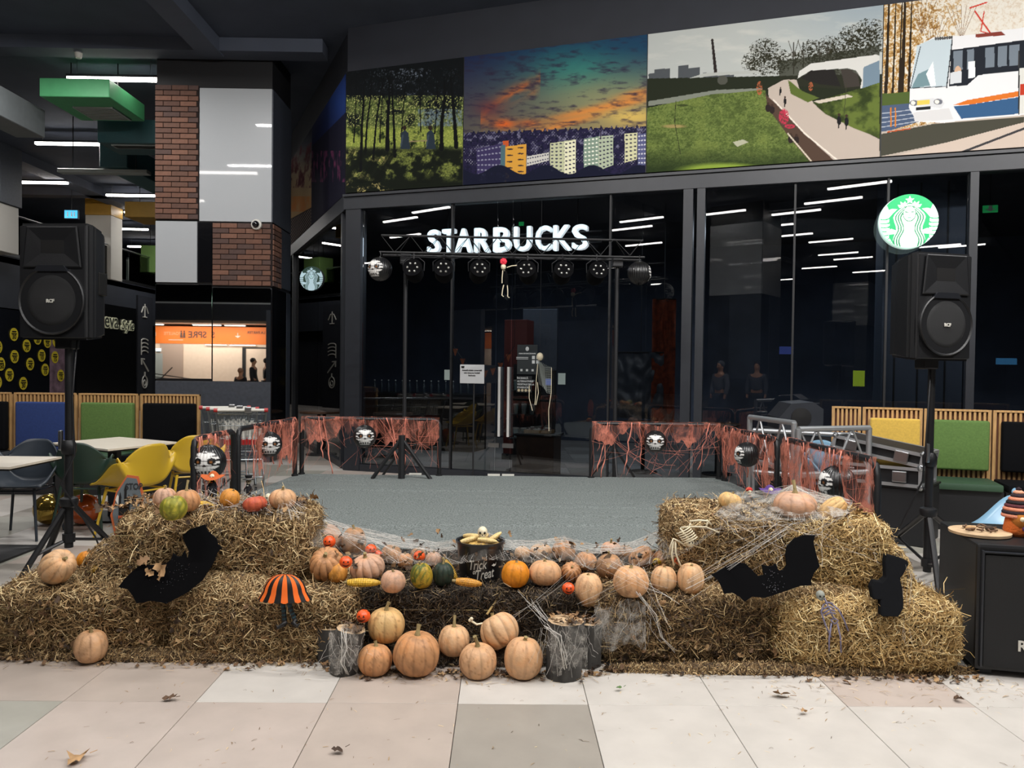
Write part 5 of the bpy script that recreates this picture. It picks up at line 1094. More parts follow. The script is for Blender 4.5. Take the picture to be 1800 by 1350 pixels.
# ------------------------------------------------------------ flight case, trusses, monitor
def flight_case():
    a = P(1462, 838, 7.2); c = P(1618, 838, 6.7); x = Vector((c.x - a.x, c.y - a.y, 0)); L = x.length; rz = math.atan2(x.y, x.x)
    zt = .53
    t0 = thing('black_plinth', 'plain black storage box under the flight case', 'box', (a.x, a.y, 0), rz); MB().bbox(-.0, L + .03, .02, .6, 0, zt - .02, b=.01).build('body', M['black'], t0); MB().bbox(-.01, L + .04, .0, .62, zt - .02, zt, b=.005).build('lid', M['satin'], t0)
    t = thing('flight_case', 'half open black flight case with aluminium edges beside the trusses', 'case', (a.x, a.y, zt), rz)
    def shell(nm, h, T=Matrix()):
        e = put(nm, None, t); e.matrix_local = T
        MB().box(.01, L - .01, .01, .53, .0, h).build('panel', M['satin'], e)
        b = MB()
        for z in (0.01, h - .01):
            for y in (.0, .54): b.box(0, L, y - .012, y + .012, z - .014, z + .014)
            for xx in (0, L): b.box(xx - .012, xx + .012, 0, .54, z - .014, z + .014)
        for xx in (0, L):
            for y in (0, .54): b.box(xx - .014, xx + .014, y - .014, y + .014, 0, h)
        b.build('edge_trim', M['alu'], e)
        for xx in (0, L):
            for z in (0, h): MB().ball((xx, 0, z), .028, 10, 6).build('corner_ball', M['steel'], e)
        for xx in (L * .78, L * .2): MB().bbox(xx - .06, xx + .06, -.03, -.01, h * .5 - .05, h * .5 + .05, b=.008).build('latch', M['steel'], e)
    shell('case_base', .17); shell('case_lid', .12, Matrix.Translation((0, 0, .185)) @ Matrix.Rotation(R(0), 4, 'X') @ Matrix.Rotation(R(-0), 4, 'Y') @ Matrix.Shear('XZ', 4, (0, 0)) if False else Matrix.Translation((L, 0, .18)) @ Matrix.Rotation(R(9), 4, 'Y') @ Matrix.Translation((-L, 0, 0)))
flight_case()
def truss(label, A, B, top, low, n=4, loc=None):
    """ladder truss frame standing on edge between A and B"""
    A = Vector(A); B = Vector(B); t = thing('truss_section', label, 'truss', (A.x, A.y, 0)); L_ = lambda p, z: Vector((p.x - A.x, p.y - A.y, z))
    MB().tube([L_(A, top), L_(B, top)], .025, 10).build('top_chord', M['alu'], t, smooth='auto'); MB().tube([L_(A, low), L_(B, low)], .025, 10).build('lower_chord', M['alu'], t, smooth='auto')
    for p_ in (A, B): MB().tube([L_(p_, 0), L_(p_, top)], .025, 10).build('end_post', M['alu'], t, smooth='auto')
    b = MB()
    for k in range(n):
        p0 = A.lerp(B, k / n); p1 = A.lerp(B, (k + 1) / n); b.tube([L_(p0, top if k % 2 else low), L_(p1, low if k % 2 else top)], .01, 6)
    b.build('diagonal_brace', M['alu'], t)
a = P(1318, 733, 7.5); c = P(1396, 748, 6.7); d_ = P(1404, 746, 6.65); e_ = P(1528, 752, 6.9)
truss('silver truss section standing at an angle beside the right railing', (a.x, a.y, 0), (c.x, c.y, 0), a.z - .0, a.z - .42)
truss('silver truss section standing in front of the blue chair', (d_.x, d_.y, 0), (e_.x, e_.y, 0), e_.z, e_.z - .40)
g1 = P(1325, 738, 7.9); g2 = P(1500, 775, 7.4)
truss('rear silver truss section behind the other two', (g1.x, g1.y, 0), (g2.x, g2.y, 0), .93, .5, 6)
def monitor():
    p = P(1396, 745, 8.2); zb = P(1396, 752, 8.2).z; t0 = thing('equipment_rack', 'black rack on the floor under the dark monitor speaker', 'rack', (p.x, 8.2, 0)); MB().bbox(-.3, .3, -.25, .25, 0, zb, b=.01).build('body', M['black'], t0); b = MB()
    for z in (.15, .35, .55): b.box(-.26, .26, -.265, -.25, z, z + .12)
    b.build('rack_unit', M['satin'], t0)
    t = thing('monitor_speaker', 'dark wedge monitor speaker lying behind the trusses', 'loudspeaker', (p.x, 8.2, zb), R(-8)); MB().prism([(-.22, 0), (.22, 0), (.22, .22), (.12, .29), (-.10, .27), (-.22, .12)], -.3, .3, ax='y').build('cabinet', M['frame'], t); MB().lathe([(.1, 0), (.1, .01), (.0001, .015)], 20, T=Matrix.Translation((0, -.3, .13)) @ Matrix.Rotation(R(90), 4, 'X')).build('driver', M['facek'], t)
monitor()

# ------------------------------------------------------------ lighting truss behind the stage
def light_truss():
    Z = 9.0; zt = P(900, 417, Z).z; zb = P(900, 449, Z).z; x0 = P(670, 440, Z).x; x1 = P(1130, 450, Z).x; cx = (x0 + x1) / 2
    t = thing('lighting_truss', 'black lighting truss on two poles behind the stage', 'truss', (cx, Z, 0)); a, c = x0 - cx, x1 - cx
    ys = [(-.12, zb), (.12, zb), (0, zt)]; nm = ['lower_chord', 'lower_chord', 'top_chord']
    for (y, z), n_ in zip(ys, nm): MB().tube([(a, y, z), (c, y, z - 0.02)], .014, 8).build(n_, M['satin'], t, smooth='auto')
    b = MB(); n = 18
    for k in range(n):
        f0, f1 = a + (c - a) * k / n, a + (c - a) * (k + 1) / n
        for y in (-.12, .12): b.tube([(f0, y if k % 2 else 0, zb if k % 2 else zt), (f1, 0 if k % 2 else y, zt if k % 2 else zb)], .0035, 5)
    b.build('diagonal_brace', M['satin'], t)
    for px in (712, 1083):
        x = P(px, 600, Z).x - cx; MB().tube([(x, 0, 0.1), (x, 0, zb)], .024, 10).build('pole', M['black'], t, smooth='auto'); 
        b = MB(); 
        for an in (R(-90), R(30), R(150)): b.tube([(x, 0, .62), (x + .42 * math.cos(an) * 1.2, .42 * math.sin(an), .01)], .015, 6)
        b.build('stand_leg', M['black'], t); MB().bbox(x - .06, x + .06, -.06, .06, zb - .12, zb, b=.01).build('pole_head', M['black'], t)
    return Z, zb
TZ, TB = light_truss()
def par():
    t = thing('stage_light', '', 'stage light', (0, 0, 0), 0, 'round stage lights hanging from the truss')
    T = Matrix.Rotation(R(66), 4, 'X')
    MB().lathe([(.0001, -.14), (.08, -.14), (.105, -.08), (.105, .06), (.112, .062), (.112, .08), (.1, .075), (.0001, .07)], 24, T=T).build('can', M['glit'], t, smooth='auto')
    for k in range(6):
        an = k * PI / 3; r_ = .06 if k else .0; r_ = .058
        c = T @ Vector((r_ * math.cos(an), r_ * math.sin(an), .078)); MB().ball(tuple(c), .015, 10, 8).build('lens', M['lensm'], t, smooth=True)
    b = MB(); b.tube([(-.12, 0, 0), (-.125, 0, .1), (-.06, 0, .15), (.06, 0, .15), (.125, 0, .1), (.12, 0, 0)], .007, 6); b.tube([(0, 0, .14), (0, 0, .22)], .012, 6); b.build('yoke', M['satin'], t)
    return t
M['lensm'] = mat('glass lens', '#cfcfc8', .12, metal=.8)
pp = par(); first = True
for i, (px, py) in enumerate([(727, 471), (780, 469), (842, 473), (927, 474), (989, 476), (1049, 476)]):
    o = pp if first else copy_tree(pp); first = False; p = P(px, py, TZ - .12); o.location = (p.x, TZ - .12, TB - .21); o.rotation_euler = (0, 0, R(rnd.uniform(-14, 14)))
    o['label'] = ['first stage light from the left on the truss', 'second stage light from the left on the truss', 'third stage light, left of the rose headed figure', 'fourth stage light, right of the rose headed figure', 'fifth stage light from the left on the truss', 'last stage light before the right pole of the truss'][i]
o = MB().tube([(P(700, 455, TZ).x + k * .11, TZ - .13 + .02 * math.sin(k), TB - .03 - .035 * abs(math.sin(k * 1.3))) for k in range(23)], .006, 5).build('cable', M['black'], None); tag(o, 'black power cable looped along the lighting truss', 'cable')
def rose_skeleton():
    p = P(885, 460, TZ - .15); s = TZ / F_PX; t = thing('rose_skeleton', 'thin skeleton with a red rose on its head hanging from the truss', 'decoration', (p.x, TZ - .15, p.z))
    A = lambda px, py: ((px - 885) * s, 0, -(py - 460) * s)
    b = MB()
    for k in range(7): an = k * PI * 2 / 7; b.ball((.02 * math.cos(an), -.01, .02 * math.sin(an)), (.022, .015, .022), 8, 6)
    b.ball((0, -.015, 0), .02, 8, 6); b.build('rose', mat('red rose', '#d8283e', .6), t, smooth=True)
    MB().ball(A(885, 469), (.03, .03, .035), 10, 8).build('skull', M['bone'], t, smooth=True)
    for pts in ([(891, 470), (899, 467), (908, 466)], [(884, 475), (883, 488), (883, 497)], [(886, 500), (884, 508), (883, 518), (886, 520)], [(892, 500), (893, 510), (893, 520), (896, 522)], [(887, 475), (888, 492)]): MB().tube([A(*q) for q in pts], .006, 6).build('bone_limb', M['bone'], t)
    MB().tube([A(888, 476), A(890, 488), A(890, 500)], [.02, .028, .02], 8).build('body', M['glit'], t); MB().tube([(0, 0, .03), (0, .0, TB - p.z)], .003, 4).build('cord', M['black'], t)
rose_skeleton()

# ------------------------------------------------------------ railings
def railing(label, a, c, zt, zb, mid=False, round_=.06):
    a = Vector(a); c = Vector(c); t = thing('railing', label, 'railing', (a.x, a.y, zb)); d = Vector((c.x - a.x, c.y - a.y, 0)); L = d.length; d.normalize(); h = zt - zb
    pts = [(0, 0, 0), d * 0 + Vector((0, 0, h - round_)), d * round_ * .3 + Vector((0, 0, h - round_ * .3)), d * round_ + Vector((0, 0, h)), d * (L - round_) + Vector((0, 0, h)), d * (L - round_ * .3) + Vector((0, 0, h - round_ * .3)), d * L + Vector((0, 0, h - round_)), d * L]
    MB().tube(pts, .024, 10).build('tube_frame', M['satin'], t, smooth='auto')
    b = MB()
    for q in (Vector((0, 0, 0)), d * L): b.lathe([(.035, 0), (.035, .02)], 12, c=tuple(q))
    b.build('foot_collar', M['black'], t)
    if mid: MB().tube([d * L * .5, d * L * .5 + Vector((0, 0, h))], .016, 8).build('mid_post', M['satin'], t)
    return t
SZ = .392
ra = {}
def setr(k, label, pa, pb, zt, zb=SZ, **kw): ra[k] = (Vector(pa), Vector(pb), zt, zb); railing(label, pa, pb, zt, zb, **kw)
q = lambda px, Z: (P(px, 700, Z).x, Z, 0)
setr('bl', 'black tube railing at the back left of the stage', q(531, 8.1), q(773, 8.1), P(650, 737, 8.1).z)
setr('br', 'black tube railing at the back right of the stage', q(1041, 8.08), q(1266, 8.08), P(1150, 746, 8.08).z)
setr('lf', 'black tube railing on the left stage edge, the far one', q(519, 8.0), q(419, 6.72), P(470, 746, 7.3).z)
setr('ln', 'black tube railing on the left stage edge, the near one', q(411, 6.62), q(341, 5.85), P(411, 758, 6.62).z)
setr('rf', 'black tube railing on the right stage edge, the far one', q(1276, 7.95), q(1368, 6.6), P(1276, 752, 7.95).z)
setr('rn', 'black tube railing on the right stage edge, the near one', q(1382, 6.5), q(1546, 4.98), P(1460, 790, 5.7).z, 0.0, round_=.1)
b = MB(); 
for k, (x, z) in enumerate([(-.3, 0), (.3, 0)]): b.tube([(x, 0, 0.0), (0, 0, .42)], .02, 8)
b.tube([(0, 0, 0), (0, 0, .45)], .035, 8)
o = b.build('prop_stand', M['black'], None); o.location = (P(706, 800, 7.85).x, 7.85, SZ); tag(o, 'low black folding stand behind the back left railing', 'stand')

# ------------------------------------------------------------ skull lanterns
SK = vmat('printed lantern paper', .38, coat=.3)
def lantern(label, px, py, Z, r, rz, ztop, tilt=0, pleat=0.02):
    p = P(px, py, Z); t = thing('skull_lantern', label, 'lantern', tuple(p), R(rz), 'round skull lanterns')
    n, m_ = 110, 72; th = np.linspace(0, PI, m_)[:, None]; ph = np.linspace(-PI, PI, n)[None, :]
    x = np.sin(th) * np.sin(ph); y = -np.sin(th) * np.cos(ph); z = np.cos(th) * np.ones_like(ph)
    rr = r * (1 + pleat * np.cos(ph * 30)); 
    A = np.stack([x * rr, y * rr, z * rr], -1)
    lon = ph * np.ones_like(th); lat = PI / 2 - th * np.ones_like(ph); c = Canvas(lon / 1.0, lat / 1.0); X, Y = c.x, c.y; ax = np.abs(X); c.fill('#0d0d0f')
    sk = (((X / .95) ** 2 + ((Y - .12) / .62) ** 2) < 1) | ((ax < .55) & (Y < 0) & (Y > -.75))
    strp = np.sin(Y * 24 + 1.2 * np.cos(X * 2.2)) > (-.75 + .9 * np.clip(ax - .5, 0, 1) * 2.2); c.blend(sk & strp, '#d8d6d2')
    c.ell(0, .42, .55, .22, '#dcdad6', 1, .5)
    for s_ in (-1, 1): c.ell(s_ * .40, .14, .25, .20, '#0c0b0c'); c.ell(s_ * .37, .10, .12, .11, '#8f5a2c', 1, .6)
    c.poly([(0, .02), (.12, -.2), (0, -.16), (-.12, -.2)], '#1a0f0d'); c.blend((ax < .5) & (Y < -.36) & (Y > -.46), '#d8d6d2'); c.blend((ax < .46) & (Y < -.46) & (Y > -.62) & (np.sin(X * 26) > -.1), '#0d0d0f'); c.blend((ax < .42) & (Y < -.62) & (Y > -.72) & (np.sin(X * 26) < .3), '#d8d6d2'); c.blend((Y < -.75), '#0d0d0f')
    o = grid_mesh('lantern_ball', A, c.c, SK, t); 
    for pg in o.data.polygons: pg.use_smooth = True
    b = MB(); b.tube([(0, 0, r * .98), (.0, .0, r * 1.1), (.012, 0, r * 1.16), (0, 0, ztop - p.z if ztop - p.z > r else r * 1.2)], .004, 5); b.lathe([(r * .16, r * .95), (r * .16, r * 1.0)], 12); b.build('hook', M['steel'], t)
lantern('skull lantern with a slit face on the near left railing, largest at left', 366, 812, 5.95, .132, 8, ra['ln'][2])
lantern('skull lantern hanging on the far left railing', 473, 781, 7.25, .118, 22, ra['lf'][2])
lantern('skull lantern hanging on the back left railing', 641, 767, 8.02, .118, 12, ra['bl'][2])
lantern('skull lantern hanging on the back right railing', 1152, 776, 8.0, .114, -12, ra['br'][2])
lantern('skull lantern turned sideways on the far right railing', 1313, 799, 7.0, .112, -84, ra['rf'][2])
lantern('largest pleated skull lantern on the near right railing', 1472, 850, 5.5, .128, -92, ra['rn'][2], pleat=.035)
lantern('skull lantern on the left end of the lighting truss', 668, 473, TZ - .14, .135, -30, TB)
lantern('pleated lantern on the right end of the lighting truss', 1124, 480, TZ - .14, .132, 100, TB, pleat=.035)

# ------------------------------------------------------------ cobwebs
def webmat(name, col, dens=.35, sc=6.0, stretch=(1, 1, .35)):
    m = bpy.data.materials.new(name); m.use_nodes = True; nt = m.node_tree; nt.nodes.clear(); L = nt.links.new
    o = nt.nodes.new('ShaderNodeOutputMaterial'); mx = nt.nodes.new('ShaderNodeMixShader'); tr_ = nt.nodes.new('ShaderNodeBsdfTransparent'); d = nt.nodes.new('ShaderNodeBsdfDiffuse'); d.inputs[0].default_value = (*lin(col), 1)
    tl = nt.nodes.new('ShaderNodeBsdfTranslucent'); tl.inputs[0].default_value = (*lin(col), 1); m2 = nt.nodes.new('ShaderNodeMixShader'); m2.inputs[0].default_value = .4; L(d.outputs[0], m2.inputs[1]); L(tl.outputs[0], m2.inputs[2])
    tc = nt.nodes.new('ShaderNodeTexCoord'); mp = nt.nodes.new('ShaderNodeMapping'); mp.inputs['Scale'].default_value = stretch; L(tc.outputs['Object'], mp.inputs[0])
    n1 = nt.nodes.new('ShaderNodeTexNoise'); n1.inputs['Scale'].default_value = sc; n1.inputs['Detail'].default_value = 6; n1.inputs['Distortion'].default_value = 1.6; L(mp.outputs[0], n1.inputs['Vector'])
    n2 = nt.nodes.new('ShaderNodeTexNoise'); n2.inputs['Scale'].default_value = sc * 7; n2.inputs['Detail'].default_value = 3; n2.inputs['Distortion'].default_value = 2; L(mp.outputs[0], n2.inputs['Vector'])
    r1 = nt.nodes.new('ShaderNodeMapRange'); r1.inputs[1].default_value = .42; r1.inputs[2].default_value = .7; L(n1.outputs[0], r1.inputs[0])
    r2 = nt.nodes.new('ShaderNodeMapRange'); r2.inputs[1].default_value = .3; r2.inputs[2].default_value = .7; r2.inputs[3].default_value = .25; L(n2.outputs[0], r2.inputs[0])
    mu = nt.nodes.new('ShaderNodeMath'); mu.operation = 'MULTIPLY'; L(r1.outputs[0], mu.inputs[0]); L(r2.outputs[0], mu.inputs[1])
    m3 = nt.nodes.new('ShaderNodeMath'); m3.operation = 'MULTIPLY_ADD'; m3.inputs[1].default_value = dens * 2.2; m3.inputs[2].default_value = dens * .12; m3.use_clamp = True; L(mu.outputs[0], m3.inputs[0])
    L(m3.outputs[0], mx.inputs[0]); L(tr_.outputs[0], mx.inputs[1]); L(m2.outputs[0], mx.inputs[2]); L(mx.outputs[0], o.inputs[0]); return m
M['webr'] = webmat('reddish cobweb gauze', '#d18470', .95, 4.5, (1, 1, .45)); M['webrs'] = mat('reddish web strand', '#d68672', .9)
M['webw'] = webmat('white cobweb gauze', '#c9c5bd', .16, 9, (1, .6, 1)); M['webws'] = mat('white web strand', '#cfcbc4', .9)
M['webw2'] = webmat('dense white cobweb gauze', '#c9c5bd', .5, 9, (1, .6, 1))
def strands(n, fn, r, mt, parent, name='strand', seed=1):
    rs = random.Random(seed); b = MB()
    for _ in range(n):
        pts = fn(rs)
        if pts: b.tube(pts, rs.uniform(.5, 1.3) * r, 3, cap=False)
    return tag(b.build(name, mt, parent, fix=False), kind='stuff')
def sag(a, c, s, n=7, jit=0, rs=random):
    a = Vector(a); c = Vector(c); out = []
    for i in range(n):
        f = i / (n - 1); p = a.lerp(c, f); p.z -= s * 4 * f * (1 - f)
        if 0 < i < n - 1 and jit: p += Vector((rs.uniform(-jit, jit), rs.uniform(-jit, jit) * .3, rs.uniform(-jit, jit)))
        out.append(p)
    return out
def rail_web(key, label, side, cover=(0, 1), n=50, drop=.55, seed=1, gauze=True):
    a, c, zt, zb = ra[key]; mid = (a + c) / 2; t = thing('cobweb', label, 'cobweb', (mid.x, mid.y, zb + .0)); off = Vector(side) * .035; h = zt - zb
    O = Vector((mid.x, mid.y, zb))
    def pt(f, z): p = a.lerp(c, f); return Vector((p.x, p.y, z)) + off * (1 + .4 * math.sin(f * 17 + z * 9)) - O
    if gauze:
        f0, f1 = cover
        def fn(u, v):
            f = f0 + (f1 - f0) * u; low = zt - h * drop * (.55 + .45 * noise.noise(Vector((f * 5, seed, 0))) * 1.6 + .3 * abs(math.sin(f * 9 + seed)) + .35 * noise.noise(Vector((f * 22, seed, 3)))); z = zt + .027 + (low - zt) * v
            p = pt(f, z); 
            if v < .1: p -= off * (1 - v * 6)
            return p + off * .4 * noise.noise(Vector((f * 12, z * 10, seed)))
        tag(MB().grid(60, 24, fn).build('gauze_sheet', M['webr'], t, smooth=True, fix=False), kind='stuff')
    def sf(rs):
        k = rs.random(); f0 = rs.uniform(*cover)
        if k < .45: f1 = min(1, max(0, f0 + rs.uniform(-.3, .3))); return sag(pt(f0, zt + .01), pt(f1, zt - h * rs.uniform(.4, 1)), rs.uniform(-.02, .05), 7, .015, rs)
        if k < .7: f1 = min(1, max(0, f0 + rs.uniform(-.5, .5))); return sag(pt(f0, zt - h * rs.uniform(0, .5)), pt(f1, zt - h * rs.uniform(.2, .95)), rs.uniform(0, .06), 6, .015, rs)
        return sag(pt(f0, zt + .025), pt(f0 + .02, zt - h * rs.uniform(.15, .5)), 0, 5, .012, rs)
    strands(int(n * 1.1), sf, .0011, M['webrs'], t, seed=seed)
    # a few thick twisted ropes of web
    rs = random.Random(seed + 50); b = MB()
    for _ in range(5):
        f0 = rs.uniform(*cover); f1 = min(1, max(0, f0 + rs.uniform(-.12, .12))); P_ = sag(pt(f0, zt + .02), pt(f1, zt - h * rs.uniform(.6, 1.0)), .0, 9, .014, rs); b.tube(P_, [rs.uniform(.002, .008) for _ in P_], 5)
    tag(b.build('twisted_strand', M['webrs'], t, smooth=True), kind='stuff')
rail_web('bl', 'torn orange pink cobweb on the back left railing', (0, -1, 0), (0, 1), 60, .5, 3)
rail_web('br', 'torn orange pink cobweb on the back right railing', (0, -1, 0), (0, 1), 60, .45, 4)
rail_web('lf', 'orange pink cobweb bunched on the far left railing', (1, -.3, 0), (0, .8), 50, .95, 5)
rail_web('ln', 'orange pink cobweb hanging on the near left railing', (1, -.3, 0), (.2, 1), 34, .8, 6)
rail_web('rf', 'dense orange pink cobweb on the far right railing', (-1, -.3, 0), (0, 1), 60, 1.0, 7)
rail_web('rn', 'dense orange pink cobweb falling over the near right railing', (-1, -.3, 0), (0, 1), 60, .8, 8)
# ------------------------------------------------------------ straw bales
def islandmat(name, stops, rough=.75, trans=0):
    m = bpy.data.materials.new(name); m.use_nodes = True; nt = m.node_tree; b = nt.nodes['Principled BSDF']; g = nt.nodes.new('ShaderNodeNewGeometry'); r = nt.nodes.new('ShaderNodeValToRGB')
    nt.links.new(g.outputs['Random Per Island'], r.inputs[0]); cr = r.color_ramp
    while len(cr.elements) < len(stops): cr.elements.new(.5)
    for e, (p, c) in zip(cr.elements, stops): e.position = p; e.color = (*lin(c), 1)
    nt.links.new(r.outputs[0], b.inputs['Base Color']); b.inputs['Roughness'].default_value = rough; return m
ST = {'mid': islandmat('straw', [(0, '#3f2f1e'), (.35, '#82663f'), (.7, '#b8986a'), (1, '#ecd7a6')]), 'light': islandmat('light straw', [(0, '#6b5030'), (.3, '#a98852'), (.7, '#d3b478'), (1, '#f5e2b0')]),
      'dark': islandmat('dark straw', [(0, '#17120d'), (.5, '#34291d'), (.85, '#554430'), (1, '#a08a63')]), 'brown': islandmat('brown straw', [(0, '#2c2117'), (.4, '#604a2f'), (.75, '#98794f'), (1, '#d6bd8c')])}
LEAFM = islandmat('dead leaves', [(0, '#2e231a'), (.3, '#4d3a29'), (.6, '#705439'), (.85, '#94724c'), (1, '#b79a70')], .85)
def ribbons(P0, D, Wd, ln, w, bend, rs):
    """P0 starts, D directions, Wd widths dir, ln lengths, w widths -> verts, quads"""
    n = len(P0); B = bend
    rows = []
    for k, f in enumerate((0, .5, 1)):
        c = P0 + D * (ln * f)[:, None] + B * (4 * f * (1 - f))
        rows += [c - Wd * (w / 2)[:, None], c + Wd * (w / 2)[:, None]]
    V = np.stack(rows, 1).reshape(-1, 3); b = (np.arange(n) * 6)[:, None]
    F = np.concatenate([b + np.array([0, 1, 3, 2]), b + np.array([2, 3, 5, 4])], 1).reshape(-1, 4)
    return V, F
def mesh_np(name, V, F, mt, parent=None):
    me = bpy.data.meshes.new(name); me.vertices.add(len(V)); me.vertices.foreach_set('co', V.astype(np.float32).ravel()); me.loops.add(F.size); me.loops.foreach_set('vertex_index', F.astype(np.int32).ravel())
    me.polygons.add(len(F)); me.polygons.foreach_set('loop_start', np.arange(0, F.size, F.shape[1], dtype=np.int32)); me.polygons.foreach_set('loop_total', np.full(len(F), F.shape[1], np.int32)); me.update(calc_edges=True); me.materials.append(mt)
    return put(name, me, parent)
def unit(v): return v / (np.linalg.norm(v, axis=1, keepdims=True) + 1e-9)
def bale(label, cx, y0, rz, L, D, H, z0, tone, core='haycore', dens=13000, seed=0, pw=9, faces='ftlr'):
    rs = np.random.RandomState(seed + 5); t = thing('straw_bale', label, 'bale', (cx, y0 + D / 2, z0), R(rz), 'straw bales stacked in front of the stage')
    hd = np.array([L / 2, D / 2, H / 2])
    def rnd_surf(p):       # rounded box
        q = np.abs(p / hd); s = (q ** pw).sum(-1, keepdims=True) ** (-1.0 / pw); return p * s
    def lump(p): return np.array([noise.noise(Vector(tuple(v * 6 + seed))) for v in p]) * .018
    mb = MB(); n = 22
    for ax, sg in [(0, -1), (0, 1), (1, -1), (1, 1), (2, -1), (2, 1)]:
        o = [i for i in range(3) if i != ax]
        def fn(u, v):
            p = np.zeros(3); p[ax] = sg * hd[ax]; p[o[0]] = (u * 2 - 1) * hd[o[0]]; p[o[1]] = (v * 2 - 1) * hd[o[1]]; p = rnd_surf(p[None])[0]; d = .014 * noise.noise(Vector(p) * 7 + Vector((seed,) * 3)) * (0 if p[2] < -H * .45 else 1)
            return p * (1 + d / .3 - .02) + np.array([0, 0, H / 2])
        mb.grid(n, n if ax != 1 else 16, fn)
    mb.build('packed_core', M[core], t, smooth=True)
    Vs = []; Fs = []; off = 0
    spec_ = {'f': (1, -1, L * H, 1.0), 't': (2, 1, L * D, .55), 'l': (0, -1, D * H, .8), 'r': (0, 1, D * H, .8)}
    for f in faces:
        ax, sg, A, k = spec_[f]; m_ = int(A * dens * k); o = [i for i in range(3) if i != ax]
        p = np.zeros((m_, 3)); p[:, ax] = sg * hd[ax]; p[:, o[0]] = rs.uniform(-1, 1, m_) * hd[o[0]]; p[:, o[1]] = rs.uniform(-1, 1, m_) * hd[o[1]]
        p = rnd_surf(p); nrm = unit(np.sign(p) * (np.abs(p / hd) ** (pw - 1)) / hd)
        d = unit(rs.normal(size=(m_, 3)) * np.array([1.0, 1.0, .9])); d -= nrm * (d * nrm).sum(1, keepdims=True) * .8; d = unit(d)
        # tufts: neighbouring straws lie roughly alike
        ang = np.sin(p[:, 0] * 9 + seed) * 1.5 + np.sin(p[:, 2] * 14 + p[:, 0] * 5) * 1.2; tv = np.zeros((m_, 3)); tv[:, o[0]] = np.cos(ang); tv[:, o[1]] = np.sin(ang); d = unit(d + tv * .7 * rs.rand(m_, 1))
        ln = rs.uniform(.02, .085, m_) * (1 + (rs.rand(m_) > .93) * .9); w = rs.uniform(.0014, .0048, m_); wd = unit(np.cross(d, nrm + rs.normal(size=(m_, 3)) * .7))
        bend = nrm * rs.uniform(0, .012, (m_, 1)) + rs.normal(size=(m_, 3)) * .006; st = p + nrm * (rs.uniform(-.006, .012, (m_, 1))) - d * (ln / 2)[:, None]
        out = rs.rand(m_) > .955; d[out] = unit(d[out] + nrm[out] * 1.1)
        V, F = ribbons(st, d, wd, ln, w, bend, rs); V[:, 2] += H / 2; V[:, 2] = np.maximum(V[:, 2], .002 - (z0 if z0 else 0)); Vs.append(V); Fs.append(F + off); off += len(V)
    tag(mesh_np('straw', np.concatenate(Vs), np.concatenate(Fs), ST[tone], t), kind='stuff')
    tw = MB()
    for z in (H * .33, H * .72): tw.tube([(-L / 2 - .004, y, z) for y in (-D / 2 + .02, D / 2 - .02)], .003, 4); tw.tube([(x, -D / 2 - .006, z) for x in np.linspace(-L / 2 + .04, L / 2 - .04, 5)], .0025, 4)
    tw.build('twine', M['stem'], t)
    return t
bale('lowest straw bale at the far left end of the display', -2.22, 4.03, 3, .98, .62, .36, 0, 'mid', seed=1, faces='ftlr', pw=6)
bale('lower straw bale under the left bat, behind the striped witch legs', -1.24, 4.0, -1, 1.0, .62, .355, 0, 'mid', seed=2)
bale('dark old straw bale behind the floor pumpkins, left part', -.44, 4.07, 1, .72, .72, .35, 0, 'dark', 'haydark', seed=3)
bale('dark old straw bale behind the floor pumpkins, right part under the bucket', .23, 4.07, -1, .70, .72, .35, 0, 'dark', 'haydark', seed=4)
bale('brownish lower straw bale right of the right log pair', .98, 3.97, -1, .92, .66, .36, 0, 'brown', seed=5)
bale('bright yellow lower straw bale at the right end of the display', 1.92, 3.86, -4, .98, .62, .37, 0, 'light', seed=6, pw=5)
bale('upper left straw bale with the black bat on it', -1.59, 4.12, 1.5, 1.02, .62, .39, .345, 'mid', seed=7, pw=6)
bale('upper right straw bale with gauze over its left end', 1.29, 4.12, -2, .64, .64, .385, .36, 'mid', seed=8, pw=7)
bale('bright upper right straw bale nearest the right tripod', 1.84, 4.05, -5, .56, .62, .38, .36, 'light', seed=9, pw=6)
# loose straw filling the left and right shoulders
def slump(label, cx, cy, z0, rx, ry, h, tone, seed):
    t = thing('straw_heap', label, 'straw', (cx, cy, z0)); rs = np.random.RandomState(seed); m_ = int(5200 * rx * 2.2); 
    MB().lathe([(1, 0), (.93, .35), (.7, .7), (.35, .93), (.0001, 1)], 20, T=Matrix.Diagonal((rx * .92, ry * .92, h * .93, 1))).build('packed_core', M['haycore'], t, smooth=True)
    a = rs.rand(m_) * 2 * PI; e = np.arcsin(rs.rand(m_)); q = np.stack([np.cos(e) * np.cos(a), np.cos(e) * np.sin(a), np.sin(e)], 1); p = q * np.array([rx, ry, h]); nrm = unit(q / np.array([rx, ry, h])); d = unit(rs.normal(size=(m_, 3)) - nrm * .0); d = unit(d - nrm * (d * nrm).sum(1, keepdims=True) * .85)
    ln = rs.uniform(.02, .08, m_); V, F = ribbons(p - d * (ln / 2)[:, None], d, unit(np.cross(d, nrm + .5 * rs.normal(size=(m_, 3)))), ln, rs.uniform(.0015, .0042, m_), rs.normal(size=(m_, 3)) * .006, rs); V[:, 2] = np.maximum(V[:, 2], .001); tag(mesh_np('straw', V, F, ST[tone], t), kind='stuff')
slump('loose straw sloping down from the upper left bale', -2.12, 4.36, .335, .24, .24, .24, 'mid', 21)
slump('loose straw heaped along the foot of the upper left bale', -1.6, 4.1, .31, .55, .10, .13, 'mid', 23)
slump('loose straw heaped along the foot of the upper right bales', 1.5, 4.06, .31, .55, .10, .12, 'mid', 24)
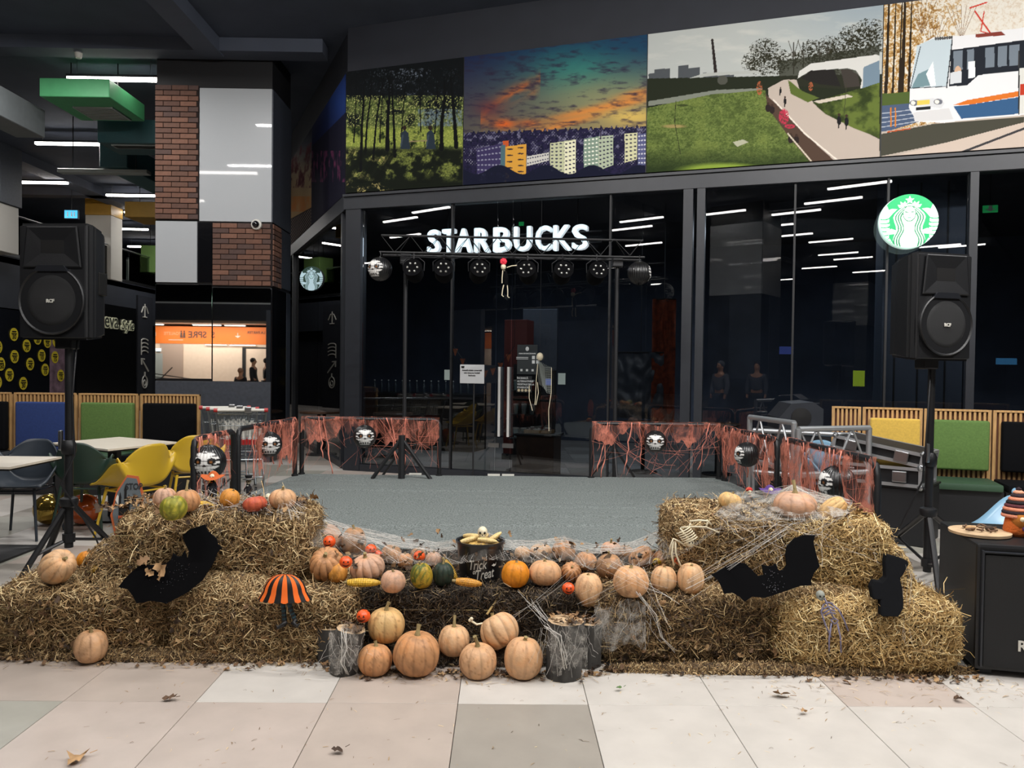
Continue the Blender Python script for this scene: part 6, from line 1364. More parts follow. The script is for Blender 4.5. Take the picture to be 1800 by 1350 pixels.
slump('loose straw sloping down from the upper right bale', 2.12, 4.32, .35, .2, .24, .27, 'light', 22)

# leaves and straw litter
def leaves(n, fn, size, seed, name, label, cat='leaves', mt=None, parent=None):
    rs = np.random.RandomState(seed); Vs = []; Fs = []
    shp = np.array([(-.5, 0), (-.28, .3), (-.12, .2), (.02, .42), (.16, .2), (.38, .24), (.55, 0), (.36, -.22), (.14, -.2), (.0, -.4), (-.14, -.2), (-.3, -.28)])
    k = len(shp)
    for i in range(n):
        c, nz = fn(rs); s = size * rs.uniform(.55, 1.25); a = rs.rand() * 6.28; M_ = np.array(Euler((rs.normal() * nz, rs.normal() * nz, a)).to_matrix()); q = np.zeros((k + 1, 3)); q[1:, :2] = shp * s * rs.uniform(.75, 1.2, (k, 1)); q[1:, 2] = rs.uniform(-.12, .3, k) * s; q[:, 2] += .1 * s * 0
        q = q @ M_.T + np.array(c); Vs.append(q); b = i * (k + 1); Fs += [(b, b + 1 + j, b + 1 + (j + 1) % k) for j in range(k)]
    o = mesh_np(name, np.concatenate(Vs), np.array(Fs), mt or LEAFM, parent)
    V = o.data
    co = np.empty(len(V.vertices) * 3, np.float32); V.vertices.foreach_get('co', co); co = co.reshape(-1, 3); 
    if parent is None: co[:, 2] = np.maximum(co[:, 2], .002); V.vertices.foreach_set('co', co.ravel())
    tag(o, label, cat, kind='stuff'); return o
def base_line(x): return np.interp(x, [-2.75, -2.2, -.8, -.6, .5, .6, 1.5, 2.45], [4.0, 3.98, 3.95, 3.84, 3.84, 3.93, 3.88, 3.8])
def lf(rs): x = rs.uniform(-2.7, 2.45); return (x, base_line(x) - abs(rs.normal()) * .045 + .03, .008), .25
leaves(620, lf, .034, 1, 'leaf_litter', 'dead brown leaf litter along the foot of the straw bales')
leaves(170, lambda rs: ((rs.uniform(-2.2, -1.12), rs.uniform(4.15, 4.6), .76), .5), .055, 2, 'leaf_litter', 'dead leaves scattered on top of the upper left bale')
leaves(110, lambda rs: ((rs.uniform(1.0, 2.05), rs.uniform(4.15, 4.6), .75), .5), .05, 3, 'leaf_litter', 'dead leaves scattered on top of the upper right bales')
leaves(230, lambda rs: ((rs.uniform(-1.05, 1.0), rs.uniform(4.12, 4.85), .375 + rs.rand() ** 2 * .16), .7), .045, 4, 'leaf_litter', 'dead leaves between the pumpkins on the straw ledge')
leaves(130, lambda rs: ((rs.uniform(-2.6, -.9), 3.972 + rs.rand() * .03, rs.uniform(.02, .34)), 1.3), .036, 5, 'leaf_litter', 'dead leaves stuck in the front of the left bales')
leaves(90, lambda rs: ((rs.uniform(.6, 1.45), 3.935 + rs.rand() * .03, rs.uniform(.02, .34)), 1.3), .036, 6, 'leaf_litter', 'dead leaves stuck in the front of the brownish right bale')
leaves(60, lambda rs: ((rs.uniform(-2.1, -1.1), 4.09 + rs.rand() * .03, rs.uniform(.42, .72)), 1.3), .034, 7, 'leaf_litter', 'dead leaves stuck in the front of the upper left bale')
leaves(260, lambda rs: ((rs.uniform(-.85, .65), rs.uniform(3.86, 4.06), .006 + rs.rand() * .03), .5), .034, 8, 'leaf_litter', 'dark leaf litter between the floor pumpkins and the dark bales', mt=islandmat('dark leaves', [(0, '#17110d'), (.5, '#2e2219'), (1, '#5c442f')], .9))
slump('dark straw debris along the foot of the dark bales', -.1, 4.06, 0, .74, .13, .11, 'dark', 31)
slump('straw debris along the foot of the two left lower bales', -1.75, 4.03, 0, 1.0, .06, .045, 'brown', 32)
slump('straw debris along the foot of the two right lower bales', 1.5, 3.91, 0, .95, .055, .04, 'brown', 33)
def straws_floor():
    rs = np.random.RandomState(9); n = 1500; x = rs.uniform(-2.75, 2.6, n); y = base_line(x) - np.abs(rs.normal(size=n)) * .06 * (1 + (x > 1.3) * 1.6); f = rs.rand(n) < .16; y[f] = rs.uniform(2.9, 3.9, f.sum()); x[f] = rs.uniform(-1.8, 2.4, f.sum())
    a = rs.rand(n) * PI; d = np.stack([np.cos(a), np.sin(a), np.zeros(n)], 1); ln = rs.uniform(.01, .05, n); ln[f] *= .6; p = np.stack([x, y, rs.uniform(.002, .008, n)], 1); p[f, 2] = .002
    V, F = ribbons(p, d, np.stack([-d[:, 1], d[:, 0], d[:, 2]], 1), ln, rs.uniform(.001, .0028, n), np.abs(rs.normal(size=(n, 3))) * .002, rs); V[:, 2] = np.maximum(V[:, 2], .0012); o = mesh_np('straw_litter', V, F, ST['mid']); tag(o, 'loose straw bits scattered over the front floor tiles', 'straw', kind='stuff')
straws_floor()
for k, (px, py, s, a, m_, lb) in enumerate([(1371, 1226, .09, -.5, 0, 'curled brown leaf on the light tile in the right foreground'), (1088, 1215, .05, .3, 5, 'small green leaf on the floor right of the logs'), (592, 1325, .07, .5, 3, 'dark reddish leaf on the grey tile in the centre foreground'),
        (1412, 1256, .07, .2, 4, 'pale leaf on the tile joint in the right foreground'), (1685, 1234, .045, 1, 1, 'small dark leaf on the beige tile near the subwoofer'), (300, 1232, .05, -.1, 1, 'thin dark leaf on the tile joint in the left foreground'),
        (135, 1338, .09, .6, 4, 'pale straw coloured leaf on the floor at bottom left'), (905, 1037, .09, 1.2, 4, 'large pale maple leaf on the dark bale under the orange pumpkin')]):
    mt = M['leaf'][m_] if m_ < 5 else mat('green leaf', '#4c6a35', .7)
    if k < 7: p = PH(px, py); z = .006
    else: p = P(px, py, 4.17); z = p.z
    o = leaves(1, lambda rs: ((0, 0, 0), .15), s, 40 + k, 'fallen_leaf', lb, 'leaf', mt, parent=floor); o.parent = None; o.location = (p.x, p.y, z + .01); o.rotation_euler = (1.2 if k == 7 else 0, 0, a); del o['kind']
    MB().tube([(s * .5, 0, .004), (s * .8, .01, .004)], .0015, 4).build('leaf_stalk', mt, o)

# ------------------------------------------------------------ pumpkins
PC = {'pale': ('#cba078', .12), 'tan': ('#bd8b60', .16), 'pink': ('#c39c82', .12), 'light': ('#d3ab82', .10), 'orange': ('#d5851f', .08), 'orange2': ('#c98a3c', .2), 'cream': ('#d3ae76', .1), 'green': ('#8e8c2e', .5), 'yellowgreen': ('#b9982f', .45), 'red': ('#b5523c', .15), 'dgreen': ('#27342a', .3), 'brown': ('#a8805c', .2)}
def pmat(k):
    nm = 'pumpkin skin ' + k
    if nm in bpy.data.materials: return bpy.data.materials[nm]
    m = vmat(nm, .5); nt = m.node_tree; b = nt.nodes['Principled BSDF']; b.inputs['Specular IOR Level'].default_value = .3
    tc = nt.nodes.new('ShaderNodeTexCoord'); n_ = nt.nodes.new('ShaderNodeTexNoise'); n_.inputs['Scale'].default_value = 60; n_.inputs['Detail'].default_value = 5; nt.links.new(tc.outputs['Object'], n_.inputs['Vector'])
    bp = nt.nodes.new('ShaderNodeBump'); bp.inputs['Strength'].default_value = .25; bp.inputs['Distance'].default_value = .01; nt.links.new(n_.outputs[0], bp.inputs['Height']); nt.links.new(bp.outputs[0], b.inputs['Normal']); return m
PUMP = {}
def pumpkin(label, px, py, rx, ry, base=.37, col='pale', ribs=10, dep=.07, tilt=(0, 0), stem=.5, Z=None, zc=None, seed=0, group='pumpkins and squashes of the display', pear=0):
    hzz = hz(px)
    if Z is None: Z = (1.547 - base) * F_PX / ((py - hzz) + ry)
    p = P(px, py, Z); s = Z / F_PX; a, b_ = rx * s, ry * s
    t = thing('pumpkin', label, 'pumpkin', tuple(p), 0, group, rot=(tilt[0], tilt[1], 0 if abs(tilt[0]) + abs(tilt[1]) > .25 else seed * 1.3)); n, m_ = 72, 32; sd = seed * 3.7
    k = b_ / a
    if abs(tilt[0]) + abs(tilt[1]) > .9: H, W_ = a, b_
    else: H, W_ = b_, a
    def fn(u, v):
        th = PI * v; ph = 2 * PI * u; rr = 1 - dep * (1 - abs(math.cos(ribs * ph / 2)) ** .7) * math.sin(th) ** .6
        rr *= 1 + .03 * noise.noise(Vector((math.cos(ph) * 1.3, math.sin(ph) * 1.3, th + sd))); r_ = math.sin(th) ** .86 * rr * (1 + pear * math.cos(th)); z = math.cos(th)
        z = z * (1 - .16 * math.exp(-(math.sin(th) / .28) ** 2))
        return (r_ * W_ * math.cos(ph), r_ * W_ * math.sin(ph), z * H * (1 + .0 * rr))
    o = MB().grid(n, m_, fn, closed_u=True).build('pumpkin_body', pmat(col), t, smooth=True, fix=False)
    gu, gv = np.meshgrid(np.arange(n) / n, np.arange(m_) / (m_ - 1)); ph = 2 * np.pi * gu; th = np.pi * gv; base_c = hexa(PC[col][0]); vr = PC[col][1]
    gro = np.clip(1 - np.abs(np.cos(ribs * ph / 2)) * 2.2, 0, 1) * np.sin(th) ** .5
    q_ = [np.cos(ph) * np.sin(th), np.sin(ph) * np.sin(th), np.cos(th)]; nz = fbm(q_[0] * 3 + q_[2] * 2 + sd, q_[1] * 3 - q_[2] * 2 + sd * 2 + 9, int(seed) + 3, 4); nb = fbm(q_[0] * 9 + q_[2] * 3 + sd + 40, q_[1] * 9 + q_[2] * 5 + 30, int(seed) + 9, 3)
    cc = base_c * np.ones(nz.shape + (3,)); cc = cc * (1 + (nz[..., None] - .5) * 1.6 * (.12 + vr)); hue = np.clip((nz - .5) * 3, 0, 1)[..., None]
    if col in ('green', 'yellowgreen'): k2 = np.clip((nz - .48) * 9, 0, 1)[..., None]; cc = cc * (1 - k2) + hexa('#4f5a22' if col == 'yellowgreen' else '#b0a03a') * k2
    elif col != 'dgreen': cc = cc * (1 - hue * .35) + hexa('#a9652f') * hue * .35
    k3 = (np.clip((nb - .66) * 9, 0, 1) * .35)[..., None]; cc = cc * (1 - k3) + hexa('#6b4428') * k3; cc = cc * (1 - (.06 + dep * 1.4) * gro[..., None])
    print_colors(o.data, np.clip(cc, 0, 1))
    top = H * .84; L_ = W_ * stem
    MB().tube([(0, 0, top - .01), (0, 0, top + L_ * .25), (L_ * .12, 0, top + L_ * .6), (L_ * .3, 0, top + L_)], [W_ * .2, W_ * .11, W_ * .085, W_ * .11], 6).build('stem', M['stem'], t, smooth='auto')
    return t
PL = [
 # floor group
 ('large round tan pumpkin on the floor, second from the left log', 732, 1149, 41, 39, 0, 'tan', 12, .05, (0.05, 0), .45),
 ('flattened orange tan pumpkin on the floor beside the left leaning log', 659, 1160, 31, 28, 0, 'tan', 10, .09, (.1, 0), .3),
 ('round pale pumpkin on the floor right of centre with a long curved stem', 840, 1162, 34, 31, 0, 'pale', 9, .05, (0, .05), .6),
 ('tall pale pumpkin on the floor nearest the right logs', 920, 1157, 35, 37, 0, 'pale', 8, .04, (-.1, 0), .2),
]
sd = 1
for a in PL: pumpkin(*a, seed=sd); sd += 1
pumpkin('ribbed pumpkin resting on top of the left floor pumpkins', 679, 1099, 33, 31, 0, 'cream', 9, .07, (0, 0), .45, Z=3.97, seed=5)
pumpkin('small pale pumpkin propped in the middle over the floor row', 798, 1126, 28, 28, 0, 'light', 10, .06, (0, 0.05), .7, Z=3.98, seed=6)
pumpkin('tilted pale pumpkin lying over the gap of the two right floor pumpkins', 878, 1109, 35, 31, 0, 'light', 9, .1, (-.3, -.5), .2, Z=3.97, seed=7)
pumpkin('pale pumpkin alone on the floor against the far left bale', 160, 1136, 28, 29, 0, 'pale', 9, .03, (0, 0), .35, seed=8)
pumpkin('long pale pumpkin lying on the far left bale', 101, 996, 35, 29, .37, 'light', 9, .07, (.5, .85), .25, seed=9)
pumpkin('small orange pumpkin behind the long pale one on the left bale', 155, 983, 19, 15, .36, 'orange', 9, .05, (0, 0), .3, seed=10)
LD = [
 ('pinkish pumpkin at the back of the ledge against the upper left bale', 571, 949, 31, 27, 'pink', 10, .05, (.2, 0), .3), ('deeply ribbed pumpkin with its stem facing forward on the left of the ledge', 575, 992, 31, 29, 'tan', 12, .13, (.7, 0), .25),
 ('tall dusty pumpkin at the back left of the ledge', 622, 953, 22, 27, 'brown', 8, .04, (0, 0), .35), ('small orange pumpkin low on the left of the ledge', 593, 1007, 18, 18, 'orange2', 8, .05, (.2, 0), .1),
 ('wide ribbed pale pumpkin behind the left corn cob', 646, 998, 31, 23, 'pink', 12, .1, (.25, 0), .3), ('small dusty squash under leaves right of the wide ribbed pumpkin', 688, 975, 19, 16, 'brown', 8, .06, (.3, .3), .3),
 ('little round tan squash at the back left of the mottled one', 712, 986, 14, 14, 'tan', 8, .05, (0, 0), .3), ('round pale pink pumpkin at the ledge front right of the left corn cob', 691, 1022, 22, 20, 'pink', 8, .03, (0, 0), .2),
 ('yellow and green mottled squash on the ledge', 741, 1012, 20, 23, 'yellowgreen', 10, .06, (.15, 0), .3), ('small pink squash behind the dark green one', 762, 984, 15, 14, 'pink', 8, .05, (0, 0), .3),
 ('dark green acorn squash left of the bucket', 779, 1009, 19, 21, 'dgreen', 10, .1, (0, 0), .4), ('bright orange pumpkin right of the bucket', 906, 1009, 25, 24, 'orange', 9, .04, (.1, 0), .15),
 ('smooth pale pumpkin right of the bright orange one', 958, 1007, 29, 23, 'pale', 11, .05, (.1, 0), .12), ('half hidden pale pumpkin behind the smooth one', 951, 969, 20, 13, 'light', 10, .06, (0, 0), .2),
 ('round tan pumpkin under gauze at the ledge back right of centre', 991, 968, 21, 19, 'tan', 9, .07, (0, 0), .3), ('ribbed tan pumpkin behind the tall front pumpkin', 1004, 1006, 18, 20, 'tan', 12, .13, (.8, 0), .2),
 ('squat tan squash above the tall front pumpkin', 1030, 987, 20, 17, 'tan', 9, .06, (.2, 0), .3), ('dusty round pumpkin under gauze at the right middle of the ledge', 1071, 996, 24, 22, 'brown', 8, .05, (0, 0), .35),
 ('pale squash at the back middle right of the ledge', 1074, 967, 19, 15, 'pink', 8, .05, (0, 0), .4), ('broad tan pumpkin with its stem turned right under gauze', 1128, 981, 25, 19, 'tan', 9, .07, (.2, .9), .4),
 ('big smooth pale pumpkin at the right of the ledge', 1109, 1022, 32, 28, 'pale', 9, .04, (0, 0), .15), ('pale pumpkin between the two large right ones', 1167, 1018, 23, 24, 'light', 9, .06, (.1, 0), .15),
 ('tan squash at the back right of the ledge', 1166, 984, 19, 17, 'tan', 8, .05, (0, 0), .3), ('tall pale pumpkin with dark scars at the right end of the ledge', 1214, 1017, 24, 28, 'light', 8, .05, (0, .12), .12),
 ('small tan squash behind the orange bucket at the ledge left', 655, 972, 13, 12, 'tan', 8, .05, (0, 0), .3), ('dusty little squash at the back centre left', 735, 975, 14, 12, 'brown', 8, .05, (0, 0), .3),
 ('cream squash at the back between the bucket and the smooth pumpkin', 918, 972, 14, 12, 'light', 8, .05, (0, 0), .2), ('small brown squash at the back of the ledge centre right', 1100, 972, 15, 13, 'brown', 8, .05, (0, .3), .3)]
for a in LD: pumpkin(a[0], a[1], a[2], a[3], a[4], .36, *a[5:], seed=sd); sd += 1
pumpkin('tall pale pumpkin standing in front of the ledge beside the right logs', 1035, 1037, 25, 31, .3, 'light', 8, .04, (0, 0.05), .12, Z=4.1, seed=60)
UP = [('green and yellow mottled pumpkin at the front left of the upper left bale', 305, 893, 23, 22, 'green', 9, .05, (.1, 0), .12), ('pinkish pumpkin at the back left of the upper left bale', 290, 876, 20, 19, 'pink', 9, .08, (0, 0), .3),
      ('tan pumpkin with a thick pale stem on the upper left bale', 328, 880, 23, 20, 'tan', 10, .1, (0, 0), .8), ('orange pumpkin behind the orange hatted doll', 404, 876, 17, 17, 'orange2', 8, .05, (0, .4), .2),
      ('red pumpkin under white web on the upper left bale', 448, 886, 21, 14, 'red', 10, .06, (.2, 0), .2), ('pale webbed pumpkin at the right end of the upper left bale', 497, 877, 24, 18, 'pale', 9, .06, (0, 0), .3),
      ('leaf covered cream pumpkin at the left of the upper right bales', 1283, 882, 21, 17, 'cream', 8, .06, (0, .3), .2), ('wide low pumpkin under a peaked white web on the upper right bales', 1397, 887, 37, 24, 'pink', 9, .05, (0, 0), .6),
      ('pale yellow ribbed pumpkin at the right of the upper right bales', 1463, 895, 28, 18, 'cream', 10, .08, (.1, .9), .1)]
for a in UP: pumpkin(a[0], a[1], a[2], a[3], a[4], .742, *a[5:], seed=sd); sd += 1

# corn cobs
def corn(label, px, py, Z, length, rot, m='#c9a02e'):
    p = P(px, py, Z); t = thing('corn_cob', label, 'corn', tuple(p), 0, 'dried corn cobs', rot=rot)
    def fn(u, v): th = 2 * PI * u; f = v; r = .021 * (math.sin(PI * min(.97, f * .9 + .1)) ** .4) * (1 + .10 * abs(math.sin(th * 7)) * (1) + .05 * math.sin(f * 90)); return ((f - .5) * length, r * math.cos(th), r * math.sin(th))
    MB().grid(56, 80, fn, closed_u=True).build('kernels', mat('corn ' + m, m, .4, var=.3, vs=70), t, smooth=True); MB().tube([(-length / 2 + .005, 0, 0), (-length / 2 - .02, 0, 0)], [.01, .007], 8).build('stalk', M['stem'], t)
corn('straight yellow corn cob on the ledge left', 640, 1024, 4.05, .175, (0, 0, 0)); corn('orange yellow corn cob in front of the bucket', 824, 1024, 4.07, .14, (0, .14, .1), '#b9822c')
corn('thin corn cob leaning on the dark green squash', 792, 1003, 4.2, .13, (0, 1.0, 0), '#a8842e'); corn('corn cob end among the pumpkins at the right of the ledge', 1155, 988, 4.35, .1, (0, .2, 1.2))
corn('yellow corn cob on the upper left bale beside the orange hatted doll', 363, 889, 4.35, .1, (0, .15, -.3)); corn('small corn cob beside the orange pumpkin on the far left bale', 172, 1000, 4.2, .07, (0, -.3, .3))

# jack o lantern buckets
def jack(label, px, py, Z, r, rz=0, tilt=0):
    p = P(px, py, Z); t = thing('pumpkin_bucket', label, 'bucket', tuple(p), 0, 'little orange grinning pumpkin buckets', rot=(tilt, 0, rz))
    def fn(u, v): th = PI * v; ph = 2 * PI * u; rr = r * (1 - .05 * (1 - abs(math.cos(4 * ph)))); return (rr * math.sin(th) * math.cos(ph), rr * math.sin(th) * math.sin(ph), rr * .92 * math.cos(th))
    MB().grid(40, 20, fn, closed_u=True).build('bucket_shell', M['orange'], t, smooth=True)
    b = MB(); Y = lambda x, z: -math.sqrt(max(1e-6, r * r * 1.0 - x * x - z * z * 1.15)) - .0022
    def patch(poly):
        cx = sum(q[0] for q in poly) / len(poly); cz = sum(q[1] for q in poly) / len(poly); vs = [(cx * r, Y(cx * r, cz * r), cz * r)] + [(x * r, Y(x * r, z * r), z * r) for x, z in poly]; b.add(vs, [(0, i + 1, (i + 1) % len(poly) + 1) for i in range(len(poly))])
    patch([(-.5, .12), (-.18, .12), (-.3, .42)]); patch([(.5, .12), (.18, .12), (.3, .42)]); patch([(-.07, 0), (.07, 0), (0, .12)])
    mo = [(-.6, -.1), (-.3, -.28), (0, -.33), (.3, -.28), (.6, -.1), (.4, -.45), (.12, -.56), (-.12, -.56), (-.4, -.45)]
    for i in range(4): patch([mo[i], mo[i + 1], (mo[i + 1][0] * .75, mo[i + 1][1] - .2), (mo[i][0] * .75, mo[i][1] - .2)])
    b.build('face_print', M['facek'], t, fix=False)
    MB().tube([(r * .7 * math.cos(a), 0, r * .62 + r * .55 * math.sin(a)) for a in np.linspace(0, PI, 10)], r * .04, 5).build('handle', M['facek'], t)
JR = .036
for lb, px, py, Z, r, rz in [('grinning orange bucket on the pink pumpkin at the back left of the ledge', 579, 952, 4.32, .036, -.1), ('grinning orange bucket between the ribbed pumpkins on the left of the ledge', 608, 988, 4.05, .034, .2), ('reddish bucket half under gauze behind the wide ribbed pumpkin', 652, 966, 4.45, .034, .4),
     ('reddish bucket behind the mottled squash', 737, 978, 4.35, .034, -.3), ('grinning orange bucket on top of the left log', 639, 1083, 3.9, .036, -.15), ('grinning orange bucket beside the tall front pumpkin', 999, 1034, 4.02, .033, 0), ('grinning orange bucket on top of the right log', 1000, 1100, 3.84, .034, 0),
     ('orange bucket tilted behind the cream skeleton legs', 1196, 987, 4.2, .036, -.6), ('tiny red bucket at the ledge back left of the bucket of treats', 664, 975, 4.5, .028, -.3)]: jack(lb, px, py, Z, r, rz)

# the bucket with lettering
def treat_bucket():
    p = PH(846, 1027, .365); r0, r1, h = .112, .134, .205; Zc = 4.33; x = P(844, 1000, Zc).x; t = thing('treat_bucket', 'black lettered bucket heaped with corn and a small skull on the ledge', 'bucket', (x, Zc, .355))
    MB().lathe([(r0, 0), (r1, h), (r1 + .006, h), (r1 + .006, h + .012), (r1 - .006, h + .012), (r1 - .01, h - .03)], 44).build('bucket_body', mat('black glossy bucket', '#101114', .3, coat=.3), t, smooth='auto')
    MB().lathe([(r1 - .008, h - .02), (r1 * .6, h + .01), (.0001, h + .015)], 24).build('fill', mat('corn kernels heap', '#b9964c', .7, var=.5, vs=60, bump=1, bs=90), t, smooth=True)
    rs = random.Random(3)
    for s, size, pos, rz_ in [('Trick', .060, (-.016, .100), .1), ('or', .032, (-.028, .062), .05), ('Treat', .062, (.026, .048), .12)]:
        o = text_mesh('lettering', s, size, M['offwhite'], t, depth=.0006, bold=.0006, shear=.35, rot=(0, 0, 0))
        for v in o.data.vertices:
            X = v.co.x * .8; Zz = v.co.y * 1.25; X, Zz = X * math.cos(rz_) - Zz * math.sin(rz_) + pos[0] * 1.0, X * math.sin(rz_) + Zz * math.cos(rz_) + pos[1]; rr = r0 + (r1 - r0) * Zz / h + .0015 + v.co.z; a = X / rr; v.co = (rr * math.sin(a), -rr * math.cos(a), Zz)
    b = MB(); fl = [(.07, .098), (.085, .108), (.092, .1), (.102, .112), (.098, .096), (.085, .09)]; rr = r1 - .008
    b.add([(rr * math.sin(a / rr), -rr * math.cos(a / rr) - .002, z) for a, z in fl], [tuple(range(6))]); b.build('bat_print', M['offwhite'], t, fix=False)
    for k, (dx, dy, a_, tl) in enumerate([(-.06, -.05, .4, .2), (.04, -.07, 0, -.1), (.02, .02, 1.2, .1), (.075, .0, .5, .5), (-.05, .04, -.5, .1)]):
        def fn(u, v): th = 2 * PI * u; r = .0145 * (math.sin(PI * min(.97, v * .9 + .1)) ** .4) * (1 + .1 * abs(math.sin(th * 6)) + .04 * math.sin(v * 80)); return ((v - .5) * .11, r * math.cos(th), r * math.sin(th))
        c = thing('corn_cob', ['corn cob at the left rim of the lettered bucket', 'pale corn cob lying across the front of the lettered bucket', 'corn cob in the middle of the lettered bucket', 'corn cob sticking up at the right rim of the lettered bucket', 'corn cob at the back of the lettered bucket'][k], 'corn', (x + dx, Zc + dy, .355 + h + .022), 0, 'dried corn cobs', rot=(0, -tl, a_))
        MB().grid(40, 44, fn, closed_u=True).build('kernels', mat('corn pale', '#cdb277', .5, var=.3, vs=70), c, smooth=True)
    skull_thing('small grey skull on top of the lettered bucket', (x + .012, Zc - .03, .355 + h + .062), .034)
def skull_geo(t, r, mt=None, eyes=True, off=(0, 0, 0)):
    o = Vector(off); b = MB(); b.ball(tuple(o), (r * .82, r * .95, r * .9), 18, 12); b.ball(tuple(o + Vector((0, -r * .45, -r * .55))), (r * .5, r * .45, r * .42), 14, 8); b.build('skull', mt or M['bone'], t, smooth=True)
    e = MB()
    for s in (-1, 1): e.ball(tuple(o + Vector((s * r * .34, -r * .80, -r * .02))), (r * .22, r * .16, r * .2), 10, 8)
    e.ball(tuple(o + Vector((0, -r * .86, -r * .36))), (r * .08, r * .1, r * .12), 8, 6); e.box(o.x - r * .3, o.x + r * .3, o.y - r * .93, o.y - r * .8, o.z - r * .72, o.z - r * .68); e.build('eye_sockets', M['facek'], t, smooth=True)
def skull_thing(label, loc, r, rot=(0, 0, 0)): t = thing('toy_skull', label, 'skull', loc, 0, rot=rot); skull_geo(t, r); return t
treat_bucket()
skull_thing('tiny black and white skull half buried on the left bale top', tuple(P(268, 888, 4.4)), .02, (0, 0, -.4))
skull_thing('small pale skull under web beside the red pumpkin', tuple(P(472, 874, 4.42)), .024, (0, 0, .3))
skull_thing('little grey skull on the dark bale between the floor pumpkins', tuple(P(876, 1118, 3.93)), .02) if False else None

# dolls with hats
def doll(label, px, py, Z, base, hr, hat, hcol, body, tilt=0):
    p = P(px, py, Z); t = thing('skeleton_doll', label, 'doll', (p.x, Z, base), 0, 'small skull faced dolls with hats'); h = p.z - base; hm = mat('hat ' + hcol, hcol, .85); bmt = mat('coat ' + body, body, .9)
    skull_geo(t, hr, off=(0, 0, h))
    MB().lathe([(hr * 1.1, 0), (hr * 1.15, h * .3), (hr * .8, h * .6), (hr * .75, h - hr * 1.6), (hr * .4, h - hr * .9)], 16).build('coat', bmt, t, smooth=True)
    b = MB()
    for s in (-1, 1): b.tube([(s * hr * .6, 0, h - hr * 1.7), (s * hr * 1.2, -.01, h - hr * 2.6), (s * hr * 1.0, -.03, h - hr * 3.2)], [hr * .3, hr * .26, hr * .2], 8)
    b.build('sleeve', bmt, t, smooth=True); b = MB(); b.ball((0, -hr * .9, h - hr * 1.35), (hr * .35, hr * .15, hr * .18), 10, 6); b.build('bow_tie', M['offwhite'] if hat == 'top' else hm, t)
    if hat == 'top': MB().lathe([(hr * 1.9, hr * .55), (hr * 2.0, hr * .62), (hr * 1.0, hr * .72), (hr * .98, hr * 1.2), (hr * 1.25, hr * 2.0), (.0001, hr * 2.0)], 20, c=(0, 0, h)).build('hat', hm, t, smooth='auto'); MB().lathe([(hr * 1.03, hr * .75), (hr * 1.05, hr * 1.0)], 20, c=(0, 0, h)).build('hat_band', M['offwhite'], t)
    elif hat == 'wide':
        def fn(u, v): a = 2 * PI * u; r = hr * (0.01 + 3.1 * v); z = h + hr * (1.5 - 1.2 * min(1, v * 2.2) ** 2) + hr * .5 * math.cos(a * 2) * v ** 2 - hr * .5 * v ** 2 + (hr * .9 * (math.sin(a) > -.2) * v * .3); return (r * math.cos(a), r * math.sin(a) * .8 + .01, z)
        MB().grid(36, 14, fn, closed_u=True).build('hat', hm, t, smooth=True)
    else: MB().lathe([(hr * 1.02, 0), (hr * .98, hr * .5), (hr * .6, hr * .95), (.0001, hr * 1.05)], 16, c=(0, .004, h + .004)).build('bandana', hm, t, smooth=True)
    return t
doll('skull doll in a wide orange hat on the upper left bale', 374, 838, 4.66, .745, .023, 'wide', '#b5551f', '#1c1c22')
doll('skull doll in a black top hat on the stage by the left railing', 437, 846, 4.98, .398, .02, 'top', '#0d0d10', '#16141a')
doll('skull doll in a red bandana at the left of the upper right bales', 1317, 864, 4.6, .735, .021, 'band', '#b02a22', '#17151a')
doll('skull doll in a purple hat behind the webbed pumpkin at right', 1354, 862, 4.64, .735, .022, 'wide', '#4b2f73', '#1a1620')

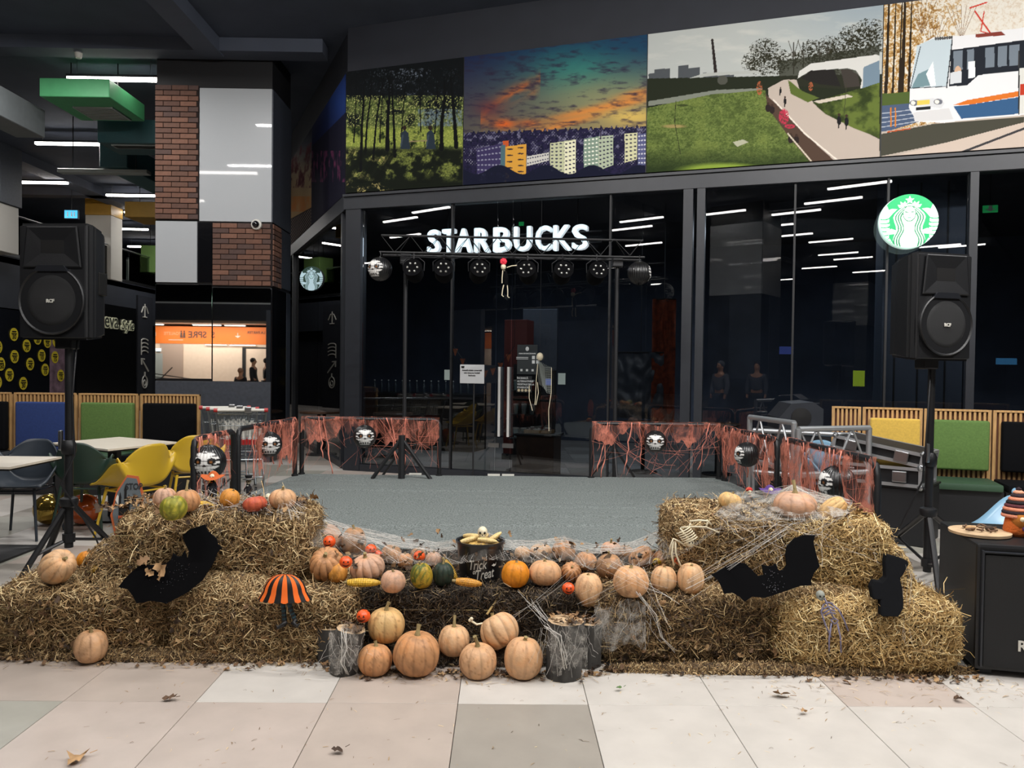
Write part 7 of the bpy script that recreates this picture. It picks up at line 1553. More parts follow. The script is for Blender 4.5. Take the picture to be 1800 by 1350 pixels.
# coffin shaped sign
def coffin():
    Z = 4.62; c0 = P(224, 880, Z); t = thing('coffin_sign', 'orange edged coffin shaped party sign leaning behind the left bales', 'sign', tuple(c0), R(12), rot=(R(-6), 0, R(14)))
    s = Z / F_PX; A = lambda px, py: ((px - 224) * s * 1.03, -(py - 880) * s)
    out = [(222.6, 835), (240, 838), (250, 872), (246, 900), (238, 945), (206, 942), (198, 905), (206, 863.5)]; q = [A(*v) for v in out]
    MB().prism(q, 0, .012).build('board_edge', mat('orange edge', '#b5592d', .6), t); MB().prism([(x * .86, z * .90) for x, z in q], -.004, 0).build('board_face', mat('slate print', '#5a6266', .6), t)
    b = MB()
    for (px, py, w, h_) in [(221, 862, 4, 8), (213, 875, 3.4, 8), (226.5, 878, 3.4, 7)]: x, z = A(px, py); b.prism([(x - w * s * .6, z), (x + w * s * .6, z), (x, z + h_ * s * 1.3)], -.007, -.004); b.prism([(x - w * s * .45, z - 20 * s), (x + w * s * .45, z - 20 * s), (x + w * s * .45, z), (x - w * s * .45, z)], -.007, -.004)
    x, z = A(219, 892); b.prism([(x - 8 * s, z - 12 * s), (x + 8 * s, z - 12 * s), (x + 8 * s, z + 4 * s), (x - 8 * s, z + 4 * s)], -.007, -.004); b.build('castle_print', M['facek'], t)
    x, z = A(209, 878); MB().prism([(x - .006, z + .02), (x, z + .03), (x + .006, z + .018), (x + .004, z - .03), (x - .012, z + .0)], -.008, -.004).build('ghost_print', M['offwhite'], t)
    for s_, px, py, sz in [('STOP', 234, 856, .052), ('IN FOR', 237, 869, .03), ('PARTY', 237, 881, .034)]: x, z = A(px, py); text_mesh('lettering', s_, sz, mat('dark print', '#1f2124', .7) if s_ != 'IN FOR' else mat('faint print', '#4a5054', .7), t, (x, -.006, z), depth=.001, bold=.001, sx=.75) if s_ != 'IN FOR' else None
    b = MB(); 
    for k in range(3): x, z = A(212 + k * 3, 908); b.prism([(x - .003, z - .008), (x + .003, z - .008), (x + .003, z + .008), (x - .003, z + .008)], -.008, -.004)
    b.build('lit_window_print', M['orange'], t); MB().tube([(0, .0, -.12), (0, .09, -.2)], .006, 5).build('prop', M['wood'], t)
coffin()

# black bats and drape, cut out and leaned on the straw
def cutout(name, label, cat, pts, Zt, Zb, mt, th=.01, sparkle=None):
    ys = [p[1] for p in pts]; y0, y1 = min(ys), max(ys); zf = lambda py: Zt + (Zb - Zt) * (py - y0) / (y1 - y0); V = [P(a, b_, zf(b_)) for a, b_ in pts]; c = sum(V, Vector()) / len(V); t = thing(name, label, cat, tuple(c))
    k = len(V); vs = [tuple(v - c) for v in V] + [tuple(v - c + Vector((0, th, 0))) for v in V]; bm = bmesh.new(); bv = [bm.verts.new(v) for v in vs]; bm.faces.new(bv[:k]); bm.faces.new(bv[k:][::-1])
    for i in range(k): bm.faces.new((bv[i], bv[(i + 1) % k], bv[k + (i + 1) % k], bv[k + i]))
    bmesh.ops.recalc_face_normals(bm, faces=bm.faces); bmesh.ops.triangulate(bm, faces=[f for f in bm.faces if len(f.verts) > 4]); me = bpy.data.meshes.new('cutout_sheet'); bm.to_mesh(me); bm.free(); me.materials.append(mt); put('cutout_sheet', me, t)
    if sparkle:
        b = MB(); rs = random.Random(4)
        for (a, b_, n, sp) in sparkle:
            for _ in range(n): q = P(a + rs.gauss(0, sp), b_ + rs.gauss(0, sp), 1); py = b_ + rs.gauss(0, sp); q = P(a + rs.gauss(0, sp), py, zf(py) - .003) - c; b.ball(tuple(q), .0016, 5, 4)
        tag(b.build('sequin', M['spark'], t), kind='stuff')
    return t, c, zf
B1 = [(208, 1032), (220, 1016), (233, 1004), (247, 993), (270, 994), (291, 991), (300, 984), (304, 973), (312, 979), (319, 978), (324, 968), (329, 984), (332, 969), (323, 951), (321, 941), (333, 931), (360, 922), (364, 933), (380, 947), (383, 958), (390, 963), (382, 971), (373, 993), (356, 1020), (329, 1042), (293, 1061), (267, 1056), (240, 1061), (233, 1047), (224, 1036), (216, 1034)]
B2 = [(1251, 1011), (1269, 1001), (1283, 993), (1296, 989), (1311, 991), (1322, 1002), (1333, 1013), (1343, 1011), (1339, 993), (1349, 995), (1358, 996), (1364, 991), (1369, 1004), (1378, 1002), (1383, 993), (1381, 976), (1384, 960), (1396, 947), (1413, 941), (1433, 941), (1430, 953), (1436, 978), (1441, 996), (1431, 1007), (1426, 1020), (1427, 1029), (1407, 1030), (1384, 1038), (1367, 1044), (1344, 1051), (1322, 1049), (1309, 1058), (1300, 1049), (1287, 1042), (1273, 1044), (1269, 1033), (1262, 1020)]
bat, bc, bzf = cutout('paper_bat', 'big black bat cutout on the left bales with leaves stuck to it', 'bat', B1, 4.05, 3.93, M['glit'], sparkle=[(318, 1000, 40, 12), (300, 1020, 16, 16)])
for k, (a, b_) in enumerate([(283, 1000), (262, 1005), (281, 1012), (252, 985)]): q = P(a, b_, bzf(b_) - .012); o = leaves(1, lambda rs: ((0, 0, 0), .2), .075, 70 + k, 'stuck_leaf', 'x', None, M['leaf'][4 if k != 3 else 0], parent=bat); o.location = q - bc; o.rotation_euler = (R(80), 0, R(20 * k)); del o['label']; del o['kind']
cutout('paper_bat', 'big black bat cutout on the right bales beside the purple skeleton', 'bat', B2, 3.94, 3.83, M['glit'], sparkle=[(1359, 1010, 14, 7), (1361, 1028, 34, 8)])
B3 = [(1559, 975), (1580, 980), (1596, 986), (1598.5, 992), (1589, 1010), (1583, 1018), (1587, 1033), (1589, 1055), (1589, 1070), (1580, 1085), (1550, 1084), (1549, 1055), (1535.5, 1054), (1532, 1033), (1537, 1021), (1550, 1023), (1558, 1015), (1557, 989)]
cutout('black_drape', 'limp black cloth figure hanging over the right end of the bales', 'decoration', B3, 3.98, 3.79, M['black_f'], th=.045)
for o_ in bpy.data.objects:
    if o_.name.startswith('cutout_sheet') and o_.parent and o_.parent.name.startswith('black_drape'): bv_ = o_.modifiers.new('round', 'BEVEL'); bv_.width = .018; bv_.segments = 3

# skeletons
def px_tubes(label, name, cat, Z, mt, chains, skull=None, r=.004, dz=None):
    c = P(*skull[:2], Z) if skull else P(*chains[0][0], Z); t = thing(name, label, cat, tuple(c))
    for ch in chains: MB().tube([P(a, b_, Z + (dz or 0) * 0) - c + Vector((0, -.004 - .006 * math.sin(i), 0)) for i, (a, b_) in enumerate(ch)], r, 6).build('bone', mt, t, smooth=True)
    return t, c
t, c = px_tubes('small purple grey skeleton lying on the front of the right bale', 'toy_skeleton', 'skeleton', 3.82, M['bonep'],
    [[(1448, 1050), (1456, 1068), (1465, 1088)], [(1461, 1061), (1472, 1070), (1481, 1086), (1490, 1108)], [(1447, 1062), (1442, 1074), (1449, 1096), (1460, 1119)], [(1461, 1095), (1456, 1121), (1456, 1144)], [(1471, 1095), (1476, 1119), (1477, 1146)], [(1460, 1090), (1466, 1096), (1472, 1090), (1466, 1086), (1460, 1090)],
     [(1447, 1062), (1454, 1058), (1462, 1060)], [(1444, 1072), (1454, 1065), (1464, 1068)], [(1446, 1078), (1457, 1070), (1466, 1073)], [(1449, 1082), (1459, 1075), (1467, 1078)]], (1442, 1046), .0042)
skull_geo(t, .026, mat('dusty grey skull', '#8a8d84', .7))
t, c = px_tubes('cream bat skeleton with long folded limbs on the upper right bale edge', 'toy_skeleton', 'skeleton', 4.07, M['bone'],
    [[(1205, 959), (1193, 951), (1183, 946), (1178, 960), (1177, 975)], [(1187, 951), (1187, 971), (1192, 985), (1199, 1000)], [(1183, 951), (1180, 975), (1184, 993)], [(1197, 927), (1220, 925), (1241, 926), (1263, 936)], [(1212, 916), (1228, 914), (1243, 915), (1250, 922)], [(1195, 928), (1203, 938), (1211, 950)],
     [(1241, 926), (1243, 917)], [(1214, 920), (1210, 925)]], (1212, 953), .0052)
b = MB()
for k in range(6): q = P(1200 + k * 2.6, 931 + k * 3.4, 4.07) - c; b.tube([q + Vector((.034 * math.cos(a), -.012 - .02 * math.sin(a), .018 * math.cos(a))) for a in np.linspace(0, PI, 8)], .0035, 5)
b.build('rib', M['bone'], t, smooth=True); MB().ball((0, -.01, 0), (.022, .022, .024), 12, 8).build('skull', M['bone'], t, smooth=True)
for s in (-1, 1): MB().lathe([(.008, 0), (.0001, .022)], 8, c=(s * .012, -.01, .018)).build('ear', M['bone'], t)
b = MB(); b.ball((-.008, -.032, .004), .004, 8, 6); b.ball((.009, -.032, .004), .004, 8, 6); b.build('eye', M['facek'], t)

# witch legs with a striped skirt
def witch():
    Z = 3.93; p = P(501, 1052, Z); t = thing('witch_legs', 'orange and black striped skirt with two dangling witch legs on the left bales', 'decoration', tuple(p)); n = 12; w = .115; h = .125
    for k in range(n):
        a0 = PI + PI * k / n; a1 = PI + PI * (k + 1) / n; b = MB()
        def fn(u, v, a0=a0, a1=a1): a = a0 + (a1 - a0) * u; r = w * (.05 + .95 * math.sin(v * PI / 2) ** .8) * (1 + (.18 if v > .85 else 0) * (v - .85) / .15); z = h * (math.cos(v * PI / 2) ** .9) - (.0 if v < 1 else .006 * math.sin(u * PI)); return (r * math.cos(a), r * math.sin(a) * .55, z)
        b.grid(4, 12, fn); b.build('skirt_panel', M['wo'] if k % 2 == 0 else M['facek'], t, smooth=True)
    for s, pts in ((0, [(496, 1055), (499, 1075), (500, 1092)]), (1, [(507, 1055), (512, 1074), (518, 1089)])):
        V = [P(a, b_, Z - .01) - p for a, b_ in pts]; 
        for k in range(10): f0, f1 = k / 10, (k + 1) / 10; g = lambda f: V[0].lerp(V[1], f * 2) if f < .5 else V[1].lerp(V[2], f * 2 - 1); MB().tube([g(f0), g(f1)], .0125, 8).build('stocking_stripe', M['facek'] if k % 2 else mat('teal stocking', '#24424c', .8), t)
        e = V[2]; d = -1 if s == 0 else -1; MB().tube([e + Vector((.01, 0, 0)), e + Vector((-.005, -.01, -.015)), e + Vector((-.03 if s == 0 else .02, -.02, -.028)), e + Vector((-.035 if s == 0 else .03, -.02, -.012))], [.014, .013, .009, .003], 8).build('shoe', M['facek'], t, smooth=True)
M['wo'] = mat('bright orange felt', '#e8691a', .8)
witch()

# logs
def log(label, px, py_top, py_bot, Z, r, lean=(0, 0), leafy=True):
    b0 = P(px, py_bot, Z); h = P(px, py_top, Z).z; t = thing('log', label, 'log', (b0.x, Z, 0), rot=(lean[0], lean[1], 0)); sd_ = px * .1
    def fn(u, v): a = 2 * PI * u; rr = r * (1 + .05 * noise.noise(Vector((math.cos(a) * 2, math.sin(a) * 2, v * 2 + sd_))) + .02 * math.sin(a * 11 + v * 3)); return (rr * math.cos(a), rr * math.sin(a), h * v)
    MB().grid(40, 10, fn, closed_u=True).build('bark', M['bark'], t, smooth=True)
    mb = MB(); mb.add([(0, 0, h - .002)] + [tuple(Vector(fn(i / 40, 1)) * 1 - Vector((0, 0, .001))) for i in range(40)], [(0, i + 1, (i + 1) % 40 + 1) for i in range(40)]); mb.build('cut_face', M['cutwood'], t)
    if leafy: leaves(26, lambda rs: ((rs.uniform(-r, r) * .8, rs.uniform(-r, r) * .8, h + .006 + rs.rand() * .012), .4), .045, int(px), 'leaf', None, None, LEAFM, parent=t)
    return t
log('upright dark log left of the floor pumpkins', 583, 1098, 1168, 4.05, .088)
log('leaning dark log with web nearest the left floor pumpkins', 604, 1104, 1192, 3.86, .072, (0, .16))
log('upright mossy log right of the floor pumpkins with an orange bucket', 990, 1090, 1200, 3.83, .09, (0, .03))
log('shorter dark log behind the right mossy log', 1032, 1092, 1190, 3.98, .07, (0, .02))
o = MB().tube([P(856, 1080, 4.05), P(866, 1065, 4.07), P(884, 1040, 4.1)], .006, 6).build('twig', M['straw1'], None); tag(o, 'thick pale stalk lying on the dark bale above the floor pumpkins', 'stalk')
def bones():
    p = P(838, 1098, 4.0); t = thing('toy_bone', 'small white plastic bone wrapped in web above the floor pumpkins', 'bone', tuple(p)); MB().tube([(-.03, 0, .02), (0, 0, 0), (.06, .0, .012)], .006, 8).build('shaft', M['bone'], t, smooth=True); b = MB(); b.ball((-.035, 0, .022), .01, 10, 8); b.ball((-.028, 0, .03), .01, 10, 8); b.build('knob', M['bone'], t, smooth=True)
bones()

# ------------------------------------------------------------ white webs over the display
def white_web():
    top = [(470, 868, 4.75), (520, 884, 4.82), (545, 903, 4.85), (620, 925, 4.88), (700, 942, 4.9), (770, 953, 4.9), (815, 949, 4.6), (850, 934, 4.36), (890, 950, 4.6), (950, 951, 4.8), (990, 943, 4.7), (1040, 956, 4.85), (1110, 953, 4.88), (1160, 930, 4.85), (1210, 896, 4.8), (1260, 872, 4.78), (1300, 862, 4.7)]
    low = [(460, 900, 4.35), (520, 915, 4.3), (548, 960, 4.25), (620, 985, 4.3), (700, 990, 4.25), (770, 995, 4.25), (815, 990, 4.16), (850, 984, 4.14), (890, 985, 4.18), (950, 990, 4.2), (990, 985, 4.2), (1040, 1000, 4.15), (1110, 1000, 4.12), (1160, 985, 4.2), (1200, 975, 4.08), (1250, 940, 4.06), (1300, 905, 4.1)]
    T = [P(*q) for q in top]; L_ = [P(*q) for q in low]; t = thing('white_cobweb', 'white stretched cobweb strung along the stage edge over the ledge pumpkins', 'cobweb', (0, 4.6, .6)); O = Vector((0, 4.6, .6))
    def ev(A, f): f = min(.9999, max(0, f)) * (len(A) - 1); i = int(f); return A[i].lerp(A[i + 1], f - i)
    def fn(u, v): a = ev(T, u); c = ev(L_, u); p = a.lerp(c, v); p.z += .035 * math.sin(PI * v) + .012 * noise.noise(Vector((u * 40, v * 6, 0))); return p - O
    tag(MB().grid(160, 16, fn).build('gauze_sheet', M['webw'], t, smooth=True, fix=False), kind='stuff')
    def s1(rs): f = rs.random(); g = min(1, max(0, f + rs.uniform(-.15, .15))); return sag(ev(T, f) - O + Vector((0, 0, rs.gauss(0, .006))), ev(L_, g) - O, rs.uniform(-.02, .015), 6, .008, rs)
    def s2(rs):
        f = rs.random() * .85; g = f + rs.uniform(.06, .22); k = rs.random() * .5; A_ = lambda q: ev(T, q).lerp(ev(L_, q), k) - O + Vector((0, 0, rs.gauss(0, .004) + .02 * k)); return [A_(f + (g - f) * i / 9) for i in range(10)]
    strands(150, s1, .0005, M['webws'], t, seed=3); strands(190, s2, .0006, M['webws'], t, seed=4)
    # peaked web on the right upper bales
    t = thing('white_cobweb', 'white cobweb peaked over the wide pumpkin on the upper right bales', 'cobweb', (1.6, 4.3, .8)); O2 = Vector((1.6, 4.3, .8)); pk = P(1393, 852, 4.45)
    ring = [P(a, b_, z) for a, b_, z in [(1255, 905, 4.12), (1300, 915, 4.05), (1350, 912, 4.04), (1400, 915, 4.03), (1450, 912, 4.02), (1490, 905, 4.05), (1500, 880, 4.5), (1440, 872, 4.7), (1370, 868, 4.72), (1290, 868, 4.68)]]
    def fn2(u, v): c = ev(ring + [ring[0]], u); p = pk.lerp(c, v); p.z += -.05 * math.sin(PI * v) * (1 - v) + .03 * math.sin(PI * v) * v; return p - O2
    tag(MB().grid(60, 14, fn2).build('gauze_sheet', M['webw2'], t, smooth=True, fix=False), kind='stuff')
    strands(90, lambda rs: sag(pk - O2, ev(ring + [ring[0]], rs.random()) - O2, rs.uniform(.0, .04), 6, .006, rs), .00055, M['webws'], t, seed=5)
    strands(60, lambda rs: sag(ev(ring, rs.random()) - O2, P(rs.uniform(1230, 1560), rs.uniform(900, 1010), 4.0) - O2, rs.uniform(0, .02), 6, .008, rs), .00055, M['webws'], t, seed=6)
    # left bale top web
    t = thing('white_cobweb', 'thin white cobweb threads over the pumpkins of the upper left bale', 'cobweb', (-1.5, 4.4, .85)); O3 = Vector((-1.5, 4.4, .85))
    strands(55, lambda rs: sag(P(rs.uniform(325, 520), rs.uniform(858, 872), 4.5) - O3, P(rs.uniform(340, 545), rs.uniform(885, 915), 4.15) - O3, rs.uniform(0, .02), 6, .006, rs), .00055, M['webws'], t, seed=7)
    strands(26, lambda rs: sag(P(448, 880, 4.25) - O3, P(448 + rs.uniform(-28, 34), rs.uniform(897, 908), 4.13) - O3, 0, 4, .003, rs), .0006, M['webws'], t, seed=8)
    strands(20, lambda rs: sag(P(497, 872, 4.3) - O3, P(rs.uniform(480, 545), rs.uniform(895, 915), 4.13) - O3, -.01, 4, .003, rs), .0006, M['webws'], t, seed=9)
    # webs on the logs and bale fronts
    for nm, lab, cx_, cy_, w_, Z, n, sd_ in [('l', 'torn white cobweb wrapped round the left logs', 604, 1130, 40, 3.76, 20, 11), ('r', 'torn white cobweb wrapped round the right logs', 1000, 1130, 50, 3.72, 28, 12), ('b', 'wispy white cobweb stretched over the brownish right bale', 1090, 1090, 70, 3.9, 26, 13)]:
        c_ = P(cx_, cy_, Z); t = thing('white_cobweb', lab, 'cobweb', tuple(c_))
        def sw(rs): a = (cx_ + rs.uniform(-w_, w_), cy_ + rs.uniform(-40, 10)); b_ = (a[0] + rs.uniform(-30, 30), cy_ + rs.uniform(-10, 62)); return sag(P(*a, Z) - c_, P(*b_, Z) - c_, rs.uniform(-.01, .02), 6, .008, rs)
        strands(n, sw, .00055, M['webws'], t, seed=sd_)
        k_ = {'l': [(603, 1105), (606, 1140), (600, 1165), (612, 1185)], 'r': [(960, 1100), (985, 1120), (992, 1150), (995, 1175)], 'b': [(1120, 1040), (1150, 1080), (1165, 1120), (1190, 1145)]}[nm]
        b = MB(); rs = random.Random(sd_)
        for q in range(4): b.tube([P(a + rs.uniform(-5, 5), b_ + rs.uniform(-4, 4), Z) - c_ for a, b_ in k_], [rs.uniform(.0006, .0028 if nm != 'b' else .0011) for _ in k_], 5)
        tag(b.build('twisted_strand', M['webws'], t, smooth=True), kind='stuff')
        def fg(u, v): return P(cx_ + (u - .5) * w_ * 1.3, cy_ - 30 + v * 80 + 8 * math.sin(u * 7), Z + .01 + .01 * math.sin(u * 9 + v * 5)) - c_
        tag(MB().grid(20, 16, fg).build('gauze_sheet', M['webw2'], t, smooth=True, fix=False), kind='stuff')
    t = thing('white_cobweb', 'long white web threads stretched down the fronts of the right bales', 'cobweb', (1.3, 3.95, .5)); O4 = Vector((1.3, 3.95, .5))
    for a, c_ in []: pass
    def lg(rs): A_ = [((1120, 985), (1175, 1100)), ((1140, 1000), (1020, 1060)), ((1215, 1035), (1380, 925)), ((1060, 985), (1180, 1040)), ((1440, 905), (1437, 1000)), ((1590, 1010), (1600, 1130)), ((1190, 1020), (1110, 1000)), ((1000, 1010), (900, 1085)), ((930, 1060), (1010, 1140))]; a, b_ = rs.choice(A_); j = lambda: rs.gauss(0, 9); return sag(P(a[0] + j(), a[1] + j(), 3.93) - O4, P(b_[0] + j(), b_[1] + j(), 3.82) - O4, rs.uniform(0, .015), 6, .005, rs)
    strands(44, lg, .0006, M['webws'], t, seed=15)
white_web()

# ------------------------------------------------------------ the hall behind the camera, seen in mirror and glass
def behind():
    t = put('wall_front_left', None); tag(t, kind='structure'); y = -7.0; YV = 24.4 - y; X = lambda px: (px - 884) * YV / F_PX; cream = mat('cream corridor wall', '#d9c3ae', .7, var=.04); org = mat('orange fascia', '#d9701f', .6)
    MB().box(X(230), X(520), y - .2, y, 0, 2.45).build('lower_wall', cream, t); MB().box(X(230), X(520), y - .2, y + .02, 2.36, 3.06).build('fascia', org, t); MB().box(X(230), X(520), y - .2, y + 1.2, 3.25, 3.9).build('upper_band', M['band'], t); MB().box(X(230), X(520), y + 1.14, y + 1.2, 3.9, 3.96).build('edge_strip', mat('pale edge strip', '#c9cfd2', .4), t)
    MB().box(X(230), X(520), y - .2, y + 1.0, 3.15, 3.25).build('soffit', cream, t); MB().box(X(428), X(434), y, y + .03, 0, 2.25).build('door_frame', M['black'], t); MB().box(X(434), X(500), y, y + .02, 2.2, 2.25).build('door_frame', M['black'], t)
    MB().box(X(285), X(325), y, y + .04, 0, 2.35).build('side_panel', mat('dim tan panel', '#a48f80', .7), t); MB().box(X(272), X(290), y + .04, y + .06, 0, 1.95).build('cupboard_door', M['grille'], t)
    bt = mat('dark sign print', '#4a3226', .6)
    text_mesh('lettering', 'S', .34, bt, t, (X(377), y + .03, 2.72), (PI / 2, 0, PI), .004, .004); text_mesh('lettering', 'SPRE', .36, bt, t, (X(350), y + .03, 2.72), (PI / 2, 0, PI), .004, .006); text_mesh('lettering', 'TOALETE', .17, mat('pale sign print', '#d9a274', .6), t, (X(307), y + .03, 2.76), (PI / 2, 0, PI), .004, .001); text_mesh('lettering', 'LA PARTER', .15, bt, t, (X(452), y + .03, 2.84), (PI / 2, 0, PI), .004, .001)
    text_mesh('lettering', 'P', .2, M['offwhite'], t, (X(276), y + .03, 2.72), (PI / 2, 0, PI), .004, .004)
    b = MB(); 
    for px in (322, 327): b.ball((X(px), y + .03, 2.86), (.035, .01, .035), 10, 6); b.prism([(X(px) - .05, 2.6), (X(px) + .05, 2.6), (X(px) + .03, 2.82), (X(px) - .03, 2.82)], y + .02, y + .04)
    b.build('pictogram', bt, t); b = MB(); b.box(X(325), X(300), y + .02, y + .03, 2.5, 2.52); b.prism([(X(420), 2.62), (X(415), 2.7), (X(425), 2.7)], y + .02, y + .03); b.box(X(420) - .01, X(420) + .01, y + .02, y + .03, 2.68, 2.82); b.build('line_print', M['offwhite'], t)
    for k, (a, c_, z, yy) in enumerate([(262, 302, 3.1, .6), (352, 400, 3.1, .6), (405, 440, 3.1, .5), (365, 402, 2.33, .1), (408, 452, 2.33, .1)]):
        l = thing('corridor_lamp', 'lit strip lamp over the orange fascia seen in the column mirror', 'lamp', ((X(a) + X(c_)) / 2, y + yy, z), 0, 'strip lamps of the mirrored corridor'); w = abs(X(c_) - X(a)) / 2; MB().box(-w, w, -.03, .03, -.02, 0).build('diffuser', mat('warm lamp', '#ffffff', .5, emit='#fff0dc', es=5), l); MB().box(-w - .02, w + .02, -.04, .04, 0, .03).build('housing', M['grey'], l)
    area('corridor_light', (X(370), y + 1.2, 3.05), 170, 4.5, .4, (1, .93, .84), rx=R(-25))
    l = thing('exit_sign', 'small lit pale sign on the cream wall seen in the column mirror', 'sign', (X(283), y + .06, 2.1)); MB().box(-.1, .1, -.03, .03, -.06, .06).build('lit_panel', mat('lit pale sign', '#dff0f2', .5, emit='#cfe9ef', es=1.5), l); MB().box(-.11, .11, -.05, -.03, -.07, .07).build('housing', M['grey'], l)
    r = thing('escalator_rail', 'thin dark sloping handrails seen in the column mirror', 'railing', (X(330), y + 2, 0)); 
    for dz in (0, .12): MB().tube([(-2.2, 0, 1.28 + dz), (1.5, 0, .78 + dz)], .02, 6).build('handrail', M['black'], r)
    MB().tube([(-.4, .0, .7), (.3, 0, 1.4)], .02, 6).build('strut', M['black'], r); b = MB()
    for x in (-2, -.9, .3, 1.4): b.tube([(x, 0, 0), (x, 0, 1.25 - (x + 2.2) * .135)], .015, 6)
    b.build('post', M['black'], r)
    c = thing('info_counter', 'dark counter in front of the people seen in the column mirror', 'counter', (X(440), y + 2.75, 0)); MB().bbox(-1.3, .9, -.3, .3, 0, .86, b=.02).build('body', M['slate'], c); MB().bbox(-1.35, .95, -.35, .35, .86, .9, b=.01).build('top', M['wood'], c)
    MB().box(-26, 18, -26.2, -26, 0, CZ).build('wall_front', M['wall'], kind='structure'); MB().box(18, 18.3, -26, 36, 0, CZ).build('wall_right', M['wall'], kind='structure'); MB().box(-26.3, -26, -26, 36, 0, CZ).build('wall_left_far', M['wall'], kind='structure')
behind()
MB().box(-6.35, -2.75, 2.85, 3.0, 0, 2.72).build('wall_reflection_block', M['band'], kind='structure')  # unseen wall, added to keep the lit corridor out of the shop glass
MB().box(-5.9, -4.9, 5.05, 5.2, 0, 2.9).build('wall_reflection_block_side', M['band'], kind='structure')  # second unseen blocker, added for the corridor strip still reflected past the first
def back_column(label, pos, rz=0, w=1.6):
    t = thing('clad_column', label, 'column', (pos.x, pos.y, 0), rz); h = w / 2; MB().box(-h, h, -h, h, 0, CZ).build('core', M['black'], t)
    for (nx, ny) in ((1, 0), (-1, 0), (0, 1), (0, -1)):
        T = Matrix.Rotation(math.atan2(ny, nx), 4, 'Z'); MB().box(h, h + .02, -h + .01, h - .01, 3.8, 5.9, T).build('white_panel', M['white'], t); MB().box(h, h + .02, -h + .01, h * .2, 1.3, 3.78, T).build('dark_panel', M['slate'], t)
for px, Z, lb in [(1308, 23.5, 'white panelled column behind the camera reflected right of the double post'), (955, 21.0, 'white panelled column behind the camera reflected around the shop letters'), (1500, 38, 'distant column behind the camera reflected below the round emblem')]:
    q = mirror(P(px, 600, Z)); print('column', tuple(round(v, 1) for v in q)); 
    if q.y < -1.5 or abs(q.x) > 6: back_column(lb, q)
for k, (px, Z, col, w_, h_, z_) in enumerate([(1368, 30, '#3f4f9a', 1.2, .3, 2.2), (1330, 27, '#a9c82a', .35, 1.2, 1.0), (1511, 34, '#a9c82a', .5, .7, .9), (1770, 30, '#3f7fb0', .8, .25, 1.9)]):
    q = mirror(P(px, 600, Z)); t = thing('lit_sign', ['lit violet blue shop sign reflected in the right glazing', 'tall lit lime sign reflected right of the double post', 'small lit lime sign reflected below the round emblem', 'small lit blue sign reflected at the right picture edge'][k], 'sign', (q.x, q.y, z_), R(-WA * 2 + 180) if False else R(2 * WA + 180) )
    MB().box(-w_ / 2, w_ / 2, -.03, .03, 0, h_).build('lit_panel', mat('lit sign %d' % k, col, .5, emit=col, es=3), t); MB().box(-.03, .03, .03, .06, -z_, h_).build('post', M['black'], t)
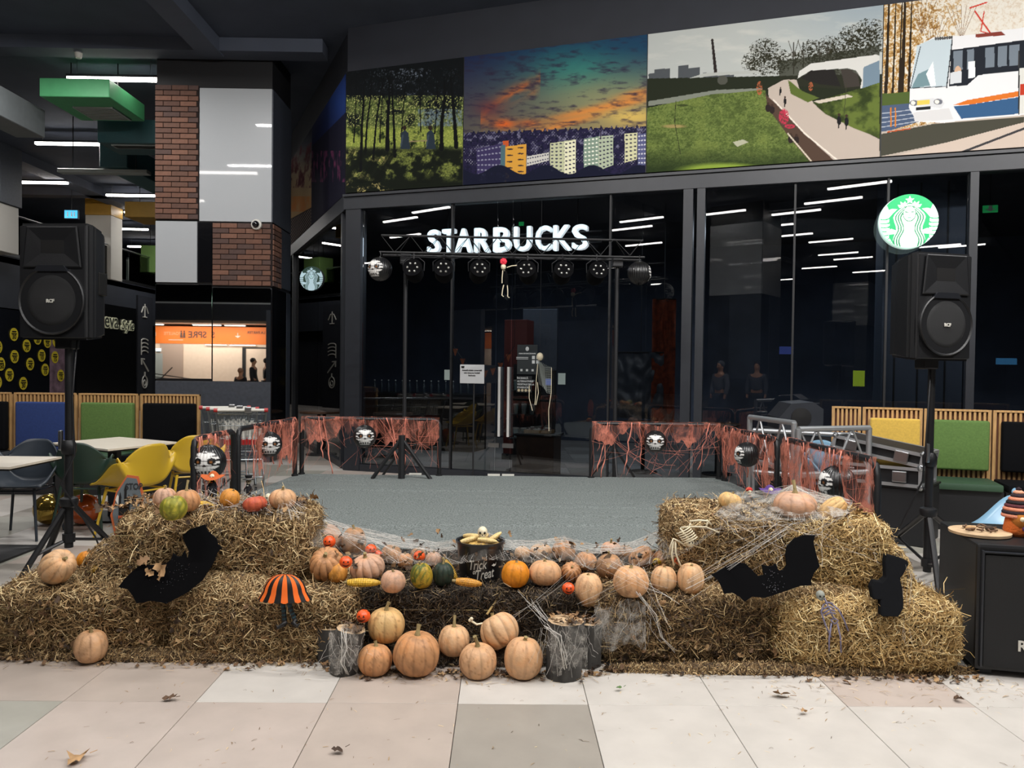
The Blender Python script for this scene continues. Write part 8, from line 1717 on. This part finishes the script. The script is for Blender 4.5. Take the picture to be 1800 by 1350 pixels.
# people behind the camera
def person(label, loc, rz, jacket, legs, hair, skin='#b98a6c', seated=False):
    t = thing('person', label, 'person', loc, rz)
    def skinobj(nm, V, E, Rr, mt, sub=2):
        me = bpy.data.meshes.new(nm); me.from_pydata(V, E, []); me.materials.append(mt); o = put(nm, me, t); s = o.modifiers.new('s', 'SKIN'); 
        if not me.skin_vertices: bpy.context.view_layer.objects.active = o
        sv = me.skin_vertices[0].data if me.skin_vertices else None
        if sv:
            for i, r in enumerate(Rr): sv[i].radius = (r if isinstance(r, tuple) else (r, r))
            sv[0].use_root = True
        u = o.modifiers.new('u', 'SUBSURF'); u.levels = sub; u.render_levels = sub; return o
    V = [(0, 0, .95), (0, .0, 1.15), (0, 0, 1.38), (0, 0, 1.5), (0, -.01, 1.6), (0, -.015, 1.7), (-.19, 0, 1.4), (-.25, .0, 1.12), (-.24, -.08, .88), (-.23, -.1, .78), (.19, 0, 1.4), (.25, 0, 1.12), (.24, -.08, .88), (.23, -.1, .78), (-.1, 0, .86), (-.11, -.01, .48), (-.11, .02, .08), (-.11, -.12, .04), (.1, 0, .86), (.11, -.01, .48), (.11, .02, .08), (.11, -.12, .04)]
    E = [(0, 1), (1, 2), (2, 3), (3, 4), (4, 5), (2, 6), (6, 7), (7, 8), (8, 9), (2, 10), (10, 11), (11, 12), (12, 13), (0, 14), (14, 15), (15, 16), (16, 17), (0, 18), (18, 19), (19, 20), (20, 21)]
    Rr = [(.15, .11), (.14, .1), (.15, .1), .055, .085, .09, .06, .045, .035, .035, .06, .045, .035, .035, .085, .06, .045, .04, .085, .06, .045, .04]
    skinobj('body', V, E, Rr, mat('skin ' + skin, skin, .6))
    jm = mat('jacket ' + jacket, jacket, .85); k = [0, 1, 2, 6, 7, 8, 10, 11, 12]; mp = {v: i for i, v in enumerate(k)}; skinobj('jacket', [V[i] for i in k] , [(mp[a], mp[b_]) for a, b_ in E if a in mp and b_ in mp], [(.19, .14), (.18, .135), (.18, .13), .085, .07, .055, .085, .07, .055], jm)
    k = [0, 14, 15, 16, 18, 19, 20]; mp = {v: i for i, v in enumerate(k)}; skinobj('trousers', [V[i] for i in k], [(mp[a], mp[b_]) for a, b_ in E if a in mp and b_ in mp], [(.165, .125), .105, .08, .065, .105, .08, .065], mat('trousers ' + legs, legs, .85))
    b = MB(); b.ball((0, .015, 1.70), (.098, .11, .105), 18, 12); b.build('hair', mat('hair ' + hair, hair, .8), t, smooth=True); MB().ball((0, -.045, 1.655), (.075, .07, .10), 16, 12).build('face', mat('skin ' + skin, skin, .6), t, smooth=True); MB().ball((0, -.12, 1.65), (.014, .02, .025), 8, 6).build('nose', mat('skin ' + skin, skin, .6), t, smooth=True)
    b = MB(); b.ball((-.03, -.105, 1.68), .011, 8, 6); b.ball((.03, -.105, 1.68), .011, 8, 6); b.build('eye', M['facek'], t); MB().ball((0, -.105, 1.60), (.026, .01, .007), 8, 6).build('mouth', mat('lips', '#8f5a4c', .6), t)
yv = lambda px, YV: ((px - 884) * YV / F_PX, 24.4 - YV)
a = yv(447, 29.3); person('dark haired man in a dark jacket standing in profile, seen in the column mirror', (a[0], a[1], 0), R(90), '#15161b', '#1a1b20', '#16110f')
a = yv(470, 29.6); person('person in a black coat cut by the right edge of the column mirror', (a[0], a[1], 0), R(60), '#101114', '#15161a', '#1a1512')
a = yv(425, 29.0); person('bald person low behind the counter seen in the column mirror', (a[0], a[1], -.38), R(20), '#1b1c22', '#1b1c22', '#a37a60')
q = mirror(P(1266, 690, 20.5)); person('person in a pale hooded jacket reflected faintly in the right glazing', (q.x, q.y, 0), R(200), '#5a5d66', '#24262c', '#5a5d66')
q = mirror(P(1330, 690, 21.0)); person('person in a grey jacket reflected beside the hooded one', (q.x, q.y, 0), R(170), '#43464e', '#1e2026', '#1a1512')
